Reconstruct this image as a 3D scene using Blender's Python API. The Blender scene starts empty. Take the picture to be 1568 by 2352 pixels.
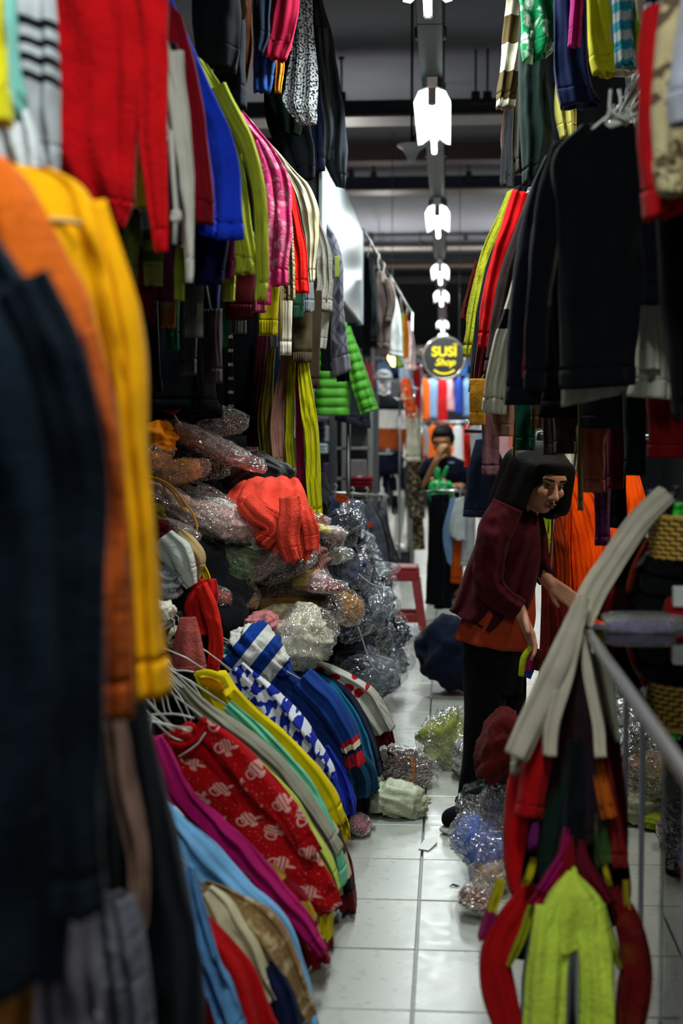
import bpy, math, random
import numpy as np
from mathutils import Vector, Matrix

SC = bpy.context.scene
COL = SC.collection

# ------------------------------------------------------------------ camera
FPX = 2352 * 50.0 / 36.0            # focal length in pixels of the 1568x2352 frame
EYE = 1.39
PITCH = math.atan(191 / FPX)
YAW = math.atan(243 * math.cos(PITCH) / FPX)
cam_d = bpy.data.cameras.new('camera'); cam = bpy.data.objects.new('camera', cam_d); COL.objects.link(cam)
cam.location = (0, 0, EYE); cam.rotation_euler = (math.pi / 2 - PITCH, 0, YAW)
cam_d.sensor_fit = 'VERTICAL'; cam_d.sensor_height = 36; cam_d.sensor_width = 24; cam_d.lens = 50
cam_d.clip_start = 0.05; cam_d.clip_end = 200
cam_d.dof.use_dof = True; cam_d.dof.focus_distance = 5.2; cam_d.dof.aperture_fstop = 2.4
SC.camera = cam
# ------------------------------------------------------------------ world, exposure
w = bpy.data.worlds.new('hall_air'); SC.world = w; w.use_nodes = True
w.node_tree.nodes['Background'].inputs[0].default_value = (0.42, 0.62, 0.72, 1)
w.node_tree.nodes['Background'].inputs[1].default_value = 0.05
SC.view_settings.view_transform = 'Standard'; SC.view_settings.look = 'None'
SC.view_settings.gamma = 1.0; SC.view_settings.exposure = 0.3
SC.view_settings.use_curve_mapping = False
SC.cycles.use_denoising = True
SC.cycles.max_bounces = 5; SC.cycles.diffuse_bounces = 2; SC.cycles.glossy_bounces = 2
SC.cycles.transparent_max_bounces = 8; SC.cycles.transmission_bounces = 4
SC.cycles.sample_clamp_indirect = 4.0
TUBE_POWER = 36.0       # watts of each fluorescent fitting
TUBE_GLOW = 14.0
SIDE_POWER = 22.0
STALL_POWER = 26.0

# ------------------------------------------------------------------ photograph to world
ROT = cam.rotation_euler.to_matrix()
def ray(px, py):
    return ROT @ Vector(((px - 784) / FPX, -(py - 1176) / FPX, -1.0))
def at(px, py, Y):
    d = ray(px, py); k = Y / d.y
    return np.array([d.x * k, Y, EYE + d.z * k])
def atz(px, py, z):
    d = ray(px, py); k = (z - EYE) / d.z
    return np.array([d.x * k, d.y * k, z])

def lin(h):
    if not isinstance(h, str): return tuple(h)
    v = [int(h[i:i + 2], 16) / 255 for i in (0, 2, 4)]
    return tuple(c / 12.92 if c <= .04045 else ((c + .055) / 1.055) ** 2.4 for c in v)

# ------------------------------------------------------------------ noise
def _h(i, j, k, s):
    n = (i * 374761393 + j * 668265263 + k * 2147483647 + s * 1274126177) & 0xffffffff
    n = ((n ^ (n >> 13)) * 1274126177) & 0xffffffff
    return ((n ^ (n >> 16)) & 0xffff) / 32767.5 - 1.0
def vn(P, s=0):
    P = np.asarray(P, float); I = np.floor(P).astype(np.int64); F = P - I; F = F * F * (3 - 2 * F)
    r = 0
    for a in (0, 1):
        wa = F[..., 0] if a else 1 - F[..., 0]
        for b in (0, 1):
            wb = F[..., 1] if b else 1 - F[..., 1]
            for c in (0, 1):
                wc = F[..., 2] if c else 1 - F[..., 2]
                r = r + wa * wb * wc * _h(I[..., 0] + a, I[..., 1] + b, I[..., 2] + c, s)
    return r
def fbm(P, s=0, o=3):
    r = 0; a = 1
    for k in range(o):
        r = r + a * vn(np.asarray(P) * 2 ** k, s + k * 17); a *= .5
    return r
_seed = [0]
def nseed():
    _seed[0] += 1; return _seed[0]

# ------------------------------------------------------------------ materials
MATS = {}
class NT:
    def __init__(s, name):
        s.m = bpy.data.materials.new(name); s.m.use_nodes = True; s.t = s.m.node_tree
        s.b = s.t.nodes['Principled BSDF']; s.out = s.t.nodes['Material Output']
    def n(s, typ, **kw):
        nd = s.t.nodes.new(typ)
        for k, v in kw.items(): setattr(nd, k, v)
        return nd
    def put(s, sock, v):
        if hasattr(v, 'is_output') or isinstance(v, bpy.types.NodeSocket): s.t.links.new(v, sock)
        else: sock.default_value = v
    def math(s, op, a, b=0.0, c=0.0):
        nd = s.n('ShaderNodeMath', operation=op)
        for i, v in enumerate((a, b, c)): s.put(nd.inputs[i], v)
        return nd.outputs[0]
    def mix(s, f, a, b):
        nd = s.n('ShaderNodeMix', data_type='RGBA')
        s.put(nd.inputs[0], f); s.put(nd.inputs[6], a); s.put(nd.inputs[7], b)
        return nd.outputs[2]
    def noise(s, vec, scale, detail=3, dist=0):
        nd = s.n('ShaderNodeTexNoise'); s.put(nd.inputs['Vector'], vec)
        nd.inputs['Scale'].default_value = scale; nd.inputs['Detail'].default_value = detail
        nd.inputs['Distortion'].default_value = dist
        return nd.outputs[0]
    def vor(s, vec, scale, rnd=1.0, feature='F1'):
        nd = s.n('ShaderNodeTexVoronoi', feature=feature); nd.voronoi_dimensions = '2D'
        s.put(nd.inputs['Vector'], vec); nd.inputs['Scale'].default_value = scale
        nd.inputs['Randomness'].default_value = rnd
        return nd
def rgba(c): return (*lin(c), 1.0)

def M(col, kind='plain', col2='ffffff', p=.04, rough=.93, rib=0.0, col3=None):
    """cloth: kind is the pattern, p its period in metres, rib the period of raised wales"""
    key = ('c', str(col), kind, str(col2), str(p), rough, rib, str(col3))
    if key in MATS: return MATS[key]
    T = NT('cloth_' + kind); t = T
    uv = T.n('ShaderNodeUVMap').outputs[0]
    sep = T.n('ShaderNodeSeparateXYZ'); T.put(sep.inputs[0], uv); u, v = sep.outputs[0], sep.outputs[1]
    c = rgba(col); c2 = rgba(col2); c3 = rgba(col3) if col3 else None
    lo = T.noise(uv, 11, 4); fine = T.noise(uv, 330, 2)
    base = c; mask = None
    fr = lambda x, per: T.math('FRACT', T.math('MULTIPLY', x, 1.0 / per))
    if kind == 'stripe': mask = T.math('LESS_THAN', fr(v, p), .5)
    elif kind == 'vstripe': mask = T.math('LESS_THAN', fr(u, p), .5)
    elif kind == 'line': mask = T.math('LESS_THAN', fr(v, p), .22)
    elif kind == 'check':
        mask = T.math('MULTIPLY', T.math('LESS_THAN', fr(v, p), .5), T.math('LESS_THAN', fr(u, p * 1.3), .5))
    elif kind == 'chevron':
        vv = T.math('ADD', v, T.math('MULTIPLY', T.math('PINGPONG', u, p), .8))
        mask = T.math('LESS_THAN', fr(vv, p), .42)
    elif kind == 'dots':
        mask = T.math('LESS_THAN', T.vor(uv, 1 / p, .4).outputs['Distance'], .33)
    elif kind == 'argyle':
        a = T.math('LESS_THAN', fr(T.math('ADD', T.math('MULTIPLY', u, 1.7), v), p), .5)
        b = T.math('LESS_THAN', fr(T.math('SUBTRACT', T.math('MULTIPLY', u, 1.7), v), p), .5)
        mask = T.math('MULTIPLY', a, b)
        la = T.math('LESS_THAN', T.math('ABSOLUTE', T.math('SUBTRACT', fr(T.math('ADD', T.math('MULTIPLY', u, 1.7), v), p), .75)), .025)
        lb = T.math('LESS_THAN', T.math('ABSOLUTE', T.math('SUBTRACT', fr(T.math('SUBTRACT', T.math('MULTIPLY', u, 1.7), v), p), .75)), .025)
        mask = T.math('MAXIMUM', mask, T.math('MAXIMUM', la, lb))
    elif kind == 'snow':
        s1 = T.math('MULTIPLY', T.math('SINE', T.math('MULTIPLY', u, 6.283 / p)), T.math('SINE', T.math('MULTIPLY', v, 6.283 / p)))
        s2 = T.math('SINE', T.math('MULTIPLY', T.math('ADD', u, v), 6.283 * 2.2 / p))
        n = T.noise(uv, 55, 2)
        mask = T.math('GREATER_THAN', T.math('ADD', T.math('ADD', s1, T.math('MULTIPLY', s2, .35)), T.math('MULTIPLY', T.math('SUBTRACT', n, .5), 3.0)), 0.0)
    elif kind == 'speckle': mask = T.math('GREATER_THAN', T.noise(uv, 1 / p, 2), .53)
    elif kind == 'mohair':
        r = T.n('ShaderNodeValToRGB'); T.put(r.inputs[0], T.noise(uv, 1 / p, 3, 1.2))
        r.color_ramp.elements[0].position = .5; r.color_ramp.elements[1].position = .64
        mask = T.math('MULTIPLY', r.outputs[0], .8)
    elif kind == 'leopard':
        n = T.noise(uv, 1 / p, 3, .5)
        mask = T.math('MULTIPLY', T.math('GREATER_THAN', n, .55), T.math('GREATER_THAN', T.noise(uv, 2.4 / p, 1), .42))
    elif kind == 'camo':
        n = T.noise(uv, 1 / p, 2); mask = T.math('GREATER_THAN', n, .5)
        if c3: base = T.mix(T.math('GREATER_THAN', T.noise(uv, .7 / p, 1), .55), c, c3)
    elif kind == 'pitcher':
        vo = T.vor(uv, 1 / p, .5)
        d = T.n('ShaderNodeVectorMath', operation='SUBTRACT'); T.put(d.inputs[0], uv)
        ps = T.n('ShaderNodeVectorMath', operation='SCALE'); T.put(ps.inputs[0], vo.outputs['Position']); ps.inputs[3].default_value = 1.0
        T.put(d.inputs[1], ps.outputs[0])
        sc_ = T.n('ShaderNodeVectorMath', operation='SCALE'); T.put(sc_.inputs[0], d.outputs[0]); sc_.inputs[3].default_value = 1 / p
        rt = T.n('ShaderNodeVectorRotate', rotation_type='Z_AXIS'); T.put(rt.inputs['Vector'], sc_.outputs[0])
        sc2 = T.n('ShaderNodeSeparateColor'); T.put(sc2.inputs[0], vo.outputs['Color'])
        T.put(rt.inputs['Angle'], T.math('MULTIPLY', T.math('SUBTRACT', sc2.outputs[0], .5), 1.6))
        q = T.n('ShaderNodeSeparateXYZ'); T.put(q.inputs[0], rt.outputs[0]); x, y = q.outputs[0], q.outputs[1]
        def ell(cx, cy, rx, ry):
            ex = T.math('MULTIPLY', T.math('SUBTRACT', x, cx), 1 / rx); ey = T.math('MULTIPLY', T.math('SUBTRACT', y, cy), 1 / ry)
            return T.math('SQRT', T.math('ADD', T.math('MULTIPLY', ex, ex), T.math('MULTIPLY', ey, ey)))
        body = T.math('LESS_THAN', ell(0, 0, .19, .22), 1)
        grain = T.math('GREATER_THAN', T.math('SINE', T.math('MULTIPLY', x, 60)), -.55)
        body = T.math('MULTIPLY', body, grain)
        hd = T.math('LESS_THAN', T.math('ABSOLUTE', T.math('SUBTRACT', ell(-.2, .02, .16, .16), .85)), .18)
        lid = T.math('LESS_THAN', ell(.02, .27, .1, .07), 1); sp = T.math('LESS_THAN', ell(.24, .1, .13, .05), 1)
        mask = T.math('MAXIMUM', T.math('MAXIMUM', body, hd), T.math('MAXIMUM', lid, sp))
        dust = T.math('GREATER_THAN', T.noise(uv, 130, 1), .69)
        mask = T.math('MAXIMUM', T.math('MULTIPLY', mask, .85), T.math('MULTIPLY', dust, .45))
    elif kind == 'bands':        # p = list of (upper end in metres, colour)
        base = rgba(p[-1][1])
        for lim, cc in reversed(p[:-1]):
            base = T.mix(T.math('LESS_THAN', v, lim), base, rgba(cc))
    elif kind == 'denim':
        mask = T.math('MULTIPLY', T.noise(uv, 260, 2), .6); c2 = tuple(min(1, x * 1.9 + .02) for x in c[:3]) + (1,)
    if mask is not None: base = T.mix(mask, base, c2)
    mu = T.n('ShaderNodeMix', data_type='RGBA', blend_type='MULTIPLY'); T.put(mu.inputs[0], .9); T.put(mu.inputs[6], base)
    rmp = T.n('ShaderNodeMapRange'); T.put(rmp.inputs[0], T.math('ADD', T.math('MULTIPLY', lo, .6), T.math('MULTIPLY', fine, .4)))
    rmp.inputs[1].default_value = .3; rmp.inputs[2].default_value = .7; rmp.inputs[3].default_value = .68; rmp.inputs[4].default_value = 1.12
    T.put(mu.inputs[7], rmp.outputs[0])
    T.put(T.b.inputs['Base Color'], mu.outputs[2])
    T.b.inputs['Roughness'].default_value = rough
    T.b.inputs['Specular IOR Level'].default_value = .06 if rough > .8 else .4
    T.b.inputs['Sheen Weight'].default_value = .03; T.b.inputs['Sheen Roughness'].default_value = .5
    h = T.math('ADD', T.math('MULTIPLY', fine, .35), T.math('MULTIPLY', lo, .6))
    if rib:
        wv = T.math('SINE', T.math('MULTIPLY', T.math('ADD', u, T.math('MULTIPLY', T.math('SUBTRACT', T.noise(uv, 14, 1), .5), rib * .8)), 6.283 / rib))
        h = T.math('ADD', h, T.math('MULTIPLY', wv, .55))
    if kind in ('mohair', 'cable', 'fuzzy'):
        h = T.math('ADD', h, T.math('MULTIPLY', T.noise(uv, 70, 3, .8), 1.6))
    bp = T.n('ShaderNodeBump'); bp.inputs['Strength'].default_value = .55; bp.inputs['Distance'].default_value = .006
    T.put(bp.inputs['Height'], h); T.put(T.b.inputs['Normal'], bp.outputs[0])
    MATS[key] = T.m
    return T.m

def plastic(tint='ffffff', haze=.07, rough=.12, gloss=1.0):
    """thin clear crinkled polybag film"""
    key = ('p', tint, haze, rough, gloss)
    if key in MATS: return MATS[key]
    T = NT('clear_plastic_film')
    tr = T.n('ShaderNodeBsdfTransparent'); tr.inputs[0].default_value = (*[min(1, .93 + .07 * x) for x in lin(tint)], 1)
    gl = T.n('ShaderNodeBsdfGlossy'); gl.inputs['Roughness'].default_value = rough; gl.inputs[0].default_value = (1, 1, 1, 1)
    df = T.n('ShaderNodeBsdfDiffuse'); df.inputs[0].default_value = (*lin(tint), 1)
    geo = T.n('ShaderNodeNewGeometry').outputs['Position']
    n1 = T.noise(geo, 26, 2, 2.2); n2 = T.noise(geo, 85, 1, 1)
    bp = T.n('ShaderNodeBump'); bp.inputs['Strength'].default_value = 1.0; bp.inputs['Distance'].default_value = .03
    T.put(bp.inputs['Height'], T.math('ADD', n1, T.math('MULTIPLY', n2, .16)))
    T.put(gl.inputs['Normal'], bp.outputs[0])
    fr = T.n('ShaderNodeFresnel'); fr.inputs[0].default_value = 1.5; T.put(fr.inputs['Normal'], bp.outputs[0])
    m1 = T.n('ShaderNodeMixShader'); T.put(m1.inputs[0], T.math('MINIMUM', T.math('MULTIPLY', fr.outputs[0], gloss * .6), .6))
    T.put(m1.inputs[1], tr.outputs[0]); T.put(m1.inputs[2], gl.outputs[0])
    m2 = T.n('ShaderNodeMixShader'); m2.inputs[0].default_value = haze
    T.put(m2.inputs[1], m1.outputs[0]); T.put(m2.inputs[2], df.outputs[0])
    T.put(T.out.inputs[0], m2.outputs[0])
    MATS[key] = T.m
    return T.m

def solid(col, rough=.5, metal=0.0, bump=0.0, scale=40, var=.15, emit=0.0, spec=.5, coat=0.0, name='surface'):
    key = ('s', str(col), rough, metal, bump, scale, var, emit, spec, coat, name)
    if key in MATS: return MATS[key]
    T = NT(name); c = rgba(col)
    tc = T.n('ShaderNodeTexCoord').outputs['Object']
    n = T.noise(tc, scale, 4)
    dk = tuple(x * (1 - var * 1.6) for x in c[:3]) + (1,)
    T.put(T.b.inputs['Base Color'], T.mix(n, dk, tuple(min(1, x * (1 + var * .6)) for x in c[:3]) + (1,)))
    T.b.inputs['Roughness'].default_value = rough; T.b.inputs['Metallic'].default_value = metal
    T.b.inputs['Specular IOR Level'].default_value = spec; T.b.inputs['Coat Weight'].default_value = coat
    if bump:
        bp = T.n('ShaderNodeBump'); bp.inputs['Strength'].default_value = bump; bp.inputs['Distance'].default_value = .01
        T.put(bp.inputs['Height'], n); T.put(T.b.inputs['Normal'], bp.outputs[0])
    if emit:
        T.b.inputs['Emission Color'].default_value = c; T.b.inputs['Emission Strength'].default_value = emit
    MATS[key] = T.m
    return T.m

# ------------------------------------------------------------------ meshes
def mk_obj(name, V, F, mat=None, UV=None, smooth=True, parent=None, loc=(0, 0, 0)):
    me = bpy.data.meshes.new(name)
    V = np.asarray(V, float) - np.asarray(loc, float)
    me.from_pydata(V.tolist(), [], F)
    if UV is not None:
        li = np.zeros(len(me.loops), np.int32); me.loops.foreach_get('vertex_index', li)
        lay = me.uv_layers.new(name='UVMap'); lay.data.foreach_set('uv', np.asarray(UV, float)[li].ravel())
    if smooth: me.polygons.foreach_set('use_smooth', [True] * len(me.polygons))
    if mat: me.materials.append(mat)
    o = bpy.data.objects.new(name, me); COL.objects.link(o)
    if parent is not None: o.parent = parent
    else: o.location = loc
    return o

def box(c, s, bevel=.0, rz=0.0):
    """bevel-edged box as (V, F); c centre, s full size"""
    x, y, z = [k / 2 for k in s]; b = min(bevel, x * .9, y * .9, z * .9)
    if b <= 0:
        V = [(i * x, j * y, k * z) for i in (-1, 1) for j in (-1, 1) for k in (-1, 1)]
        F = [(0, 1, 3, 2), (4, 6, 7, 5), (0, 4, 5, 1), (2, 3, 7, 6), (0, 2, 6, 4), (1, 5, 7, 3)]
    else:
        V = []; F = []; idx = {}
        for i in (-1, 1):
            for j in (-1, 1):
                for k in (-1, 1):
                    idx[i, j, k] = len(V)
                    V += [(i * x, j * (y - b), k * (z - b)), (i * (x - b), j * y, k * (z - b)), (i * (x - b), j * (y - b), k * z)]
        for a in range(3):
            for s_ in (-1, 1):
                q = []
                for (m, n) in ((-1, -1), (1, -1), (1, 1), (-1, 1)):
                    t = [0, 0, 0]; t[a] = s_; t[(a + 1) % 3] = m; t[(a + 2) % 3] = n
                    q.append(idx[tuple(t)] + a)
                F.append(tuple(q) if s_ > 0 else tuple(q[::-1]))
        for a in range(3):
            b1, c1 = (a + 1) % 3, (a + 2) % 3
            for m in (-1, 1):
                for n in (-1, 1):
                    t0 = [0, 0, 0]; t0[a] = -1; t0[b1] = m; t0[c1] = n; t1 = list(t0); t1[a] = 1
                    i0, i1 = idx[tuple(t0)], idx[tuple(t1)]
                    q = (i0 + b1, i1 + b1, i1 + c1, i0 + c1)
                    F.append(q if m * n > 0 else q[::-1])
        for (i, j, k), s0 in idx.items():
            F.append((s0, s0 + 1, s0 + 2) if i * j * k > 0 else (s0 + 2, s0 + 1, s0))
    V = np.array(V)
    if rz:
        cr, sr = math.cos(rz), math.sin(rz); V = np.stack([V[:, 0] * cr - V[:, 1] * sr, V[:, 0] * sr + V[:, 1] * cr, V[:, 2]], 1)
    return V + np.array(c), F

def tube(pts, r, n=8, closed=False, cap=True):
    """round tube along 3-D points; r number or list"""
    P = np.array(pts, float); m = len(P); R = np.full(m, r) if np.isscalar(r) else np.array(r, float)
    T = np.gradient(P, axis=0); T /= np.linalg.norm(T, axis=1)[:, None] + 1e-9
    up = np.array([0, 0, 1.0]) if abs(T[0, 2]) < .9 else np.array([1.0, 0, 0])
    V = []; 
    N = np.cross(T[0], up); N /= np.linalg.norm(N)
    for i in range(m):
        N = N - T[i] * N.dot(T[i]); N /= np.linalg.norm(N) + 1e-9; B = np.cross(T[i], N)
        for k in range(n):
            a = 2 * math.pi * k / n; V.append(P[i] + R[i] * (math.cos(a) * N + math.sin(a) * B))
    F = [(i * n + k, i * n + (k + 1) % n, (i + 1) * n + (k + 1) % n, (i + 1) * n + k) for i in range(m - 1) for k in range(n)]
    if cap: F += [tuple(range(n))[::-1], tuple((m - 1) * n + k for k in range(n))]
    return np.array(V), F

def join(*ms):
    V = []; F = []; o = 0
    for v, f in ms:
        V.append(np.asarray(v)); F += [tuple(i + o for i in q) for q in f]; o += len(v)
    return np.concatenate(V), F

def cr(P, n):
    """Catmull-Rom resample of the rows of P"""
    P = np.asarray(P, float); m = len(P)
    if m == 2: 
        t = np.linspace(0, 1, n)[:, None]; return P[0] * (1 - t) + P[1] * t
    d = np.r_[0, np.cumsum(np.linalg.norm(np.diff((P[:, :3] + P[:, 3:6]) / 2 if P.shape[1] >= 6 else P, axis=0), axis=1) + 1e-6)]
    s = np.linspace(0, d[-1], n); i = np.clip(np.searchsorted(d, s, 'right') - 1, 0, m - 2); t = ((s - d[i]) / (d[i + 1] - d[i]))[:, None]
    E = np.vstack([2 * P[0] - P[1], P, 2 * P[-1] - P[-2]])
    p0, p1, p2, p3 = E[i], E[i + 1], E[i + 2], E[i + 3]
    return .5 * (2 * p1 + (p2 - p0) * t + (2 * p0 - 5 * p1 + 4 * p2 - p3) * t ** 2 + (3 * p1 - p0 - 3 * p2 + p3) * t ** 3)

def R(Y, *a):
    """rows from left and right edge points in picture pixels: xl,yl,xr,yr ...; Y one depth or (first, last)"""
    n = len(a) // 4; ys = np.linspace(*(Y if isinstance(Y, (tuple, list)) else (Y, Y)), n)
    return np.array([np.r_[at(a[4 * i], a[4 * i + 1], ys[i]), at(a[4 * i + 2], a[4 * i + 3], ys[i])] for i in range(n)])
def C(Y, *a):
    """rows from centre points and widths in picture pixels: x,y,w ..."""
    n = len(a) // 3; X = np.array(a, float).reshape(n, 3); T = np.gradient(X[:, :2], axis=0); T /= np.linalg.norm(T, axis=1)[:, None]
    q = []
    for i in range(n):
        nx, ny = -T[i, 1], T[i, 0]; h = X[i, 2] / 2
        q += [X[i, 0] + nx * h, X[i, 1] + ny * h, X[i, 0] - nx * h, X[i, 1] - ny * h]
    return R(Y, *q)

def strip_mesh(rows, th=.03, nu=28, nt=30, fold=.012, nf=2.5, crump=.006, cs=9, sq=.8, quilt=None, seed=None, hollow=True, thin_top=.6, rnd=False, cut=None, crease=.007):
    seed = nseed() if seed is None else seed; rg = random.Random(seed * 7 + 3)
    Q = cr(rows, nt); PL, PR = Q[:, :3], Q[:, 3:6]; Cc = (PL + PR) / 2; A = (PR - PL) / 2; hw = np.linalg.norm(A, axis=1)
    T = np.gradient(Cc, axis=0); N = np.cross(A, T); N /= np.linalg.norm(N, axis=1)[:, None] + 1e-9
    flip = N[:, 1].mean() > 0
    if flip: N = -N
    t = np.linspace(0, 1, nt)
    thk = np.minimum(th, hw * (.95 if rnd else .85)) * (thin_top + (1 - thin_top) * np.minimum(1, t * 4))
    th_a = np.linspace(0, 2 * math.pi, nu, endpoint=False); c, s = np.cos(th_a), np.sin(th_a)
    x = np.sign(c) * np.abs(c) ** sq; z = np.sign(s) * np.abs(s) ** sq
    ph, ph2 = rg.random() * 6.28, rg.random() * 6.28
    V = Cc[:, None] + A[:, None] * x[None, :, None] + N[:, None] * (thk[:, None] * z[None])[..., None]
    L = np.r_[0, np.cumsum(np.linalg.norm(np.diff(Cc, axis=0), axis=1))]
    amp = fold * (.35 + .65 * t) * np.minimum(1, hw / (hw.max() + 1e-6) + .2)
    wob = fbm(np.stack([L * 2.3, np.full(nt, seed * 1.7), np.zeros(nt)], 1), seed, 2)
    xx = x[None] + .25 * wob[:, None]
    f = np.sin(xx * math.pi * nf + ph + wob[:, None] * 1.4) + .45 * np.sin(xx * math.pi * nf * 2.1 + ph2 - 1.1 * wob[:, None] + 2 * t[:, None])
    V += N[:, None] * (amp[:, None] * f)[..., None]
    if quilt:
        qa, qp = quilt; bl = np.abs(np.sin(L * math.pi / qp)) ** .5
        V += N[:, None] * (qa * bl[:, None] * z[None])[..., None] + A[:, None] * (.06 * bl[:, None] * x[None])[..., None]
    if crease:
        uu = (x[None] * hw[:, None]); Uv = np.stack([uu * 17 + .8 * wob[:, None] * 3, np.broadcast_to(L[:, None] * 4.2, uu.shape), np.broadcast_to(np.where(z > 0, 0., 5.)[None], uu.shape)], 2)
        rd = 1 - 2 * np.abs(vn(Uv, seed + 21)); rd2 = 1 - 2 * np.abs(vn(Uv * 1.9 + 7, seed + 23))
        V += N[:, None] * (crease * np.minimum(1, .3 + L[:, None] / .1) * (rd + .5 * rd2))[..., None]
    cn = fbm(V * cs, seed + 5, 3)
    V += N[:, None] * (crump * cn)[..., None] + (A / (hw[:, None] + 1e-6))[:, None] * (crump * .5 * fbm(V * cs + 31, seed + 9, 2))[..., None]
    UV = np.stack([np.broadcast_to(x[None] * hw[:, None], (nt, nu)), np.broadcast_to(L[:, None], (nt, nu))], 2)
    def build(i0, i1, sc=1.0, cap0=True, cap1=True):
        W = V[i0:i1].copy(); ctr = W.mean(1, keepdims=True); W = ctr + (W - ctr) * sc; m = i1 - i0
        rings = [W]; uvs = [UV[i0:i1]]
        if cap0:
            rings.insert(0, ctr[:1] + (W[:1] - ctr[:1]) * .55); uvs.insert(0, UV[i0:i0 + 1])
        if cap1:
            d = (W[-2].mean(0) - W[-1].mean(0)); d = d / (np.linalg.norm(d) + 1e-9)
            e = ctr[-1:] + (W[-1:] - ctr[-1:]) * .84
            rings.append(e); uvs.append(UV[i1 - 1:i1])
            if hollow: rings.append(ctr[-1:] + (W[-1:] - ctr[-1:]) * .74 + d * min(.03, hw[-1])); uvs.append(UV[i1 - 1:i1])
        W = np.concatenate(rings); U = np.concatenate(uvs); k = len(W)
        F = []
        for i in range(k - 1):
            for j in range(nu):
                j2 = (j + 1) % nu; q = (i * nu + j, i * nu + j2, (i + 1) * nu + j2, (i + 1) * nu + j)
                F.append(q if flip else q[::-1])
        F.append(tuple(range(nu))); F.append(tuple((k - 1) * nu + j for j in range(nu)))
        return W.reshape(-1, 3), F, U.reshape(-1, 2)
    if cut:
        k = max(2, int(np.searchsorted(L, L[-1] - cut))); k = min(k, nt - 2)
        return build(0, k + 1, 1.0, True, True), build(k, nt, 1.03, True, True)
    return build(0, nt)

def blob_mesh(c, w, h, d, rot=0.0, nu=56, nv=40, sq=.75, crump=.16, cs=2.2, fold=0.0, seed=None, tail=0.0, flat=False, yaw=0.0):
    """crumpled cloth or film lump; c centre, w h d full sizes in metres, rot in the picture plane"""
    seed = nseed() if seed is None else seed
    a = np.linspace(0, 2 * math.pi, nu, endpoint=False); b = np.linspace(-math.pi / 2, math.pi / 2, nv)
    pw = lambda x, e: np.sign(x) * np.abs(x) ** e
    X = pw(np.sin(b), sq)[:, None] * np.ones(nu); rr = pw(np.cos(b), sq)[:, None]
    Y = rr * pw(np.cos(a), sq)[None]; Z = rr * pw(np.sin(a), sq)[None]
    P = np.stack([X, Y, Z], 2); sz = np.array([w, d, h]) / 2; S = P * sz
    Nn = P / (np.linalg.norm(P, axis=2, keepdims=True) + 1e-9); mn = min(w, h, d) / 2
    q = S / mn * cs * .5 + seed * 3.7
    rid = 1 - 2 * np.abs(vn(q, seed)) ; rid2 = 1 - 2 * np.abs(vn(q * 2.3, seed + 3)); rid3 = vn(q * 5, seed + 4)
    S = S + Nn * (mn * crump * (rid + .6 * rid2 + .3 * (1 - 2 * np.abs(rid3)) + .2 * (1 - 2 * np.abs(vn(q * 9, seed + 6)))))[..., None]
    if fold:
        wv = P[..., 2] * 4.4 + P[..., 0] * 1.2 + 2.6 * vn(q * .55, seed + 8) + seed
        S = S + Nn * (mn * fold * (1 - 2 * np.abs(np.sin(wv))) + mn * fold * .5 * (1 - 2 * np.abs(np.sin(wv * 2.3 + 1))))[..., None]
    if tail:
        k = np.clip((P[..., 0] - .72) / .28, 0, 1)
        S[..., 0] += k * tail * w; sgn = np.sin(a * 7)[None] * .35 + 1
        S[..., 1] *= 1 - k * .55 * sgn * .9; S[..., 2] *= 1 + k * (.35 * sgn - .3)
    UV = np.stack([S[..., 0], S[..., 2]], 2)
    if yaw:
        cy, sy = math.cos(yaw), math.sin(yaw); S = np.stack([S[..., 0] * cy - S[..., 1] * sy, S[..., 0] * sy + S[..., 1] * cy, S[..., 2]], 2)
    c0, s0 = math.cos(rot), math.sin(rot)
    V = np.stack([S[..., 0] * c0 - S[..., 2] * s0, S[..., 1], S[..., 0] * s0 + S[..., 2] * c0], 2) + np.array(c)
    F = [(i * nu + j, i * nu + (j + 1) % nu, (i + 1) * nu + (j + 1) % nu, (i + 1) * nu + j) for i in range(nv - 1) for j in range(nu)]
    F = [q[::-1] for q in F]
    return V.reshape(-1, 3), F, UV.reshape(-1, 2)

# ------------------------------------------------------------------ things
def tag(o, label=None, cat=None, group=None, kind=None):
    if label: o['label'] = label
    if cat: o['category'] = cat
    if group: o['group'] = group
    if kind: o['kind'] = kind
    return o

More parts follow.
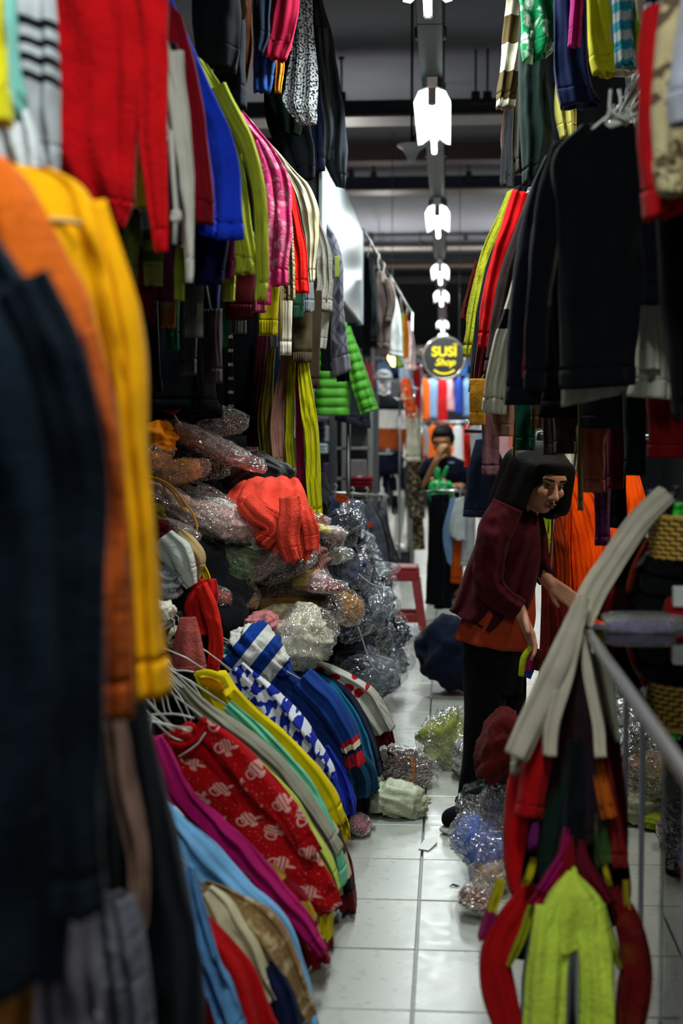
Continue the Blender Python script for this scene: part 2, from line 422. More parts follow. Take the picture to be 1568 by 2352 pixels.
class G:
    """one thing: collects its parts, then makes one mesh or an Empty with children"""
    def __init__(s, name, label, cat, group=None, kind=None):
        s.a = (name, label, cat, group, kind); s.p = []
    def add(s, pname, mesh, mat, sub=None, smooth=True, label=None):
        V, F = mesh[0], mesh[1]; UV = mesh[2] if len(mesh) > 2 else None
        s.p.append((pname, np.asarray(V), F, UV, mat, sub, smooth, label)); return len(s.p) - 1
    def strip(s, pname, rows, mat, cuff=None, cuffmat=None, cuffname='cuff', **kw):
        if cuff:
            a, b = strip_mesh(rows, cut=cuff, **kw); i = s.add(pname, a, mat); s.add(cuffname, b, cuffmat or mat, sub=i if s.p else None)
        else: s.add(pname, strip_mesh(rows, **kw), mat)
        return s
    def blob(s, pname, *a, mat=None, sub=None, **kw):
        kw2 = {k: v for k, v in kw.items()}; smooth = not kw2.pop('facet', False)
        s.add(pname, blob_mesh(*a, **kw2), mat, sub=sub, smooth=smooth); return s
    def hang(s, rx, rz, mat=None):
        """wire hanger from the shoulders up and over a rail at x = rx, z = rz"""
        V = s.p[0][1]
        if rx is None: rx = float(V[V[:, 2] > V[:, 2].max() - .02].mean(0)[0])
        top = V[V[:, 2] > V[:, 2].max() - .02].mean(0); top[2] -= .01; y = top[1]
        a = np.array([rx, y, rz + .022]); mid = np.array([rx + .02, y, max(min(rz - .05, rz), top[2] + .03) if top[2] < rz - .08 else rz - .03])
        pts = [a + [-.022, 0, -.03], a + [-.016, 0, -.004], a, a + [.018, 0, -.008], a + [.02, 0, -.03], mid, top]
        s.add('hanger', tube(pts, .0028, 6), mat or m_wire); return s
    def done(s):
        name, label, cat, group, kind = s.a
        allv = np.concatenate([p[1] for p in s.p]); base = np.array([allv[:, 0].mean(), allv[:, 1].mean(), allv[:, 2].min()])
        if len(s.p) == 1:
            p = s.p[0]; o = mk_obj(name, p[1], p[2], p[4], p[3], p[6], None, base)
        else:
            o = bpy.data.objects.new(name, None); COL.objects.link(o); o.location = base; o.empty_display_size = .05
            made = []
            for (pn, V, F, UV, mat, sub, sm, lb) in s.p:
                par = o if sub is None else made[sub]
                c = mk_obj(pn, V, F, mat, UV, sm, par, base); made.append(c)
                if lb: c['label'] = lb
        tag(o, label, cat, group, kind)
        s.o = o
        return o
# ================================================================== the hall
m_tile = NT('pale_floor_tile')
def _tile():
    T = m_tile; tc = T.n('ShaderNodeNewGeometry').outputs['Position']
    a = T.noise(tc, 2.2, 4); b = T.noise(tc, 26, 4); d = T.noise(tc, 260, 2)
    base = T.mix(a, rgba('94978f'), rgba('b0b2aa')); base = T.mix(T.math('MULTIPLY', T.math('GREATER_THAN', b, .66), .08), base, rgba('9a9a90'))
    base = T.mix(T.math('MULTIPLY', d, .15), base, rgba('8d8d84'))
    T.put(T.b.inputs['Base Color'], base)
    r = T.n('ShaderNodeMapRange'); T.put(r.inputs[0], b); r.inputs[3].default_value = .18; r.inputs[4].default_value = .42
    T.put(T.b.inputs['Roughness'], r.outputs[0]); T.b.inputs['Specular IOR Level'].default_value = .45
_tile(); m_tile = m_tile.m
def _grout():
    T = NT('tiled_floor_base'); tc = T.n('ShaderNodeNewGeometry').outputs['Position']
    sp = T.n('ShaderNodeSeparateXYZ'); T.put(sp.inputs[0], tc)
    lx = T.math('PINGPONG', T.math('ADD', sp.outputs[0], 40.077), .2); ly = T.math('PINGPONG', T.math('ADD', sp.outputs[1], 40 - EYE * FPX / (2202 - 985)), .2)
    j = T.math('LESS_THAN', T.math('MINIMUM', lx, ly), .004)
    near = T.math('MULTIPLY', T.math('LESS_THAN', T.math('ABSOLUTE', sp.outputs[0]), 1.25), T.math('LESS_THAN', sp.outputs[1], 9.6))
    T.put(T.b.inputs['Base Color'], T.mix(T.math('MAXIMUM', j, near), T.mix(T.noise(tc, 3, 4), rgba('94978f'), rgba('b0b2aa')), rgba('3a352f')))
    T.b.inputs['Roughness'].default_value = .35
    return T.m
m_grout = _grout()
m_wire = solid('c9c9bf', .4, metal=.2, var=.1, name='white_coated_wire')
m_ceil = solid('50525a', .95, bump=.15, scale=3, var=.12, name='grey_ceiling_slab')
m_wall = solid('3a3d40', .9, bump=.1, scale=6, var=.2, name='hall_wall_paint')
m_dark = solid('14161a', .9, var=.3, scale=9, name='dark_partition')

floor = mk_obj('floor', *box((0, 11, -.02), (9, 40, .02)), m_grout, smooth=False); tag(floor, kind='structure', label='pale square tiled market floor with dark joints')
GX = -.077; TS = .4
tv, tf = box((0, 0, 0), (TS - .006, TS - .006, .012), .0025)
tile_me = None
row0 = EYE * FPX / (2202 - 985)         # depth of a joint seen in the photograph
random.seed(4)
for i in range(-3, 29):
    for j in range(-3, 4):
        if i > 14 and abs(j + .5) > 2: continue
        x = GX + (j + .5) * TS; y = row0 + (i + .5) * TS
        if tile_me is None:
            o = mk_obj('tile', tv, tf, m_tile, smooth=False, parent=floor); tile_me = o.data
        else:
            o = bpy.data.objects.new('tile', tile_me); COL.objects.link(o); o.parent = floor
        o.location = (x, y, -.0055 + random.uniform(-.0006, .0006)); o.rotation_euler = (random.uniform(-.001, .001), random.uniform(-.001, .001), 0)

CZ = EYE + 3.0
tag(mk_obj('ceiling', *box((0, 11, CZ + .1), (9, 40, .2)), m_ceil, smooth=False), kind='structure', label='grey painted concrete ceiling slab')
tag(mk_obj('wall_left', *box((-4.6, 11, 2.2), (.2, 40, 4.4)), m_wall, smooth=False), kind='structure')
tag(mk_obj('wall_right', *box((4.6, 11, 2.2), (.2, 40, 4.4)), m_wall, smooth=False), kind='structure')
tag(mk_obj('wall_back', *box((0, 30.4, 2.2), (9.4, .2, 4.4)), solid('4a4b50', .9, var=.25, scale=3, name='back_wall_paint'), smooth=False), kind='structure')
# stall partitions behind the clothes
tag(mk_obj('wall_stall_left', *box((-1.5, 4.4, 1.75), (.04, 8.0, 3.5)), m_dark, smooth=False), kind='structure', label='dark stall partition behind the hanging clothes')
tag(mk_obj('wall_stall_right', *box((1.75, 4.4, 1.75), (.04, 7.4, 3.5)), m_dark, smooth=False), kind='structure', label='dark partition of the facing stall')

def beam(name, label, y0, y1, Y, dy, col, cat='beam', lip=None, x0=-4.4, x1=4.4):
    a, b = at(1027, y0, Y), at(1027, y1, Y); zc = (a[2] + b[2]) / 2; h = abs(a[2] - b[2])
    g = G(name, label, cat)
    g.add('girder', box(((x0 + x1) / 2, Y + dy / 2, zc), (x1 - x0, dy, h), .008), solid(col, .6, var=.2, scale=8, bump=.1, name='painted_beam'), smooth=False)
    if lip: g.add('bottom_flange', box(((x0 + x1) / 2, Y + dy / 2, zc - h / 2 - .012), (x1 - x0, dy + .12, .025), .004), solid(lip, .5, var=.2, scale=8, name='beam_flange'), smooth=False)
    return g.done()
beam('cable_duct', 'wide grey cable duct hung across the aisle from ceiling rods', 226, 262, 11.6, .25, '3c464c', 'duct', '6b6a66')
beam('ceiling_beam', 'dark maroon painted downstand beam under the ceiling', 326, 367, 14.9, .3, '2a1012')
beam('ceiling_beam', 'navy blue painted beam with dull lower flange', 403, 432, 16.6, .25, '141c3a', 'beam', '6a5f5a')
beam('cable_tray', 'narrow grey cable tray beyond the navy beam', 552, 566, 22.0, .2, '4c4f52', 'tray', '77736d')
beam('ceiling_beam', 'thin dark red beam near the back wall', 600, 609, 24.5, .2, '3a1c1a', 'beam', '8a7a70')
beam('ceiling_beam', 'grey steel beam closest to the back wall', 634, 646, 27.5, .2, '4b4b4c', 'beam', '77716b')
def rod(label, px, y0, y1, Y, r=.01, foot=True):
    g = G('hanger_rod', label, 'rod', label)
    a, b = at(px, y0, Y), at(px, y1, Y); a[0] = b[0]
    m = solid('2b2c2e', .6, metal=.4, name='dark_steel')
    g.add('shaft', tube([a, b], r, 6), m)
    g.add('ceiling_plate', tube([a + [0, 0, .02], a], r * 2.4, 8), m)
    if foot: g.add('clamp', box(b, (.07, .05, .1), .006), m, smooth=False)
    return g.done()
RODL = {11.5: 'thin dark steel rod holding up the wide grey cable duct', 16.5: 'thin dark steel rod clamped to the navy beam', 21.9: 'thin dark steel rod holding up the narrow cable tray'}
for (px, y0, y1, Y) in ((784, 137, 226, 11.5), (1092, -60, 225, 11.5), (1119, 105, 225, 11.5), (806, 368, 400, 16.5), (858, 386, 404, 16.5), (1076, 370, 404, 16.5),
                        (853, 446, 548, 21.9), (1069, 475, 548, 21.9), (965, 530, 560, 21.9), (1128, 505, 552, 21.9), (1143, 446, 550, 21.9)):
    rod(RODL[Y], px, y0, y1, Y)
# long rod with the white horn speaker
g = G('horn_speaker', 'white bell-shaped horn speaker on a long thin rod beside the lights', 'speaker')
a, b = at(949, -80, 10.2), at(943, 330, 10.2); md = solid('232427', .6, metal=.4, name='dark_steel')
b[0] = a[0] = (a[0] + b[0]) / 2
g.add('rod', tube([a, b], .011, 6), md)
g.add('bracket', tube([at(962, 296, 10.2), at(949, 322, 10.2), at(944, 333, 10.2)], .011, 6), md)
prof = [(0.098, .0), (.094, -.012), (.075, -.022), (.052, -.045), (.036, -.075), (.026, -.105), (.012, -.122), (0.001, -.126)]
cc = at(945, 333, 10.2); V = []; F = []; n = 20
for (r, z) in prof:
    for k in range(n): V.append(cc + [r * math.cos(6.2832 * k / n) * 1.05, r * math.sin(6.2832 * k / n), z])
for i in range(len(prof) - 1):
    for k in range(n): F.append((i * n + k, i * n + (k + 1) % n, (i + 1) * n + (k + 1) % n, (i + 1) * n + k))
F.append(tuple(range(n)))
g.add('horn', (V, F), solid('dcdde2', .4, var=.05, name='white_plastic')); g.done()

# ------------------------------------------------------------------ fluorescent lights under a long trunking
TZ = EYE + 1.56
m_trunk = solid('5a6468', .45, metal=.6, bump=.05, scale=14, var=.2, name='galvanised_trunking')
g = G('light_trunking', 'long grey metal trunking carrying the row of tube lights', 'trunking')
ys = np.arange(-7.2, 27, 2.6)
for y in ys:
    g.add('channel', box((GX, y + 1.3, TZ + .085), (.105, 2.592, .06), .004), m_trunk, smooth=False)
    g.add('clip', box((GX, y + .3, TZ + .1), (.135, .05, .05), .006), m_trunk, smooth=False)
    g.add('clip', box((GX, y + 2.2, TZ + .1), (.135, .05, .05), .006), m_trunk, smooth=False)
for y in (-1.5, 3.4, 9.2, 12.6, 18.8, 24.9):
    for s in (-1, 1): g.add('suspension', tube([(GX + s * .045, y, TZ + .1), (GX + s * .045, y, CZ - .002)], .006, 6), md)
g.done()
m_tube = solid('f4fbff', .3, emit=TUBE_GLOW, var=.0, name='lit_fluorescent_tube')
m_refl = solid('f6f8f8', .35, var=.02, name='white_reflector')
def fitting(y, L=1.2, label='lit tube light with two slanted white reflector wings under the trunking'):
    g = G('tube_light', label, 'light', 'tube lights along the trunking')
    x, z = GX, TZ
    g.add('tube', tube([(x, y, z - .055), (x, y + .02, z - .055), (x, y + L - .02, z - .055), (x, y + L, z - .055)], [.008, .015, .015, .008], 12), m_tube)
    for s in (-1, 1):
        w0, w1 = .022, .088; z0, z1 = z + .015, z - .035; t = .003; e = .09
        P = [(x + s * w0, y + .02, z0), (x + s * w0, y + L - .02, z0), (x + s * w1 * .72, y + L + .02, (z0 + z1) / 2), (x + s * w1, y + L - e, z1), (x + s * w1, y + e, z1), (x + s * w1 * .72, y - .02, (z0 + z1) / 2)]
        V = [np.array(p) for p in P] + [np.array(p) + [0, 0, t * 2] for p in P]; k = len(P)
        F = [tuple(range(k)), tuple(range(k, 2 * k))[::-1]] + [(i, i + k, (i + 1) % k + k, (i + 1) % k) for i in range(k)]
        g.add('reflector_wing', (V, F), m_refl, smooth=False)
    g.add('spine', box((x, y + L / 2, z + .03), (.05, L + .06, .05), .004), m_refl, smooth=False)
    for yy in (y - .005, y + L + .005):
        g.add('lamp_holder', box((x, yy, z - .03), (.034, .03, .08), .006), solid('9aa0a2', .5, name='grey_plastic'), smooth=False)
    o = g.done()
    ld = bpy.data.lights.new('tube_lamp', 'AREA'); ld.shape = 'RECTANGLE'; ld.size = .05; ld.size_y = L; ld.energy = TUBE_POWER; ld.color = (.90, 1.0, .98); ld.spread = math.pi
    lo = bpy.data.objects.new('tube_lamp', ld); COL.objects.link(lo); lo.parent = o
    lo.location = Vector((x, y + L / 2, z - .078)) - o.location
    return o
for y, lb in ((-5.4, 'lit tube light at the very start of the trunking'), (-2.6, 'second lit tube light from the start of the trunking'), (.6, 'lit tube light over the near left coats'), (4.08, 'lit tube light over the striped cardigan and the pile'), (6.67, 'large lit tube light hanging beside the white horn speaker'),
        (10.1, 'lit tube light just before the wide grey cable duct'), (13.7, 'lit tube light just before the maroon beam'), (16.3, 'lit tube light under the navy beam'), (20.8, 'lit tube light before the narrow cable tray'), (23.6, 'lit tube light under the thin dark red beam'), (26.2, 'last lit tube light close to the back wall')):
    fitting(y, label=lb)

# bare battens added out of view to brighten the ceiling and background
def batten(x, y, L=1.5, k=1.0):
    g = G('added_batten_light', 'bare white batten light added to brighten the ceiling and stalls', 'light', 'added batten lights')
    g.add('tube', tube([(x, y, 3.05), (x, y + .02, 3.05), (x, y + L - .02, 3.05), (x, y + L, 3.05)], [.008, .015, .015, .008], 10), m_tube)
    g.add('spine', box((x, y + L / 2, 3.09), (.05, L, .04), .004), m_refl, smooth=False)
    for e in (.2, L - .2): g.add('suspension', tube([(x, y + e, 3.1), (x, y + e, CZ - .002)], .006, 6), md)
    o = g.done()
    for up in (0, 1):
        ld = bpy.data.lights.new('added_batten_lamp', 'AREA'); ld.shape = 'RECTANGLE'; ld.size = .06; ld.size_y = L; ld.energy = k * SIDE_POWER * ((.55 if y < 13 else 1.0) if up else .8); ld.color = (1.0, .97, .92)
        lo = bpy.data.objects.new('added_batten_lamp', ld); COL.objects.link(lo); lo.parent = o
        lo.location = Vector((x, y + L / 2, 3.13 if up else 3.02)) - o.location
        if up: lo.rotation_euler = (math.pi, 0, 0)
for y in (11.5, 17, 22.5):
    batten(-2.9, y); batten(2.9, y)
# ================================================================== left side: rails
m_pipe = solid('9a9ea0', .3, metal=1.0, var=.1, name='chrome_pipe')
m_wire = solid('c9c9bf', .4, metal=.2, var=.1, name='white_coated_wire')
def rail(label, pts, r=.013, posts=()):
    g = G('clothes_rail', label, 'rail')
    g.add('bar', tube(pts, r, 10), m_pipe)
    for p in posts: g.add('post', tube([p, (p[0], p[1], 0)], r * 1.1, 10), m_pipe)
    return g.done()
rail('upper chrome rail above the left row of bright sweaters', [(-.82, 1.6, 2.5), (-.82, 7.6, 2.5)], posts=((-.82, 7.6, 2.5), (-.82, 1.7, 2.5)))
rail('topmost chrome rail of the left stall close under the lights', [(-.82, 3.0, 3.35), (-.82, 7.6, 3.35)], posts=((-.84, 7.57, 3.35),))
rail('short low chrome rail holding the slanting row of tops', [(-.84, 2.5, .78), (-.9, 5.9, .78)], posts=((-.84, 2.6, .78), (-.9, 5.8, .78)))
rail('near chrome rail holding the mustard and orange coats', [(-.72, .9, 1.82), (-.72, 2.5, 1.82)], posts=((-.72, 2.5, 1.82),))

SW = 'sweaters on the left upper rail'
def sweater(name, label, body, mat, sleeve=None, smat=None, hem=.05, cuff=.05, ribmat=None, cat='sweater', group=None, extra=None, rail_at=(-.82, 2.5), **kw):
    g = G(name, label, cat, group); kb = dict(th=.045, nu=52, nt=52, fold=.019, nf=2.4, crease=.009); kb.update(kw)
    if body is not None: g.strip('body', body, mat, cuff=hem, cuffmat=ribmat, cuffname='hem', **kb)
    if sleeve is not None:
        for sl in (sleeve if isinstance(sleeve, list) else [sleeve]):
            g.strip('sleeve', sl, smat or mat, cuff=cuff, cuffmat=ribmat, th=.05, nu=28, nt=40, fold=.008, nf=1.6, crump=.008)
    if extra: extra(g)
    if rail_at: g.hang(*rail_at)
    return g.done()

# ---- left upper rail, near to far
sweater('yellow_jumper', 'bright yellow top squeezed before the teal top', R(1.9, -160, -90, 2, -90, -160, 150, 12, 180, -160, 270, 16, 278), M('d8d020'))
sweater('teal_jumper', 'pale teal knit top between the yellow top and the grey striped sweater', R(2.08, -120, -90, 36, -90, -100, 120, 44, 110, -60, 230, 58, 220, -20, 275, 52, 275), M('7fc4b8', rib=.012))
sweater('white_scarf', 'white fluffy scarf end under the grey striped sweater', R(2.1, -40, 250, 62, 240, -20, 320, 92, 320, 20, 400, 100, 398), M('d6dade', 'fuzzy'), cat='scarf', hem=None)
sweater('striped_sweater', 'grey fuzzy sweater with black chevron stripes', R(2.25, -60, -90, 134, -90, -40, 60, 136, 60, 0, 200, 138, 220, 50, 320, 138, 330, 90, 400, 134, 405),
        M('b9bcc0', 'bands', p=[(.10, 'b9bcc0'), (.115, '15181c'), (.13, 'b9bcc0'), (.143, '15181c'), (.156, 'b9bcc0'), (.17, '15181c'), (.183, 'b9bcc0'), (.196, '15181c'), (9, 'b4b7bb')]), crump=.012)
sweater('red_sweater', 'large scarlet fuzzy cardigan hanging beside the grey striped sweater', R(2.62, 40, -100, 335, -100, 60, 120, 345, 120, 90, 330, 322, 330, 150, 430, 312, 440, 228, 520, 288, 522), M('c80f16', 'fuzzy'),
        C(2.6, 338, -80, 84, 348, 120, 74, 352, 330, 66, 362, 460, 48, 373, 578, 28), th=.06, nf=3.2, fold=.016)
def _pom(g):
    g.add('drawstring', tube([at(392, 300, 2.92), at(398, 400, 2.92), at(404, 480, 2.92), at(400, 560, 2.92)], .006, 6), M('cfccc0'))
    g.blob('pompom', at(404, 496, 2.92), .02, .026, .02, mat=M('dcd8cc', 'fuzzy'))
sweater('cream_sweater', 'cream sweater with a dangling knotted drawstring', R(2.98, 280, -90, 352, -90, 310, 80, 382, 70, 350, 200, 412, 180, 378, 290, 428, 290, 392, 360, 420, 380), M('cfccbe'),
        C(2.96, 395, 120, 50, 416, 300, 46, 428, 460, 32, 434, 648, 16), extra=_pom)
sweater('black_cardigan', 'black cardigan peeking out between the cream sweater and the dark red top', R(3.06, 320, 100, 405, 100, 350, 300, 412, 300, 370, 560, 414, 560), M('0e1418'))
sweater('maroon_jersey', 'dark crimson jersey top beside the royal blue sweater', R(3.28, 330, -60, 420, 40, 380, 160, 456, 170, 410, 300, 478, 310, 430, 420, 490, 430, 440, 514, 492, 514), M('8e0f1d'), nf=1.5)
sweater('royal_blue_sweater', 'royal blue fuzzy sweater with its long sleeve hanging straight', R(3.5, 270, -120, 345, -90, 320, 60, 405, 50, 385, 180, 452, 180, 430, 300, 478, 320, 452, 420, 494, 440, 462, 540, 500, 545), M('2244e0', 'fuzzy'),
        R(3.46, 330, -60, 380, -40, 400, 110, 440, 100, 450, 230, 500, 230, 478, 320, 535, 320, 490, 410, 551, 410, 497, 550, 557, 550), th=.05)
sweater('navy_jersey', 'navy top showing beneath the royal blue sweater', R(3.62, 420, 380, 520, 380, 435, 520, 530, 520, 442, 655, 512, 650), M('0c1240'), hem=.03)
sweater('lime_sweater', 'lime ribbed sweater with a wide flared cuff beside the royal blue sweater', R(3.85, 400, 90, 478, 150, 450, 240, 530, 240, 505, 380, 560, 380, 522, 500, 578, 520, 535, 600, 592, 612, 530, 630, 586, 628), M('b8c032', rib=.014),
        [C(3.82, 500, 200, 40, 552, 300, 40, 580, 380, 34, 598, 460, 30, 604, 580, 30, 598, 690, 30), C(3.9, 540, 540, 34, 532, 620, 30, 528, 692, 26)], ribmat=M('bcc43c', rib=.012))
sweater('plum_jacket', 'thin dark plum jacket edge behind the lime sweater', R(4.1, 540, 300, 582, 330, 560, 420, 590, 430, 566, 520, 592, 540), M('3a2a36'), hem=None)
sweater('pink_sweater', 'pink mohair sweater with a pale wavy pattern', R(4.5, 480, 170, 540, 236, 530, 270, 588, 290, 570, 330, 630, 345, 596, 410, 662, 410, 606, 500, 668, 490, 608, 600, 664, 600, 612, 660, 662, 655), M('d8407a', 'mohair', 'f0a8bc', .035),
        C(4.46, 570, 330, 44, 606, 430, 40, 616, 540, 32, 606, 700, 30), ribmat=M('d83a78', rib=.01), th=.05, crump=.014)
sweater('brown_dotted_sweater', 'beige sweater edge squeezed between the pink and the red cable sweaters', C(4.85, 640, 420, 30, 660, 540, 30, 664, 690, 28), M('b7a27c', 'speckle', '6d5a40', .01))
sweater('red_cable_sweater', 'bright red cable knit sweater sleeve beside the cream ribbed sweater', R(5.1, 590, 330, 632, 350, 630, 380, 662, 400, 648, 460, 682, 470, 662, 560, 700, 560, 672, 674, 708, 672), M('d81a10', 'cable', rib=.02))
sweater('cream_ribbed_sweater', 'cream ribbed sweater with bulging elbow on the left upper rail', R(5.4, 590, 300, 636, 345, 640, 380, 680, 395, 672, 430, 712, 430, 690, 480, 733, 488, 702, 540, 732, 540, 706, 600, 726, 600, 712, 648, 724, 646), M('d8cfae', rib=.011), cuff=.03, crump=.01)
sweater('grey_cable_sweater', 'light grey cable knit sweater before the argyle one', R(6.0, 660, 400, 708, 420, 700, 480, 730, 490, 722, 560, 756, 560, 726, 640, 762, 640, 722, 712, 764, 716), M('b3aea2', 'cable', rib=.018),
        C(6.05, 742, 640, 44, 736, 720, 44, 728, 800, 40), crump=.012)
def _tagp(g):
    g.add('price_tag', box(at(774, 612, 6.9), (.022, .004, .10), .002, ), solid('9aa83a', .6, name='paper_tag'), smooth=False)
sweater('argyle_sweater', 'slate grey argyle sweater at the far end of the left upper rail', R(7.0, 690, 430, 742, 500, 724, 540, 772, 545, 742, 620, 787, 610, 748, 700, 789, 700, 756, 780, 796, 770, 760, 868, 805, 852), M('6a6a74', 'argyle', '3c3e48', .16), hem=.09, ribmat=M('70707a', rib=.008), extra=_tagp, fold=.008)
sweater('black_jumper', 'black jumper cuff poking from under the argyle cuff', C(7.1, 780, 800, 36, 786, 850, 34, 788, 876, 30), M('0b0d10'), hem=.02)

# ---- second layer: sleeve ends hanging in the shade under the upper rail
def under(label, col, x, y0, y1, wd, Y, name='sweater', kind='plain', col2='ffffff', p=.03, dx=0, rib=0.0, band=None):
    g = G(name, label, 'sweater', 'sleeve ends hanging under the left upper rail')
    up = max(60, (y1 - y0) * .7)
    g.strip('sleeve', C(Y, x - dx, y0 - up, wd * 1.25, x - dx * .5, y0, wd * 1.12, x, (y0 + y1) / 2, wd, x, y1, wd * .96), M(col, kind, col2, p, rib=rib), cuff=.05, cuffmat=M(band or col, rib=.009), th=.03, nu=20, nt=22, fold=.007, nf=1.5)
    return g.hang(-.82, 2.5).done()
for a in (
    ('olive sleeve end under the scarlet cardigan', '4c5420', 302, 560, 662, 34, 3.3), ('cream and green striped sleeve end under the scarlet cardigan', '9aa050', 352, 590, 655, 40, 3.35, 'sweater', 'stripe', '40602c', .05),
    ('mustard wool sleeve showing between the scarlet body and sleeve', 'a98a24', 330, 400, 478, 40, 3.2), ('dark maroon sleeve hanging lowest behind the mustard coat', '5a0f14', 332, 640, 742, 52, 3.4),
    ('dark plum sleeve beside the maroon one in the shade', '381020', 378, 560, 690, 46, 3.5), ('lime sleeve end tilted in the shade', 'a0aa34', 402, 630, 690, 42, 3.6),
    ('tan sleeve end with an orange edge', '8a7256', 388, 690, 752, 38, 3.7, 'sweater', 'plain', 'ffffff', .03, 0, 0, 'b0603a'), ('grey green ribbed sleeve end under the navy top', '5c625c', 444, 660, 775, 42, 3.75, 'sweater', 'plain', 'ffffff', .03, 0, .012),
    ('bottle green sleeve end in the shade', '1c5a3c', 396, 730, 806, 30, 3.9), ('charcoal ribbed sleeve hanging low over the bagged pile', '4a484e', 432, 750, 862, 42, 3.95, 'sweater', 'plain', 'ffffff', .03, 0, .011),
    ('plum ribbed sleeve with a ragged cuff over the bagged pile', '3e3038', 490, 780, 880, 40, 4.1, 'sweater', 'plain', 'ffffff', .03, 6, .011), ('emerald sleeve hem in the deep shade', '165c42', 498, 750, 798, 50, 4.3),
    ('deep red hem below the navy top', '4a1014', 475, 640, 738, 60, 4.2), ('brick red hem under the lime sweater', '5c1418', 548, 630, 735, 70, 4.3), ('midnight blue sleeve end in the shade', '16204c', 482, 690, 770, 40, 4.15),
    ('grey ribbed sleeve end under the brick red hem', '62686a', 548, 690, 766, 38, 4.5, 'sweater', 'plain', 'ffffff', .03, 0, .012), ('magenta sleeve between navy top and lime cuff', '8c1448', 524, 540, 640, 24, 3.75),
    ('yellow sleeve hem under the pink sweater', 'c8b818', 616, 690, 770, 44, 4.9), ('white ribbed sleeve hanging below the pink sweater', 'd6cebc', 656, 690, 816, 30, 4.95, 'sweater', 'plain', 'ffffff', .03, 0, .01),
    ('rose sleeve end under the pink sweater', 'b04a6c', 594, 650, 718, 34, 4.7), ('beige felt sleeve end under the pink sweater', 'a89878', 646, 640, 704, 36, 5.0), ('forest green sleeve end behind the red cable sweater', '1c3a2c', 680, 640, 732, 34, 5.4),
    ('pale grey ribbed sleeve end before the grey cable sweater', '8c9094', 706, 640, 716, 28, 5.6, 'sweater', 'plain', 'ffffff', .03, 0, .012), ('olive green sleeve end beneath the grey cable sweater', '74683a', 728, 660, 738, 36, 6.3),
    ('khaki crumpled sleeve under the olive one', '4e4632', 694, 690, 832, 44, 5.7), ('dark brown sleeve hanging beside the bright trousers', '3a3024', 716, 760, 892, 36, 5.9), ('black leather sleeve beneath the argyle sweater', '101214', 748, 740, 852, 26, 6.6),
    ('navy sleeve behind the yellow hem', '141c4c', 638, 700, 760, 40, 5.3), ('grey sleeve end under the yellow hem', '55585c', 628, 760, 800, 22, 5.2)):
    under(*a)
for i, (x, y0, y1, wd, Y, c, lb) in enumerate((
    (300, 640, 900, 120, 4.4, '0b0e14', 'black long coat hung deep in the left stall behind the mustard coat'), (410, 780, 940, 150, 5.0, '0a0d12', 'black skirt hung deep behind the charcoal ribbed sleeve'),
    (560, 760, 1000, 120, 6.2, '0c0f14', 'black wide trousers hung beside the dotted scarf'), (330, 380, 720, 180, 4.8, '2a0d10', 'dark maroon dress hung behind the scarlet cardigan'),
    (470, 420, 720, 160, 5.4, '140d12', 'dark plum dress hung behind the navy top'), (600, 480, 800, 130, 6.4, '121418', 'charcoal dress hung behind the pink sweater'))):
    G('hanging_dress', lb, 'dress').strip('body', R(Y, x - wd * .35, y0 - 160, x + wd * .35, y0 - 160, x - wd / 2, y0, x + wd / 2, y0, x - wd * .6, y1, x + wd * .6, y1), M(c), cuff=.04, cuffname='hem', th=.05, fold=.02, nf=3).hang(-.82, 2.5).done()

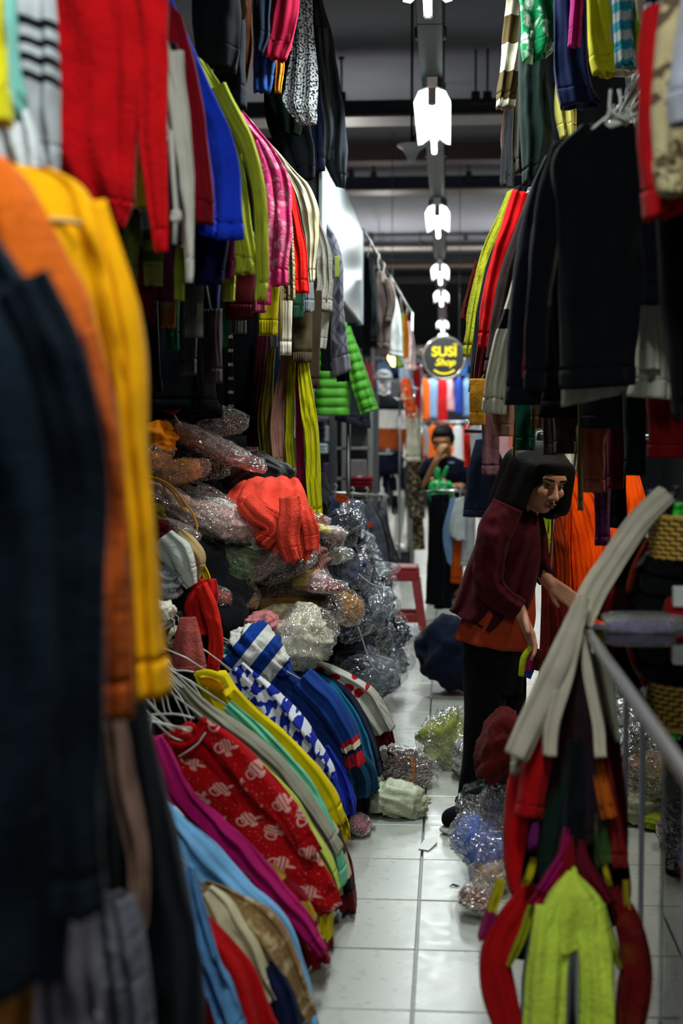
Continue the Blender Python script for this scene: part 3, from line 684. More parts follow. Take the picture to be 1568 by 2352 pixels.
# ---- topmost rail
UT = 'clothes on the topmost left rail'
for args in (
    ('black_jeans', 'black jeans hanging folded at the near end of the topmost rail', R(4.0, 440, -90, 545, -90, 445, 60, 548, 60, 455, 150, 540, 160), '0c0f14', 'denim', 'jeans'),
    ('dark_jeans', 'dark denim trousers with a fallen strap on the topmost rail', R(4.2, 470, -90, 560, -90, 490, 120, 566, 110, 512, 260, 572, 250), '10151e', 'denim', 'jeans'),
    ('brown_trousers', 'dark brown corduroy trousers on the topmost rail', R(4.35, 505, -60, 575, -60, 520, 130, 580, 130, 530, 215, 560, 235), '3a1a0c', 'plain', 'trousers'),
    ('slate_shirt', 'slate blue shirt edge beside the crimson jersey', R(4.5, 560, -90, 625, -90, 575, 60, 622, 60, 584, 110, 606, 130), '1c2836', 'plain', 'shirt'),
    ('denim_shirt', 'blue denim shirt with a ribbed cuff under the crimson jersey', C(4.75, 625, -60, 60, 618, 70, 54, 606, 150, 48, 602, 212, 40), '1c3f78', 'denim', 'shirt'),
    ('orange_jumper', 'orange ribbed top edge under the crimson jersey', C(4.9, 648, -60, 40, 646, 80, 36, 642, 150, 26, 638, 214, 16), 'c07a1e', 'plain', 'top'),
    ('crimson_jersey', 'crimson jersey with two bunched sleeves on the topmost rail', C(4.68, 655, -90, 64, 655, 20, 60, 645, 90, 58, 636, 138, 46), 'a41c3c', 'plain', 'jersey'),
    ('marled_sweater', 'black and white marled grey sweater on the topmost rail', R(5.5, 650, -100, 712, -100, 668, 20, 718, 10, 668, 120, 726, 120, 655, 200, 730, 180, 650, 240, 728, 250, 688, 288, 724, 285), 'b4b7b8', 'speckle', 'sweater'),
    ('navy_cardigan', 'navy cardigan hanging behind the marled grey sweater', R(6.1, 660, -80, 720, -80, 690, 150, 735, 150, 700, 300, 745, 290, 708, 395, 744, 392), '141c34', 'plain', 'cardigan'),
    ('charcoal_cardigan', 'long charcoal cardigan with a hanging sleeve at the far end of the topmost rail', R(6.7, 700, -60, 735, -20, 712, 60, 764, 90, 724, 180, 782, 200, 732, 290, 794, 290, 740, 360, 796, 360, 772, 428, 792, 432), '363c42', 'plain', 'cardigan'),
    ('grey_jersey', 'mid grey jersey beside the long charcoal cardigan', C(6.5, 735, 60, 30, 742, 180, 34, 752, 300, 30, 752, 368, 26), '52585e', 'plain', 'jersey'),
    ('dark_skirt', 'black skirt hem dangling below the marled grey sweater', R(5.9, 600, 120, 680, 120, 610, 270, 712, 290, 640, 350, 725, 340, 680, 418, 722, 410), '0e1216', 'plain', 'skirt'),
    ('green_jumper', 'dark bottle green top hem below the marled sweater', R(5.75, 600, 200, 668, 200, 630, 270, 692, 280, 640, 306, 690, 312), '16261f', 'plain', 'top')):
    n, lb, rows, c, k, ct = args
    sweater(n, lb, rows, M(c, k, '23282e' if k == 'speckle' else 'ffffff', .008), cat=ct, group=UT, rib=0) if False else \
        G(n, lb, ct, UT).strip('body', rows, M(c, k, '23282e', .008, rib=.012 if n == 'marled_sweater' else 0), cuff=.06, cuffname='hem', th=.05, nu=36, nt=36, fold=.016, nf=2.4, crump=.012).hang(-.82, 3.35).done()
g = G('brown_strap', 'brown canvas strap looped below the dark denim trousers', 'strap'); g.strip('strap', C(4.15, 556, -40, 16, 560, 20, 14, 556, 46, 12), M('6a5630'), th=.006, nu=12, nt=14, fold=.002); g.hang(-.82, 3.35).done()

# ---- near-left coats
def near(name, label, rows, mat, cat='coat', **kw):
    g = G(name, label, cat, 'coats on the near left rail'); k = dict(th=.07, nu=48, nt=60, fold=.026, nf=2.4, crump=.01, crease=.01); k.update(kw)
    g.strip('body', rows, mat, **k); return g
near('navy_coat', 'navy wool coat nearest the aisle end of the near left rail', R(1.5, -420, 420, -40, 500, -400, 600, 40, 610, -380, 800, 120, 770, -360, 1000, 172, 990, -350, 1250, 190, 1240, -340, 1600, 196, 1600, -330, 2230, 150, 2245), M('0f1a24', 'fuzzy')).strip('sleeve', C(1.47, 60, 640, 120, 130, 800, 130, 172, 1000, 130, 188, 1300, 120, 176, 1700, 120, 165, 2095, 128), M('0d151e', 'fuzzy'), cuff=.05, th=.06, nu=32, nt=50).hang(-.72, 1.82).done()
near('orange_coat', 'burnt orange wool coat between the navy and the mustard coats', R(1.75, -300, 330, 10, 360, -280, 420, 80, 440, -260, 560, 150, 580, -240, 720, 205, 740, -200, 950, 240, 960, -180, 1250, 250, 1260, -150, 1640, 290, 1640), M('c85c14', 'fuzzy')).strip('sleeve', C(1.74, 180, 760, 90, 222, 950, 90, 250, 1200, 86, 262, 1420, 84, 266, 1650, 80), M('a84c18', 'fuzzy'), cuff=.05, th=.05, nu=32, nt=44).hang(-.72, 1.82).done()
g = near('mustard_coat', 'mustard yellow coat with a pale hanging loop on the near left rail', R(2.0, -120, 380, 130, 392, -80, 440, 200, 440, -40, 540, 250, 550, 0, 700, 292, 700, 60, 860, 318, 860, 140, 1050, 320, 1050, 200, 1250, 330, 1260), M('e8a006', 'plain', rough=.9), hollow=True)
g.strip('sleeve', C(1.98, 200, 470, 90, 250, 640, 100, 285, 830, 92, 296, 1000, 86, 312, 1200, 84, 330, 1400, 80, 346, 1600, 84), M('e8a006'), cuff=.06, th=.05, nu=32, nt=54)
g.strip('hanging_loop', R(1.93, 104, 497, 104, 513, 150, 500, 150, 516, 190, 508, 190, 524), M('cfa766'), th=.004, nu=8, nt=10, fold=0, crump=0); g.hang(-.72, 1.82).done()
near('black_coat', 'long black coat hanging lowest behind the blush cardigan', R(2.25, 200, 1560, 330, 1600, 220, 1750, 372, 1800, 230, 1950, 420, 2000, 240, 2150, 452, 2180, 240, 2420, 470, 2420), M('0d1016')).hang(-.72, 1.82).done()
near('blush_cardigan', 'dusky blush cardigan sleeve hanging before the black coat', C(1.98, 236, 1480, 60, 258, 1600, 52, 282, 1760, 50, 304, 1900, 48, 316, 2000, 40, 316, 2135, 36), M('8a6a5c'), cat='cardigan', th=.03, nu=28).hang(-.72, 1.82).done()
near('lavender_trousers', 'lavender grey trousers hanging below the navy coat', R(1.72, 60, 2000, 235, 2000, 80, 2120, 215, 2120, 90, 2250, 220, 2250, 95, 2450, 222, 2450), M('7a727e'), cat='trousers', nf=3).hang(-.72, 1.82).done()
near('grey_trousers', 'mottled grey trousers beneath the blush cardigan', R(1.9, 200, 2040, 300, 2060, 225, 2160, 325, 2160, 235, 2300, 345, 2300, 240, 2450, 360, 2450), M('62626c', 'mohair', '9a9ea4', .05), cat='trousers', nf=3).hang(-.72, 1.82).done()
near('peach_shirt', 'peach shirt tail showing under the navy coat', R(1.78, -120, 2180, 70, 2180, -110, 2280, 80, 2270, -100, 2450, 60, 2450), M('b08a78', 'stripe', 'c8843c', .2), cat='shirt').hang(-.72, 1.82).done()
near('charcoal_jacket', 'charcoal jacket filling the gap behind the lavender trousers', R(2.1, -200, 1500, 250, 1500, -180, 1900, 260, 1900, -160, 2450, 300, 2450), M('141b22'), cat='jacket').hang(-.72, 1.82).done()
# ================================================================== left low rail: tops splayed towards the aisle
LOW = 'tops slanting from the low rail'
def low(name, label, cat, rows, mat, cuff=.05, cm=None, extra=None, sleeves=(), cuffname='hem', hx=None, **kw):
    g = G(name, label, cat, LOW); k = dict(th=.04, nu=56, nt=64, fold=.02, nf=2.2, crump=.01, crease=.009); k.update(kw)
    g.strip('body', rows, mat, cuff=cuff, cuffmat=cm, cuffname=cuffname, **k)
    for s in sleeves: g.strip('sleeve', s, mat, cuff=.05, cuffmat=cm, th=.035, nu=28, nt=40, fold=.01, nf=1.5, crump=.008)
    if extra: extra(g)
    y = float(rows[0, 1]); V = g.p[0][1]; a = (rows[0, :3] + rows[0, 3:6]) / 2; rx = -.84 - .0176 * (y - 2.5); rz = .78
    p = [[rx - .02, y, rz - .012], [rx - .016, y, rz + .012], [rx, y, rz + .022], [rx + .018, y, rz + .008], [rx + .02, y, rz - .03], a * .6 + np.array([rx, y, rz]) * .4, a]
    if hx is not False: g.add('hanger', tube(p, .0026, 6), m_wire)
    return g.done()

low('red_skirt', 'bright red knitted skirt lowest under the light blue sweater', 'skirt', R(2.9, 395, 2080, 460, 2090, 415, 2160, 540, 2170, 440, 2260, 600, 2260, 470, 2400, 650, 2400), M('b40c10', 'fuzzy'))
low('sky_blue_cardigan', 'sky blue cardigan sleeve hanging nearest the floor', 'cardigan', C(2.82, 424, 1990, 40, 438, 2070, 56, 462, 2150, 66, 498, 2250, 58, 545, 2400, 56), M('5f93c8'))
low('navy_shorts', 'navy shorts hem behind the red knitted skirt', 'shorts', R(3.0, 560, 2200, 640, 2220, 590, 2290, 680, 2290, 600, 2400, 700, 2400), M('0f1838'))
low('cream_blouse', 'cream blouse sleeve between the red skirt and the brown patterned top', 'blouse', C(2.98, 470, 2050, 50, 505, 2090, 74, 552, 2160, 70, 595, 2240, 44, 626, 2292, 30), M('cfc39e'))
low('brown_patterned_top', 'brown knitted top with pale speckled bands', 'top', C(3.06, 465, 2035, 40, 530, 2075, 70, 600, 2140, 96, 645, 2220, 86, 680, 2290, 66, 705, 2340, 50), M('8a6a42', 'mohair', 'c8b48c', .03))
low('light_blue_sweater', 'light blue long sweater sweeping down to the floor', 'sweater', R(3.2, 338, 1800, 352, 1800, 352, 1880, 420, 1880, 420, 1990, 500, 1948, 500, 2048, 580, 2028, 590, 2096, 655, 2110, 655, 2200, 700, 2220, 690, 2400, 742, 2400), M('6a9fd4', 'denim'), th=.05)
low('magenta_tshirt', 'magenta top with a bright curved neckline under the red printed shirt', 'top', R(3.4, 308, 1690, 372, 1692, 330, 1760, 402, 1740, 400, 1868, 458, 1832, 515, 1966, 560, 1922, 605, 2052, 640, 2012, 680, 2132, 712, 2100, 728, 2196, 752, 2180), M('a81560'))
low('maroon_dotted_top', 'maroon top with white square dots along its edge', 'top', C(3.3, 335, 1770, 30, 365, 1840, 40, 410, 1900, 40, 470, 1970, 44, 560, 2040, 40), M('5a0e20', 'dots', 'd8d0c8', .06))
low('crimson_gold_top', 'crimson top with small gold flowers under the red printed shirt', 'top', R(3.5, 420, 1860, 470, 1850, 500, 1960, 570, 1950, 590, 2030, 660, 2010, 640, 2100, 720, 2080, 700, 2220, 760, 2200), M('8a0c1c', 'dots', 'c89a30', .11))
def _tee(g):
    g.add('neck_opening', strip_mesh(R(3.57, 392, 1690, 408, 1735, 430, 1682, 470, 1760, 466, 1682, 548, 1850), th=.006, nu=20, nt=16, fold=.003, crump=.002), M('a80a12'))
    g.strip('neckband', C(3.545, 388, 1705, 10, 420, 1712, 11, 452, 1696, 11, 470, 1668, 10), M('c41018'), th=.008, nu=12, nt=20, fold=0, crump=.001)
    g.add('label_tape', tube([at(410, 1738, 3.54), at(436, 1722, 3.54), at(456, 1706, 3.54), at(472, 1682, 3.54)], .0024, 6), M('e8d8c8'))
low('red_printed_shirt', 'red shirt printed all over with little pale pitchers', 'shirt', R(3.6, 362, 1692, 440, 1655, 372, 1770, 530, 1730, 420, 1860, 600, 1790, 500, 1935, 668, 1860, 580, 1995, 728, 1950, 660, 2052, 768, 2020, 728, 2098, 786, 2075), M('b40d14', 'pitcher', 'e0aca0', .085),
    sleeves=[C(3.56, 452, 1662, 40, 520, 1715, 60, 600, 1800, 66, 668, 1880, 60, 718, 1960, 56)], extra=_tee, th=.035, fold=.012, nf=1.6)
low('khaki_cardigan', 'khaki grey cardigan sleeve running above the red printed shirt', 'cardigan', C(3.85, 418, 1580, 30, 480, 1640, 46, 560, 1700, 56, 640, 1780, 56, 720, 1880, 46, 770, 1960, 40), M('8c8a78'))
low('lime_camisole', 'pale lime top edge between the red shirt and the mint dress', 'top', C(3.78, 600, 1760, 20, 660, 1830, 30, 710, 1920, 34, 750, 1990, 34, 772, 2040, 26), M('b8c858'))
low('mint_dress', 'mint green dress under the yellow sweater', 'dress', C(3.92, 520, 1620, 30, 600, 1690, 40, 680, 1790, 50, 730, 1880, 56, 765, 1970, 50, 778, 2030, 40), M('6fc49c'))
low('cream_checked_cardigan', 'cream cardigan with black square blocks and a dark red fringe', 'cardigan', R(3.98, 690, 1850, 720, 1840, 735, 1930, 775, 1900, 765, 2000, 800, 1980, 770, 2085, 820, 2080), M('c4b694', 'check', '101214', .12), cm=M('5a0e10', rib=.008))
low('burgundy_fringed_scarf', 'burgundy scarf with a ragged fringe below the cream checked cardigan', 'scarf', C(4.02, 770, 1900, 20, 795, 1980, 28, 802, 2050, 30, 800, 2100, 30), M('5c1012', rib=.008))
low('yellow_maroon_top', 'yellow and maroon striped hem near the floor below the red shirt', 'top', C(3.62, 735, 2040, 36, 745, 2100, 38, 745, 2180, 40), M('c8b41c', 'stripe', '7a1030', .13))
def _yel(g):
    g.strip('collar', C(4.02, 448, 1548, 12, 478, 1544, 14, 508, 1556, 14, 522, 1580, 12), M('f0d820'), th=.012, nu=12, nt=16, fold=0, crump=.001)
    g.add('neck_lining', strip_mesh(R(4.04, 456, 1556, 462, 1570, 484, 1554, 492, 1584, 508, 1566, 518, 1586), th=.004, nu=14, nt=10, fold=0, crump=.001), M('d88a08'))
low('yellow_sweater', 'bright yellow sweater with an orange lined neck opening', 'sweater', R(4.12, 446, 1548, 516, 1542, 470, 1600, 552, 1594, 520, 1660, 600, 1640, 600, 1728, 664, 1694, 680, 1810, 735, 1770, 745, 1880, 790, 1860, 782, 1940, 804, 1925), M('e8cc10'), extra=_yel, th=.05,
    sleeves=[C(4.06, 530, 1590, 30, 600, 1660, 44, 690, 1750, 50, 750, 1830, 46, 782, 1890, 30)])
low('snowflake_sweater', 'white and royal blue snowflake patterned sweater', 'sweater', R(4.4, 505, 1560, 560, 1520, 570, 1640, 640, 1590, 650, 1730, 705, 1660, 720, 1800, 760, 1750, 768, 1860, 790, 1840), M('d8dce4', 'snow', '1c2a98', .07), cm=M('1a2ca0'), cuff=.09)
low('royal_blue_cuff_top', 'royal blue ribbed top below the snowflake sweater', 'top', C(4.48, 740, 1720, 36, 775, 1780, 42, 796, 1840, 40, 800, 1868, 36), M('1a2ca0', rib=.009))
low('navy_sweater', 'deep blue ribbed sweater with a red and white striped cuff', 'sweater', R(4.7, 605, 1580, 668, 1535, 680, 1680, 740, 1600, 740, 1750, 800, 1660, 785, 1790, 826, 1730), M('16306e', rib=.016),
    cm=M('16306e'), sleeves=[], cuff=.03)
low('striped_cuff_pullover', 'blue pullover sleeve ending in a red and cream banded cuff', 'pullover', C(4.66, 690, 1560, 60, 745, 1610, 66, 788, 1670, 56, 810, 1720, 46, 818, 1756, 44), M('1a3a80', 'bands', p=[(.255, '1a3a80'), (.272, 'b01820'), (.29, 'e0d4b8'), (.305, '151a38'), (9, 'b01820')]), cuff=None)
low('teal_cardigan', 'teal blue cardigan beside the polka dot sweater', 'cardigan', C(5.0, 690, 1545, 44, 750, 1590, 56, 800, 1660, 58, 830, 1730, 56, 848, 1812, 52), M('1c6c94'), cm=M('1c5c84', rib=.01))
low('dark_teal_skirt', 'dark teal ribbed skirt under the striped cuff', 'skirt', R(4.85, 760, 1700, 800, 1690, 790, 1780, 860, 1760, 800, 1840, 866, 1815), M('123c56', rib=.012))
low('black_skirt', 'black skirt near the floor under the blue sweaters', 'skirt', R(4.95, 740, 1740, 820, 1740, 770, 1840, 850, 1830, 780, 1905, 832, 1900), M('0a0d14'))
low('midnight_sweater', 'midnight blue sweater strip between teal cardigan and polka dots', 'sweater', C(5.15, 720, 1550, 40, 790, 1610, 50, 835, 1690, 46, 862, 1780, 40), M('0f1c34'))
low('polka_dot_sweater', 'pale grey sweater with big red polka dots', 'sweater', R(5.3, 682, 1525, 720, 1512, 750, 1582, 800, 1546, 810, 1640, 862, 1590, 852, 1690, 906, 1670), M('c4c0b8', 'dots', 'b00f18', .056), cm=M('b8b4a6', rib=.007), cuff=.16, th=.045)
low('burgundy_cuff_jersey', 'burgundy jersey cuff sticking out of the polka dot sweater', 'jersey', C(5.38, 840, 1600, 40, 870, 1650, 44, 886, 1706, 42), M('6a0c14'), hx=False)
# hangers with no garment in view, tangled over the rail
for i, (x0, y0, x1, y1, x2, y2, Y) in enumerate(((306, 1600, 318, 1650, 312, 1700, 3.46), (318, 1606, 330, 1650, 322, 1698, 3.48), (330, 1622, 336, 1660, 334, 1700, 3.5), (312, 1625, 345, 1640, 345, 1712, 3.44), (325, 1600, 338, 1640, 352, 1716, 3.47),
        (318, 1640, 400, 1640, 446, 1650, 3.5), (322, 1648, 390, 1665, 436, 1680, 3.52), (300, 1590, 330, 1630, 400, 1680, 3.54), (340, 1640, 390, 1690, 420, 1702, 3.56), (345, 1655, 400, 1668, 440, 1672, 3.49),
        (386, 1545, 430, 1590, 470, 1625, 4.0), (390, 1560, 425, 1600, 462, 1640, 3.98), (392, 1570, 420, 1610, 440, 1655, 3.96), (396, 1540, 440, 1570, 462, 1600, 4.03), (388, 1575, 410, 1620, 428, 1660, 3.94), (400, 1538, 424, 1540, 446, 1544, 4.05),
        (370, 1600, 376, 1625, 380, 1640, 3.9), (382, 1600, 388, 1625, 394, 1640, 3.92), (350, 1600, 356, 1620, 360, 1640, 3.9))):
    g = G('wire_hanger', 'white coated wire hanger in the tangle over the low rail', 'hanger', 'tangled wire hangers')
    a, b, c = at(x0, y0, Y), at(x1, y1, Y), at(x2, y2, Y); h = a + [-.02, 0, .03]
    pts = cr(np.array([h + [-.03, 0, -.04], h + [-.02, 0, 0], h, a, b, c]), 18)
    g.add('hook', tube(pts[:8], .0026, 6), m_wire); g.add('arm', tube(pts[7:], .0026, 6), m_wire)
    g.done()

# ================================================================== left pile of bagged clothes
m_film = plastic(); m_filmg = plastic('c8d0e0', .10, .15)
def bag(name, label, px, py, wp, hp, Y, col, rot=0, depth=None, film=True, kind='plain', col2='ffffff', p=.03, rib=0.0, cat='bag', group='bagged clothes in the left pile', tail=.12, rough=.9, sq=.75, crump=.17, haze=None, part='folded_cloth', fold=.14, yaw=0.0, zmin=None, fsc=1.08):
    s = Y / FPX * 1.01; w_, h_ = wp * s, hp * s; d_ = depth or min(.24, max(.1, min(w_, h_) * 1.3)); sd = nseed()
    c = at(px, py, Y)
    if zmin is not None: c[2] = max(c[2], zmin + h_ / 2)
    g = G(name, label, cat, group)
    g.blob(part, c, w_, h_, d_, math.radians(rot), mat=M(col, kind, col2, p, rough=rough, rib=rib), seed=sd, crump=crump, sq=sq, fold=fold, yaw=yaw, nu=40, nt=0) if False else \
        g.blob(part, c, w_, h_, d_, math.radians(rot), mat=M(col, kind, col2, p, rough=rough, rib=rib), seed=sd, crump=crump, sq=sq, fold=fold, yaw=yaw)
    if film:
        g.blob('plastic_wrap', c, w_ * fsc * 1.04, h_ * fsc * 1.03, d_ * fsc + .02, math.radians(rot), mat=plastic('ffffff' if haze is None else 'c4cce0', .025 if haze is None else haze * .5, .06, 1.35 if haze is None else .6), seed=sd + 500, crump=.13, cs=3.6, sq=.8, tail=tail, facet=True, nu=60, nv=44, yaw=yaw)
    return g.done()
P_ = 5.25
bags = [
 # name, label, px, py, w, h, Y, colour, rot, extra
 ('bagged_coat', 'dark navy bagged coat on top of the left pile with cream lining showing', 425, 962, 210, 70, 5.2, '0f1520', -4, {}),
 ('bagged_scarf', 'orange scarf bundle at the back of the pile beside the mustard coat', 352, 1008, 90, 66, 5.0, 'd87a10', 8, dict(film=False, crump=.22)),
 ('bagged_scarf', 'amber wrapped bundle below the orange scarf', 346, 1052, 74, 60, 4.98, 'd08018', 30, {}),
 ('bagged_sweater', 'mauve grey sweater rolled in clear plastic near the top of the pile', 476, 1018, 210, 44, 5.1, '8c7470', -24, {}),
 ('bagged_trousers', 'black bagged trousers under the rolled mauve sweater', 420, 1056, 160, 70, 5.2, '0c1014', -10, {}),
 ('bagged_shawl', 'amber shawl tied with orange cord inside a bag', 400, 1086, 120, 50, 5.0, 'b8741c', 12, {}),
 ('leather_bag', 'dark oxblood leather bag with a pointed corner', 552, 1076, 110, 60, 5.3, '2c0d0c', 30, dict(film=False, rough=.45, crump=.08, cat='handbag', part='leather_body', sq=.5)),
 ('black_box_bag', 'black glossy holdall beside the hanging striped trousers', 612, 1082, 122, 66, 5.45, '07090d', -24, dict(film=False, rough=.5, crump=.06, sq=.45, cat='holdall', part='holdall_body')),
 ('bagged_leggings', 'black leggings in crinkled film above the dusty pink bundle', 440, 1132, 150, 46, 5.05, '0a0e14', -18, {}),
 ('bagged_cardigan', 'dusty pink cardigan folded in plastic tied with orange cord', 398, 1158, 150, 56, 4.9, 'a88a80', -28, {}),
 ('bagged_cardigan', 'pale pink sweater in shiny film beside the coral cardigan', 490, 1196, 150, 62, 4.95, 'b8988e', -18, {}),
 ('bagged_vest', 'white vest in crumpled film on the dusty pink bundle', 506, 1158, 90, 26, 5.05, 'c8ccc8', -22, {}),
 ('bagged_socks', 'small mustard green bundle under the coral cardigan', 566, 1188, 34, 44, 5.1, '6e6418', 20, {}),
 ('bagged_jumper', 'olive jumper in a shiny bag below the mustard green bundle', 552, 1218, 54, 70, 5.05, '3c4020', 10, {}),
 ('folded_shirt', 'white folded shirt sticking out under the coral cardigan', 606, 1250, 72, 74, 5.1, 'd8d8c8', 40, dict(film=False, sq=.4, crump=.05, fold=.0)),
 ('bagged_pullover', 'sage green ribbed pullover in clear plastic', 548, 1296, 96, 66, 5.0, '5f7c4c', -16, dict(kind='stripe', col2='4a6238', p=.016)),
 ('bagged_pullover', 'mauve pullover in film beneath the white folded shirt', 624, 1280, 90, 56, 5.05, '6a5058', 24, {}),
 ('bagged_skirt', 'black skirt in film between the green and the ribbed mauve knits', 655, 1310, 110, 36, 5.1, '14181c', 22, {}),
 ('bagged_belt', 'rust orange bundle under the coral cardigan sleeve', 700, 1258, 44, 50, 5.3, 'a83c12', 20, {}),
 ('ribbed_collar', 'mauve ribbed turtleneck collar hanging out of the pile', 722, 1290, 60, 66, 5.2, '7c5450', 30, dict(film=False, rib=.01, cat='sweater')),
 ('bagged_tights', 'rust brown tights standing upright in film', 714, 1194, 22, 80, 5.5, '7a2c14', 86, {}),
 ('bagged_tights', 'bright yellow tights rolled upright in film', 727, 1212, 16, 76, 5.45, 'c8b010', 78, {}),
 ('bagged_tights', 'pale pink tights standing upright in film', 742, 1222, 22, 100, 5.5, 'b89a9c', 88, {}),
 ('bagged_beanie', 'maroon beanie in film beside the pale pink tights', 762, 1238, 44, 44, 5.7, '5c1c18', 40, {}),
 ('bagged_vest', 'white vest in film beneath the maroon beanie', 770, 1276, 60, 32, 5.8, 'c0c0b4', 10, {}),
 ('bagged_shawl', 'yellow shawl in film under the ribbed mauve collar', 706, 1330, 70, 34, 5.15, 'a8880c', 20, {}),
 ('bagged_blanket', 'dark brown blanket folded flat in the middle of the pile', 672, 1352, 180, 36, 5.2, '3c1e12', 4, dict(sq=.45)),
 ('bagged_vest', 'pink vest corner in film above the dark brown blanket', 738, 1338, 36, 44, 5.1, 'b08a8c', 60, {}),
 ('bagged_dress', 'dark red glossy dress standing at the edge of the brown blanket', 748, 1350, 20, 90, 5.05, '6c160c', 88, {}),
 ('bagged_blanket', 'mustard blanket folded flat under the dark brown blanket', 640, 1400, 220, 60, 5.2, '8a5c0c', -3, dict(sq=.45)),
 ('bagged_jacket', 'mustard suede jacket curving out beside the sage green pullover', 545, 1365, 54, 90, 5.0, '8a6014', 70, {}),
 ('bagged_scarf', 'maroon scarf tip beside the mustard suede bundle', 752, 1392, 50, 44, 5.2, '3a1018', 30, {}),
 ('bagged_jacket', 'tan suede bundle in clear plastic beside the dark bags', 783, 1396, 62, 92, 5.35, 'a87020', 74, {}),
 ('bagged_knit', 'large cream knit stuffed in a clear bag', 692, 1462, 112, 112, 4.95, 'd0ccb4', 30, dict(crump=.2)),
 ('pale_yellow_tshirt', 'pale yellow top draped behind the cream knit', 640, 1410, 90, 36, 5.05, 'dcd2a4', 12, dict(film=False, cat='top')),
 ('pink_tshirt', 'soft pink top crumpled above the blue and white striped top', 598, 1436, 84, 46, 4.9, 'e08c90', 16, dict(film=False, cat='top', crump=.24)),
 ('striped_tshirt', 'blue and white broad striped top crumpled in a heap', 596, 1504, 128, 100, 4.7, 'd4d4ce', -38, dict(film=False, kind='vstripe', col2='123a8c', p=.085, cat='top', crump=.2, fold=.2)),
 ('teal_sock', 'teal sleeve end beside the striped top', 536, 1512, 56, 34, 4.68, '145c78', -40, dict(film=False, cat='sleeve')),
 ('houndstooth_scarf', 'black and white houndstooth scarf bit beside the red sweater', 518, 1484, 30, 30, 4.75, 'c8c4b8', 0, dict(film=False, kind='speckle', col2='14120f', p=.012, cat='scarf')),
 ('grey_fuzzy_hat', 'grey fuzzy hat squeezed beneath the white wool sleeve', 378, 1342, 66, 70, 4.5, '84888a', 10, dict(film=False, kind='fuzzy', cat='hat')),
 ('white_pompom', 'white wool pompom hat beside the mustard coat', 370, 1402, 40, 60, 4.4, 'd4d0c4', 80, dict(film=False, kind='fuzzy', cat='hat')),
 ('leopard_scarf', 'cream scarf with dark leopard spots beside the salmon fleece', 396, 1462, 46, 80, 4.45, 'b8ac90', 80, dict(film=False, kind='leopard', col2='221c14', p=.03, cat='scarf')),
 ('maroon_beanie', 'maroon beanie above the white wool sleeve', 372, 1228, 60, 60, 4.7, '4c0c12', 20, dict(film=False, kind='fuzzy', cat='hat')),
 ('olive_bundle', 'olive green cloth bundle behind the mustard coat', 352, 1186, 44, 50, 4.75, '5c5414', 10, dict(film=False, cat='bundle')),
 ('clear_bag', 'empty crinkled clear bag above the white wool sleeve', 400, 1216, 90, 34, 4.75, '6c6458', -18, {}),
 ('navy_bundle', 'navy cloth bundle beside the sage green pullover', 480, 1262, 90, 60, 5.1, '10202c', -24, {}),
 ('navy_bundle', 'dark blue denim bundle under the navy one', 470, 1306, 60, 70, 5.15, '14283c', -40, {}),
 ('white_bag_end', 'white cloth end in film beside the cream knit', 745, 1440, 40, 60, 5.15, 'a8a498', 70, {}),
 ('rust_bundle', 'rust bundle in film beside the red sweater sleeve', 500, 1372, 34, 60, 4.8, '8c2a18', 70, {}),
]
for (n, lb, px, py, wp, hp, Y, c, r, kw) in bags:
    kk = dict(kw); ct = kk.pop('cat', 'bag' if kk.get('film', True) else 'bundle')
    bag(n, lb, px, py, wp, hp, Y, c, -r if False else r, cat=ct, **kk)
# cream fur trim and raffia on the top bag
g = G('straw_tangle', 'tangle of pale straw twine lying on the top navy bag', 'twine')
for k, pts in enumerate((((350, 918), (352, 905), (372, 902), (376, 912), (360, 920)), ((386, 922), (398, 892), (402, 890), (408, 915)), ((380, 928), (400, 918), (430, 918)), ((345, 922), (380, 930), (420, 914)), ((396, 945), (404, 960), (416, 980)))):
    Q = cr(np.array([at(x, y, 5.06) for x, y in pts]), 16); g.add('strand', tube(Q, .004, 5), M('b8b098'))
g.strip('lining', C(5.08, 322, 918, 16, 360, 926, 18, 395, 936, 26, 430, 924, 14), M('c8bca0', 'fuzzy'), th=.02, nu=16, nt=18); g.done()
g = G('red_piping_coat', 'dark coat collar edged with red piping on the top of the pile', 'coat')
g.add('piping', tube(cr(np.array([at(x, y, 5.05) for x, y in ((322, 930), (360, 936), (396, 946), (420, 932), (450, 926))]), 20), .009, 8), M('7c0c10', rough=.5))
g.strip('collar', C(5.1, 325, 946, 30, 390, 962, 34, 450, 948, 36, 510, 944, 30), M('120e12'), th=.02, nu=16, nt=18); g.done()
g = G('orange_rope', 'orange cord looped over the dusty pink cardigan', 'cord')
for pts in (((328, 1092), (368, 1102), (400, 1124), (428, 1160), (442, 1178)), ((330, 1094), (375, 1112), (402, 1138), (424, 1176)), ((442, 1176), (452, 1210), (446, 1240)), ((372, 1108), (378, 1124), (374, 1134))):
    g.add('strand', tube(cr(np.array([at(x, y, 4.8) for x, y in pts]), 18), .004, 6), M('c8842c'))
g.done()
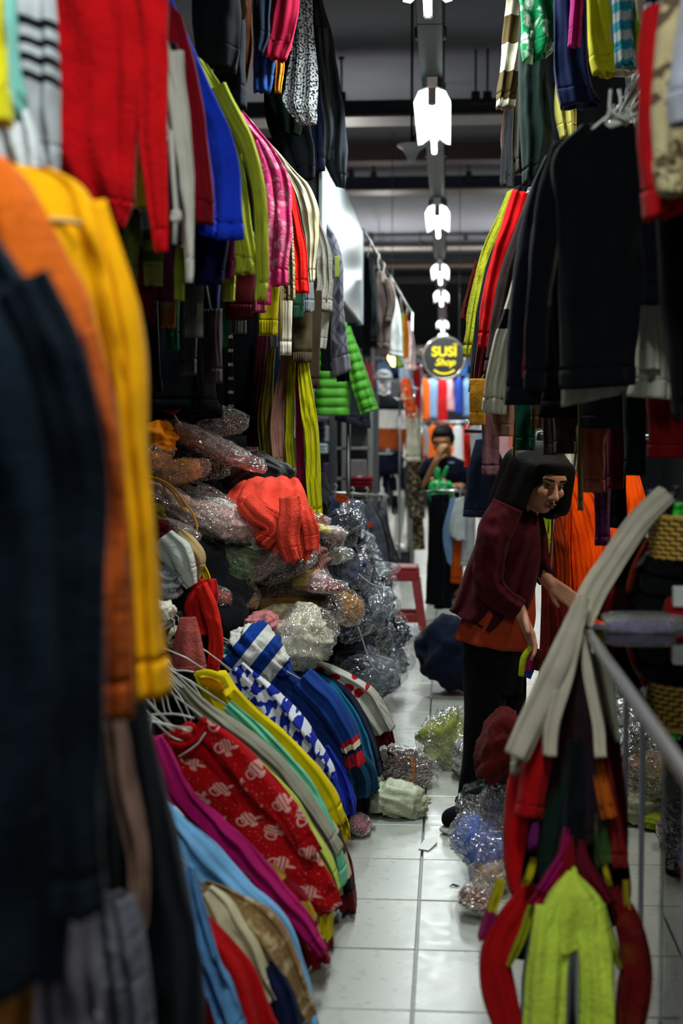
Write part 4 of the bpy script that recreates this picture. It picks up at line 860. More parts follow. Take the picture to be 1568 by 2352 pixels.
# coral cardigan thrown over the pile
g = G('coral_cardigan', 'coral openwork cardigan thrown over the bagged pile', 'cardigan')
mc = M('e84a38', 'fuzzy'); 
g.strip('body', R((5.2, 4.98), 560, 1118, 690, 1118, 530, 1140, 705, 1150, 520, 1172, 714, 1190, 560, 1196, 718, 1230, 620, 1212, 720, 1262), mc, th=.07, nu=64, nt=44, fold=.022, nf=4.5, crump=.014, hollow=False, cuff=.03, cuffname='hem')
g.strip('sleeve', C(4.93, 665, 1140, 50, 668, 1185, 54, 662, 1235, 52, 676, 1286, 40), mc, cuff=.05, cuffmat=M('e84a38', rib=.008), th=.04, fold=.014, nf=2)
g.strip('sleeve', C(4.95, 560, 1150, 50, 590, 1180, 54, 628, 1212, 44, 600, 1244, 46), mc, cuff=.04, cuffmat=M('e84a38', rib=.008), th=.035, fold=.012)
g.strip('sleeve', C(4.97, 700, 1170, 36, 712, 1215, 40, 714, 1262, 34), mc, cuff=.05, th=.03); g.done()
def drape(name, label, cat, rows, mat, **kw):
    g = G(name, label, cat); cf = kw.pop('cuff', .05); cm = kw.pop('cm', None); k = dict(th=.03, nu=32, nt=36, fold=.012, nf=2, crump=.01); k.update(kw)
    g.strip('body', rows, mat, cuff=cf, cuffmat=cm, cuffname='hem', **k); return g.done()
drape('white_wool_sleeve', 'white shaggy wool sweater sleeve drooping over the grey fuzzy hat', 'sweater', C(4.5, 372, 1235, 60, 398, 1270, 72, 420, 1310, 60, 442, 1345, 30), M('c4c8c0', 'fuzzy'), crump=.016)
drape('beige_cardigan', 'beige cardigan draped behind the white wool sleeve', 'cardigan', C(4.65, 405, 1228, 40, 435, 1262, 52, 452, 1285, 40, 452, 1330, 14), M('b09464'))
drape('yellow_legging', 'yellow leggings hanging between the beige cardigan and mustard suede bundle', 'leggings', C(4.7, 454, 1280, 14, 466, 1315, 26, 478, 1345, 20), M('c8b000'))
drape('red_jumper', 'red jumper crumpled in the pile with one long dangling sleeve', 'jumper', R(4.55, 440, 1330, 490, 1330, 428, 1370, 500, 1370, 425, 1410, 495, 1420, 440, 1450, 500, 1460), M('c01a1c'), fold=.02, nf=3, crump=.02)
drape('red_long_sleeve', 'long bright red sleeve dropping beside the salmon fleece', 'sweater', C(4.48, 458, 1345, 32, 482, 1395, 36, 494, 1445, 34, 494, 1500, 34, 490, 1540, 26, 510, 1554, 14), M('d4261c'), fold=.006)
drape('salmon_fleece', 'salmon pink fleece hanging like a mitten over the hangers', 'fleece', R(4.4, 412, 1418, 448, 1418, 402, 1460, 460, 1460, 396, 1510, 472, 1510, 396, 1538, 474, 1536), M('a8504a', 'fuzzy'), th=.045, fold=.004, hollow=False, cuff=.02)

# dark bagged heap on the right-hand slope of the pile
random.seed(11)
DK = ['0d1220', '10182c', '0b0f16', '161c28', '1a2030', '0e1a2c', '20262e', '0a0c10']
cells = []
for k in range(46):
    t = (k % 12) / 11; r = k // 12
    yy = 1215 + t * 350 + random.uniform(-14, 14); x0 = 776 + (yy - 1215) * .12; x1 = float(np.interp(yy, [1215, 1300, 1400, 1500, 1570], [790, 842, 884, 914, 926]))
    xx = x0 + (x1 - x0) * (r + random.random()) / 4
    cells.append((xx, yy))
DL = ['navy garment bundled in crinkled clear film on the dark slope of the pile', 'black garment bundled in crinkled clear film on the dark slope of the pile', 'slate grey garment bundled in crinkled clear film on the dark slope of the pile']
for k, (x, y) in enumerate(cells):
    c = random.choice(DK); li = 2 if c in ('161c28', '1a2030', '20262e') else (0 if c in ('0d1220', '10182c', '0e1a2c') else 1)
    Yb = 6.1 + (x - 780) / 180 * 1.5 + random.uniform(-.1, .1)
    bag('bagged_garment', DL[li], x, y, random.uniform(46, 78), random.uniform(38, 62), Yb, c, random.uniform(-60, 60), group='dark bagged garments, ' + DL[li].split(' garment')[0], haze=random.choice((.03, .05, .08)), tail=.25, fsc=1.07, zmin=0.005)
for (n, lb, x, y, w_, h_, Y, c, r, hz) in (
    ('bagged_shirt', 'lilac grey shirt in film at the top of the dark slope', 782, 1212, 60, 46, 6.2, '8488a8', 30, .16), ('bagged_jeans', 'dark blue patterned jeans in film beside the maroon beanie', 800, 1310, 60, 90, 6.1, '182044', 70, .14),
    ('bagged_shirt', 'pale green printed shirt folded in film on the dark slope', 850, 1312, 80, 34, 6.8, '7c8a80', 8, .15), ('bagged_jacket', 'grey jacket in cloudy film in the middle of the dark slope', 842, 1400, 76, 90, 6.5, '3a4048', 50, .16),
    ('bagged_scarf', 'black scarf strip hanging down the dark slope to the polka dots', 838, 1540, 40, 100, 6.0, '080a10', 84, .05), ('bagged_denim', 'faded blue denim in film low on the dark slope', 880, 1490, 70, 50, 7.0, '2c4060', -20, .12),
    ('clear_bag', 'clear crumpled bag flattened by the polka dot sweater', 872, 1560, 60, 80, 6.0, '50565c', 70, .16), ('bagged_vest', 'brown vest in film low beside the tile floor', 912, 1524, 44, 44, 7.5, '2c1c14', 10, .1)):
    bag(n, lb, x, y, w_, h_, Y, c, r, haze=hz, tail=.25, zmin=.005)
for k, pts in enumerate((((822, 1440), (850, 1520), (872, 1548)), ((862, 1504), (900, 1518)), ((822, 1318), (850, 1340), (880, 1352)))):
    g_ = G('packing_string', 'thin white packing string trailing over the dark bagged slope', 'string', 'packing strings'); g_.add('strand', tube(cr(np.array([at(x, y, 5.85) for x, y in pts]), 14), .004, 5), M('8c8c88')); g_.done()

# table and dark clothes heap that carry the pile
g = G('display_table', 'low dark display table buried under the pile', 'table')
mt = solid('1c1814', .8, name='dark_wood')
g.add('table_top', box((-1.0, 5.75, .5), (.62, 1.3, .03), .005), mt, smooth=False)
for x in (-1.26, -.74):
    for y in (5.16, 6.34): g.add('leg', box((x, y, .2425), (.05, .05, .485), .004), mt, smooth=False)
g.done()
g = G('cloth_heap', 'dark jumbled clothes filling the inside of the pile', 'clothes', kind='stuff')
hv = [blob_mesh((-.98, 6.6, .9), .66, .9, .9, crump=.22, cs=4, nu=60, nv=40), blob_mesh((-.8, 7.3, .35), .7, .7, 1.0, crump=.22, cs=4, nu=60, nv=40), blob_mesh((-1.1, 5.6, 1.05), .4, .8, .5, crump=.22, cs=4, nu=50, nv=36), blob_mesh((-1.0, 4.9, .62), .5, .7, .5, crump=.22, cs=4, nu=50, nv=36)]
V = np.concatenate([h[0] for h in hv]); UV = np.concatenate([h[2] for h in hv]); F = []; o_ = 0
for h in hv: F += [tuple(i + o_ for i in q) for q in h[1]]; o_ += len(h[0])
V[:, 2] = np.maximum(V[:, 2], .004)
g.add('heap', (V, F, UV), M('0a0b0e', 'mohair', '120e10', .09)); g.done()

# ================================================================== long trousers and scarves hanging over the pile
HG = 'long trousers and scarves hanging over the pile'
for (n, lb, a, Y, m, ct) in (
    ('striped_scarf', 'black scarf with cream squares hanging in the shade', (510, 760, 30, 508, 860, 28, 505, 985, 26), 6.2, M('0e0e10', 'check', '8c8468', .05), 'scarf'),
    ('dotted_scarf', 'black scarf with tiny white dots hanging in the shade', (552, 760, 30, 550, 860, 32, 546, 990, 34), 6.25, M('0c0d12', 'dots', '6a7078', .03), 'scarf'),
    ('ribbon_scarf', 'thin black and cream ribbon scarf between two dark scarves', (528, 770, 12, 530, 870, 12, 532, 960, 12), 6.15, M('161412', 'line', 'a09880', .06), 'scarf'),
    ('maroon_trousers', 'maroon trousers with pale squares down one leg', (602, 770, 26, 594, 880, 30, 584, 1000, 32, 590, 1062, 26), 6.1, M('3c0c18'), 'trousers'),
    ('burgundy_leggings', 'burgundy leggings beside the olive pleated scarf', (618, 770, 22, 612, 900, 24, 604, 1020, 26), 6.18, M('58101c'), 'leggings'),
    ('olive_scarf', 'olive yellow pleated scarf fanning out at the bottom', (628, 770, 18, 618, 860, 22, 610, 960, 34, 618, 1060, 38), 5.95, M('8a7c2c', rib=.014), 'scarf'),
    ('blue_leggings', 'petrol blue leggings between the olive and the pink scarves', (640, 770, 18, 634, 880, 20, 630, 1000, 22), 6.02, M('14284c'), 'leggings'),
    ('pink_pleated_scarf', 'dusty pink pleated scarf with narrow ribs', (662, 790, 20, 650, 880, 32, 640, 980, 46, 648, 1075, 44), 5.88, M('a87868', rib=.016), 'scarf'),
    ('yellow_green_trousers', 'yellow green trousers with thin pleats', (672, 770, 14, 668, 880, 20, 664, 1000, 22, 672, 1130, 20), 5.84, M('b0ac18', rib=.018), 'trousers'),
    ('crimson_trousers', 'crimson narrow trousers hanging beside the chartreuse ones', (688, 770, 16, 688, 900, 18, 690, 1030, 18, 692, 1165, 20), 5.8, M('8c0c3c'), 'trousers'),
    ('green_leggings', 'bright green leggings peeking below the yellow green trousers', (668, 1000, 16, 672, 1080, 16, 678, 1150, 14), 5.9, M('5cb41c'), 'leggings'),
    ('chartreuse_trousers', 'chartreuse wide trousers hanging nearest the aisle over the pile', (690, 770, 20, 700, 870, 30, 712, 980, 36, 718, 1090, 36, 726, 1190, 30), 5.74, M('b4b010', rib=.02), 'trousers'),
    ('cobalt_leggings', 'cobalt leggings sliver beside the chartreuse trousers', (700, 900, 8, 704, 1040, 8, 708, 1170, 8), 5.82, M('1c3c9c'), 'leggings')):
    g = G(n, lb, ct, HG)
    g.strip('cloth', C(Y, *a), m, cuff=.04, cuffname='hem', th=.03, nu=36, nt=40, fold=.014, nf=3, crump=.005)
    g.hang(-.82, 2.5).done()
# ================================================================== right side
RX, RZ = .5, 2.3
rail('chrome rail over the right stall carrying the dark coats', [(RX, 2.2, RZ), (RX, 6.6, RZ)], posts=((RX + .03, 6.62, RZ),))
rail('higher chrome rail over the right stall carrying the patterned tops', [(.62, 2.0, 3.2), (.62, 6.9, 3.2)], posts=((.62, 6.9, 3.2),))
RU = 'tops on the higher right rail'
def rup(name, label, cat, rows, mat, rail_at=(.62, 3.2), grp=RU, sleeves=(), cuff=.05, cm=None, **kw):
    g = G(name, label, cat, grp); k = dict(th=.045, nu=44, nt=44, fold=.014, nf=2.2, crump=.01); k.update(kw)
    g.strip('body', rows, mat, cuff=cuff, cuffmat=cm, cuffname='hem', **k)
    for s in sleeves: g.strip('sleeve', s, mat, cuff=.05, cuffmat=cm, th=.045, nu=28, nt=36, fold=.008, nf=1.5)
    if rail_at: g.hang(*rail_at)
    return g.done()
rup('striped_cardigan', 'brown and cream broad striped cardigan at the aisle end of the higher right rail', 'cardigan', R(5.0, 1172, -90, 1230, -90, 1163, 0, 1215, 0, 1150, 130, 1200, 130, 1137, 250, 1180, 245), M('a8a48e', 'stripe', '3c3018', .19))
rup('green_sweater', 'green sweater with white wavy bands', 'sweater', R(4.5, 1185, -100, 1300, -100, 1192, 0, 1290, 0, 1196, 90, 1285, 80, 1203, 148, 1270, 118), M('0c6a3c', 'mohair', 'b8c4b4', .05))
rup('navy_blouse', 'navy blouse hanging between the green sweater and the magenta one', 'blouse', R(4.3, 1268, -80, 1350, -80, 1272, 100, 1350, 100, 1275, 170, 1355, 180, 1288, 250, 1380, 240), M('10183a'))
rup('magenta_cardigan', 'magenta cardigan strip over the navy blouse', 'cardigan', C(4.2, 1322, -90, 34, 1322, 20, 32, 1320, 106, 30), M('8c1460'))
rup('orange_vest', 'small orange vest edge beside the magenta cardigan', 'vest', C(4.28, 1296, -80, 30, 1297, -30, 28, 1297, 12, 28), M('c8581c'), cuff=.015)
rup('chartreuse_sweater', 'chartreuse sweater with white and maroon squares down its edges', 'sweater', R(4.0, 1340, -100, 1420, -100, 1348, 40, 1440, 40, 1352, 120, 1450, 120, 1360, 172, 1464, 168), M('c0b818', 'check', 'b8b0a0', .10))
rup('teal_striped_sweater', 'teal and pale grey striped sweater with a curled cuff', 'sweater', C(3.9, 1422, -100, 52, 1428, 0, 50, 1432, 80, 46, 1440, 148, 46), M('2a8a9c', 'stripe', 'aab4b4', .05))
rup('lime_shirt', 'lime shirt strip beside the teal striped sweater', 'shirt', C(3.95, 1452, -90, 36, 1458, 20, 32, 1462, 122, 26), M('84b01c'))
rup('plaid_shirt', 'beige plaid shirt at the top of the right stall', 'shirt', R(3.6, 1455, -120, 1540, -120, 1462, -40, 1525, -40, 1468, 48, 1512, 36), M('b8a088', 'check', '3c3434', .05))
rup('navy_lined_skirt', 'navy skirt hem with two white lines', 'skirt', R(3.45, 1480, -90, 1580, -90, 1472, 30, 1570, 10, 1468, 108, 1556, 56), M('0e1630', 'line', 'b0b0b4', .05))
rup('yellow_scarf', 'pale yellow scarf looped below the navy blouse', 'scarf', C(4.9, 1292, 100, 34, 1292, 190, 40, 1298, 260, 50, 1302, 318, 34), M('b4ac58'))
rup('dark_green_dress', 'dark green long dress in the shade under the green sweater', 'dress', R(4.9, 1190, -40, 1250, -40, 1192, 180, 1250, 180, 1196, 320, 1265, 320, 1200, 430, 1240, 400), M('101c18'))
rup('grey_pinafore', 'grey brown pinafore beside the dark green dress', 'pinafore', R(5.4, 1178, -60, 1215, -60, 1176, 200, 1212, 200, 1176, 330, 1210, 330, 1180, 400, 1205, 392), M('38362e'))
rup('black_tunic', 'black tunic behind the yellow scarf', 'tunic', R(5.2, 1230, 0, 1420, 0, 1230, 160, 1430, 160, 1235, 330, 1440, 330, 1240, 460, 1440, 440), M('0c0f12'))
rup('salmon_blouse', 'salmon pink blouse hanging at the aisle end beyond the striped cardigan', 'blouse', R(6.3, 1168, 100, 1192, 100, 1158, 250, 1184, 250, 1150, 330, 1180, 330, 1162, 398, 1182, 400), M('d87468'))
rup('grey_folded_skirt', 'grey box-pleated skirt below the salmon blouse', 'skirt', R(6.2, 1160, 240, 1190, 240, 1150, 340, 1180, 340, 1146, 422, 1178, 432), M('5c6064'))
rup('red_coat', 'red coat with a hanging hem in front of the black sweaters', 'coat', R(2.65, 1480, 20, 1560, 0, 1466, 130, 1560, 120, 1462, 280, 1580, 280, 1468, 400, 1600, 400, 1478, 508, 1620, 470), M('a80f14'), th=.05)
rup('leopard_blouse', 'beige blouse with dark leopard blotches over the red coat', 'blouse', R(2.55, 1520, 0, 1660, 0, 1500, 130, 1680, 130, 1490, 280, 1700, 280, 1500, 400, 1700, 400, 1512, 448, 1710, 430), M('b4a47c', 'leopard', '5c4a38', .05))
rup('pale_grey_shirt', 'pale lavender grey shirt at the edge of the right stall', 'shirt', R(2.4, 1570, -60, 1700, -60, 1552, 60, 1700, 60, 1540, 200, 1700, 200, 1548, 285, 1700, 285), M('a8a8b4'))

DKG = 'dark coats on the right rail'
rd = lambda *a, **k: rup(*a, rail_at=(RX, RZ), grp=DKG, **k)
rd('rust_wrap', 'rust brown wrap tip poking out beside the lime cardigan', 'wrap', R(5.9, 1090, 600, 1112, 600, 1066, 690, 1090, 690, 1056, 730, 1078, 742), M('54180e'))
rd('lime_cardigan', 'lime green cardigan at the aisle end of the right rail', 'cardigan', R(5.6, 1165, 440, 1195, 430, 1135, 510, 1170, 510, 1098, 600, 1130, 600, 1076, 700, 1100, 700, 1066, 780, 1090, 780, 1062, 818, 1080, 818), M('a0a428', 'fuzzy'))
rd('black_jacket', 'black jacket between the lime cardigan and the red one', 'jacket', R(5.2, 1180, 430, 1215, 420, 1150, 520, 1190, 520, 1112, 620, 1160, 620, 1090, 740, 1140, 740, 1076, 900, 1120, 905), M('0b0d12'))
rd('maroon_jacket', 'dark maroon jacket beside the bright red cardigan', 'jacket', R(5.0, 1165, 490, 1185, 490, 1120, 640, 1150, 640, 1100, 760, 1130, 760, 1082, 930, 1100, 935), M('4c0c12'))
rd('bright_red_cardigan', 'bright red cardigan strip among the dark coats', 'cardigan', C(4.75, 1195, 440, 40, 1172, 520, 44, 1140, 620, 40, 1122, 720, 36, 1112, 800, 26), M('c40c14'))
rd('brown_coat', 'dark brown coat with a thin tan edge', 'coat', R(4.5, 1230, 410, 1290, 380, 1190, 500, 1260, 490, 1150, 620, 1220, 610, 1122, 760, 1190, 760, 1106, 860, 1170, 860), M('241512'))
rd('white_cardigan', 'off-white cardigan with a black square showing between dark coats', 'cardigan', R(4.3, 1192, 570, 1204, 560, 1165, 680, 1192, 680, 1136, 770, 1180, 770, 1112, 870, 1164, 870, 1102, 948, 1160, 952), M('b8b2a2', 'bands', p=[(.19, 'b8b2a2'), (.25, '101216'), (9, 'b4ae9c')]))
rd('navy_overcoat', 'navy overcoat beside the off-white cardigan', 'coat', R(3.95, 1250, 360, 1330, 330, 1205, 470, 1300, 450, 1180, 620, 1280, 610, 1164, 760, 1260, 760, 1160, 930, 1240, 930), M('0c101c'))
rd('crimson_blouse', 'crimson blouse sliver below the navy overcoat', 'blouse', C(3.85, 1240, 640, 50, 1230, 760, 50, 1222, 870, 48), M('780c10'))
rd('plum_cardigan', 'dark plum cardigan sleeve over the navy overcoat', 'cardigan', C(3.6, 1300, 400, 70, 1262, 540, 80, 1256, 700, 76, 1262, 868, 66), M('1c1214'))
rd('black_sweater', 'large black sweater on a white hanger in front of the right rail', 'sweater', R(3.3, 1330, 290, 1452, 282, 1268, 370, 1480, 350, 1278, 520, 1478, 510, 1284, 700, 1470, 700, 1288, 895, 1452, 885), M('08090e'), th=.07, fold=.012,
   sleeves=[C(3.35, 1300, 330, 60, 1266, 450, 70, 1244, 620, 60, 1232, 780, 56, 1228, 900, 50), C(3.28, 1462, 340, 60, 1492, 500, 60, 1498, 700, 52)])
rd('white_shirt', 'white shirt hem showing under the black sweater', 'shirt', R(3.42, 1296, 700, 1440, 700, 1292, 860, 1440, 850, 1290, 935, 1432, 905), M('b4b0a4'), nf=3)
rd('ivory_coat', 'ivory coat with wide lapels beside the black sweater', 'coat', R(3.5, 1478, 560, 1520, 560, 1472, 680, 1532, 680, 1462, 800, 1544, 800, 1440, 910, 1548, 918), M('b8b2a4'), sleeves=[C(3.44, 1492, 640, 30, 1488, 740, 40, 1490, 848, 46)])
rd('black_overcoat', 'black overcoat hanging at the near end of the right rail', 'coat', R(2.9, 1500, 440, 1640, 440, 1510, 640, 1680, 640, 1530, 800, 1690, 800, 1545, 960, 1690, 960), M('07080b'), th=.07)
rd('black_longcoat', 'long black coat behind the ivory coat', 'coat', R(4.2, 1290, 400, 1560, 400, 1260, 700, 1600, 700, 1240, 960, 1620, 960), M('08090c'), th=.05)
g = G('white_hangers', 'cluster of white hangers above the black sweater', 'hanger')
for k, pts in enumerate((((1402, 205), (1400, 250), (1412, 262), (1440, 276)), ((1422, 205), (1424, 240), (1400, 262), (1358, 298)), ((1438, 248), (1450, 262), (1436, 290)), ((1395, 255), (1410, 270), (1428, 262)), ((1410, 240), (1398, 268), (1372, 296)))):
    g.add('wire', tube(cr(np.array([at(x, y, 3.25 + .01 * k) for x, y in pts]), 14), .004, 6), m_wire)
g.add('plastic_arm', tube([at(1390, 292, 3.27), at(1420, 282, 3.27), at(1448, 270, 3.27)], .009, 8), solid('c8c8c0', .4, name='white_plastic'))
g.done()

# ---- sleeve ends below the right rail
RS = 'sleeve ends below the right rail'
for (n, lb, x, y0, y1, wd, Y, c, kd, c2, p, ct) in (
    ('mustard_knit', 'mustard chunky knit hem below the off-white cardigan', 1098, 930, 976, 36, 4.6, 'a8741c', 'fuzzy', 'ffffff', .03, 'sweater'), ('mauve_scarf', 'fuzzy mauve scarf hanging beside the navy jacket', 1126, 960, 1092, 38, 5.3, '6a4a50', 'fuzzy', 'ffffff', .03, 'scarf'),
    ('rose_sleeve', 'dull rose sleeve end above the mauve scarf', 1156, 950, 1002, 46, 4.5, '8c6450', 'plain', 'ffffff', .03, 'sweater'), ('green_sleeve', 'bottle green sleeve end above the woman', 1206, 950, 1034, 46, 4.45, '0e4430', 'plain', 'ffffff', .03, 'sweater'),
    ('taupe_sweater', 'taupe knitted sleeve end above the woman', 1262, 950, 1045, 32, 4.3, '4a3a34', 'plain', 'ffffff', .03, 'sweater'), ('taupe_hem', 'taupe knitted hem beside the taupe sleeve', 1300, 960, 1042, 56, 4.25, '46403c', 'plain', 'ffffff', .03, 'sweater'),
    ('khaki_belt', 'narrow khaki belt hanging in front of the orange scarves', 1332, 940, 1172, 14, 4.1, '6c5c34', 'plain', 'ffffff', .03, 'belt'), ('salmon_sweater', 'dark salmon fuzzy sleeve before the orange scarves', 1364, 950, 1130, 56, 4.2, '9c5240', 'fuzzy', 'ffffff', .03, 'sweater'),
    ('crimson_sleeve', 'crimson sleeve beside the salmon fuzzy one', 1414, 960, 1122, 38, 4.25, '5c0c22', 'plain', 'ffffff', .03, 'sweater'), ('slate_sleeve', 'dark slate sleeve beside the crimson one', 1456, 950, 1092, 48, 4.0, '141e24', 'plain', 'ffffff', .03, 'sweater'),
    ('red_hem', 'dark red hem under the ivory coat', 1540, 920, 1052, 110, 3.6, '6c0c0e', 'plain', 'ffffff', .03, 'dress'), ('purple_sleeve', 'purple fuzzy sleeve hanging over the orange scarves', 1382, 1060, 1252, 36, 4.5, '4c1c44', 'fuzzy', 'ffffff', .03, 'sweater'),
    ('black_sleeve', 'black sleeve hanging over the orange scarves', 1418, 1060, 1212, 36, 4.45, '0a080a', 'plain', 'ffffff', .03, 'sweater'), ('slate_hem', 'slate hem above the crimson sleeve', 1390, 920, 985, 110, 4.1, '262a34', 'plain', 'ffffff', .03, 'skirt'),
    ('tan_hem', 'tan knitted hem in the shade above the woman', 1240, 930, 985, 40, 4.4, '5c4a30', 'plain', 'ffffff', .03, 'sweater'), ('beige_strip', 'pale beige sleeve end behind the green one', 1182, 960, 1050, 14, 4.7, '7c7058', 'plain', 'ffffff', .03, 'sweater')):
    g = G(n, lb, ct, RS); up = 60
    g.strip('sleeve', C(Y, x, y0 - up, wd * 1.1, x, y0, wd * 1.05, x, (y0 + y1) / 2, wd, x, y1, wd), M(c, kd, c2, p, rib=.012 if 'taupe' in n else 0), cuff=.04, th=.035, nu=24, nt=26, fold=.008, nf=1.6)
    g.hang(RX, RZ).done()

# ---- orange pleated scarves on a board behind the woman
OR = 'orange pleated scarves behind the woman'
rail('inner rail of the right stall behind the woman', [(.36, 5.56, 1.36), (1.5, 5.56, 1.36)], posts=((1.5, 5.56, 1.36),))
for (lb, a, Y, c, rb) in (('orange cable knit shawl with zigzag stitches', (1290, 1100, 84, 1330, 1200, 120, 1345, 1300, 130, 1340, 1440, 130), 5.65, 'fa5404', .02), ('orange pleated scarf beside the cable shawl', (1290, 1090, 20, 1282, 1200, 34, 1290, 1300, 40, 1300, 1440, 40), 5.55, 'fc5c08', .014),
    ('narrow orange scarf close behind the woman', (1262, 1120, 22, 1262, 1250, 34, 1272, 1350, 34, 1270, 1500, 40), 5.5, 'e84c08', .014), ('deep orange scarf between two brighter ones', (1306, 1120, 20, 1302, 1260, 26, 1310, 1400, 30), 5.48, 'f05006', .012),
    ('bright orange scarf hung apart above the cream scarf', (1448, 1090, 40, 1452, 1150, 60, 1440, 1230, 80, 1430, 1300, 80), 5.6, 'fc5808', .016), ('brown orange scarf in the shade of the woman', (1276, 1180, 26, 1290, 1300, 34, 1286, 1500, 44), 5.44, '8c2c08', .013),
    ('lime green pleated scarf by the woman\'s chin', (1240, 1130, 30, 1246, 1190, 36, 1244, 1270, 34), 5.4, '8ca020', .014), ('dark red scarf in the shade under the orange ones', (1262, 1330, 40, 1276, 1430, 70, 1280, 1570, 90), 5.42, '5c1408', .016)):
    g = G('pleated_scarf', lb, 'scarf', OR)
    g.strip('cloth', C(Y, *a), M(c, rib=rb), cuff=.05, cuffname='fringe', th=.03, nu=44, nt=40, fold=.014, nf=3.5)
    g.hang(None, 1.36).done()

# ---- bundle of scarves hung from the counter corner
BN = 'scarf bundle at the counter corner'
g = G('scarf_stand', 'slim metal stand with a foot under the scarf bundle', 'stand')
sx, sy = at(1318, 1700, 3.22)[0], 3.22
g.add('pole', tube([(sx, sy, .02), (sx, sy, .94)], .012, 10), m_pipe); g.add('foot', box((sx, sy - .02, .012), (.05, .28, .022), .004), m_pipe, smooth=False)
g.done()
def bun(n, lb, ct, rows, mat, **kw):
    g = G(n, lb, ct, BN); k = dict(th=.03, nu=36, nt=48, fold=.012, nf=2, crump=.005); k.update(kw); cf = k.pop('cuff', .03)
    g.strip('cloth', rows, mat, cuff=cf, cuffname='hem', **k); return g.done()
cre = M('c4b8a4', rib=.005)
g = G('cream_scarf', 'long cream scarf knotted at the counter corner with four hanging tails', 'scarf', BN)
g.strip('upper_fold', C((3.25, 3.1), 1530, 1135, 50, 1462, 1205, 56, 1400, 1295, 60, 1352, 1380, 62, 1336, 1440, 44), cre, th=.035, nu=36, nt=44, fold=.006, crease=.003)
g.strip('tail', C((3.06, 2.98), 1340, 1370, 30, 1310, 1460, 56, 1268, 1560, 66, 1226, 1650, 66, 1182, 1738, 58), cre, th=.022, nu=36, nt=50, fold=.006, crease=.003, nf=1.5)
g.strip('tail', C((3.05, 2.97), 1334, 1400, 24, 1308, 1490, 44, 1288, 1580, 46, 1268, 1670, 40, 1262, 1738, 36), cre, th=.02, nu=32, nt=46, fold=.006, crease=.003, nf=1.5)
g.strip('tail', C((3.05, 2.97), 1344, 1460, 16, 1352, 1540, 30, 1368, 1620, 34, 1378, 1680, 32, 1382, 1740, 30), cre, th=.02, nu=28, nt=44, fold=.005, crease=.003)
g.strip('tail', C((3.07, 3.0), 1366, 1470, 20, 1392, 1560, 30, 1406, 1640, 24, 1420, 1704, 10), cre, th=.018, nu=28, nt=40, fold=.005, crease=.003); g.done()
bun('white_muffler', 'off-white muffler behind the cream tails', 'muffler', C((3.14, 3.06), 1280, 1540, 24, 1240, 1640, 50, 1200, 1720, 44, 1178, 1780, 14), M('a89c88'))
bun('red_muffler', 'red muffler hanging between the cream tails', 'muffler', C((3.1, 3.0), 1312, 1480, 20, 1282, 1580, 42, 1252, 1680, 60, 1228, 1780, 66, 1214, 1878, 64), M('9c0c10'))
bun('long_red_scarf', 'longest red scarf on the aisle side of the bundle', 'scarf', C((3.14, 3.05), 1240, 1640, 30, 1200, 1780, 56, 1186, 1900, 60, 1180, 2010, 40, 1194, 2080, 20), M('b00c10'))
bun('maroon_shawl', 'dark maroon shawl filling the middle of the bundle', 'shawl', R((3.12, 3.04), 1318, 1440, 1344, 1440, 1290, 1560, 1362, 1560, 1256, 1720, 1384, 1720, 1240, 1900, 1400, 1900, 1230, 2060, 1410, 2060), M('1e0a0e'), th=.05, nf=4)
bun('plum_scarf', 'plum brown scarf beside the maroon shawl', 'scarf', C((3.08, 3.0), 1338, 1500, 20, 1344, 1640, 50, 1350, 1800, 60, 1348, 1940, 60), M('22141a'))
bun('brick_scarf', 'brick red scarf on the counter side of the bundle', 'scarf', C((3.1, 3.02), 1360, 1500, 14, 1386, 1620, 34, 1404, 1740, 50, 1412, 1860, 56, 1416, 1990, 50), M('6c1614', 'mohair', '7c3410', .12))
bun('orange_patch_scarf', 'orange brown scarf end showing beside the brick one', 'scarf', C((3.04, 2.99), 1372, 1740, 26, 1384, 1810, 34, 1398, 1882, 36), M('a04c10'))
bun('dark_green_scarf', 'dark green scarf low in the bundle', 'scarf', C((3.05, 2.99), 1298, 1740, 30, 1284, 1850, 56, 1268, 1940, 50, 1256, 2020, 40), M('10201a'))
bun('moss_scarf', 'moss green fluffy scarf on the counter side', 'scarf', C((3.04, 2.98), 1370, 1830, 26, 1378, 1920, 40, 1392, 1990, 36), M('24401c', 'mohair', '5c4414', .06))
bun('black_fringe_scarf', 'black scarf between the green scarves', 'scarf', C((3.02, 2.97), 1322, 1700, 40, 1320, 1820, 50, 1316, 1940, 44, 1310, 2000, 30), M('0b1014'))
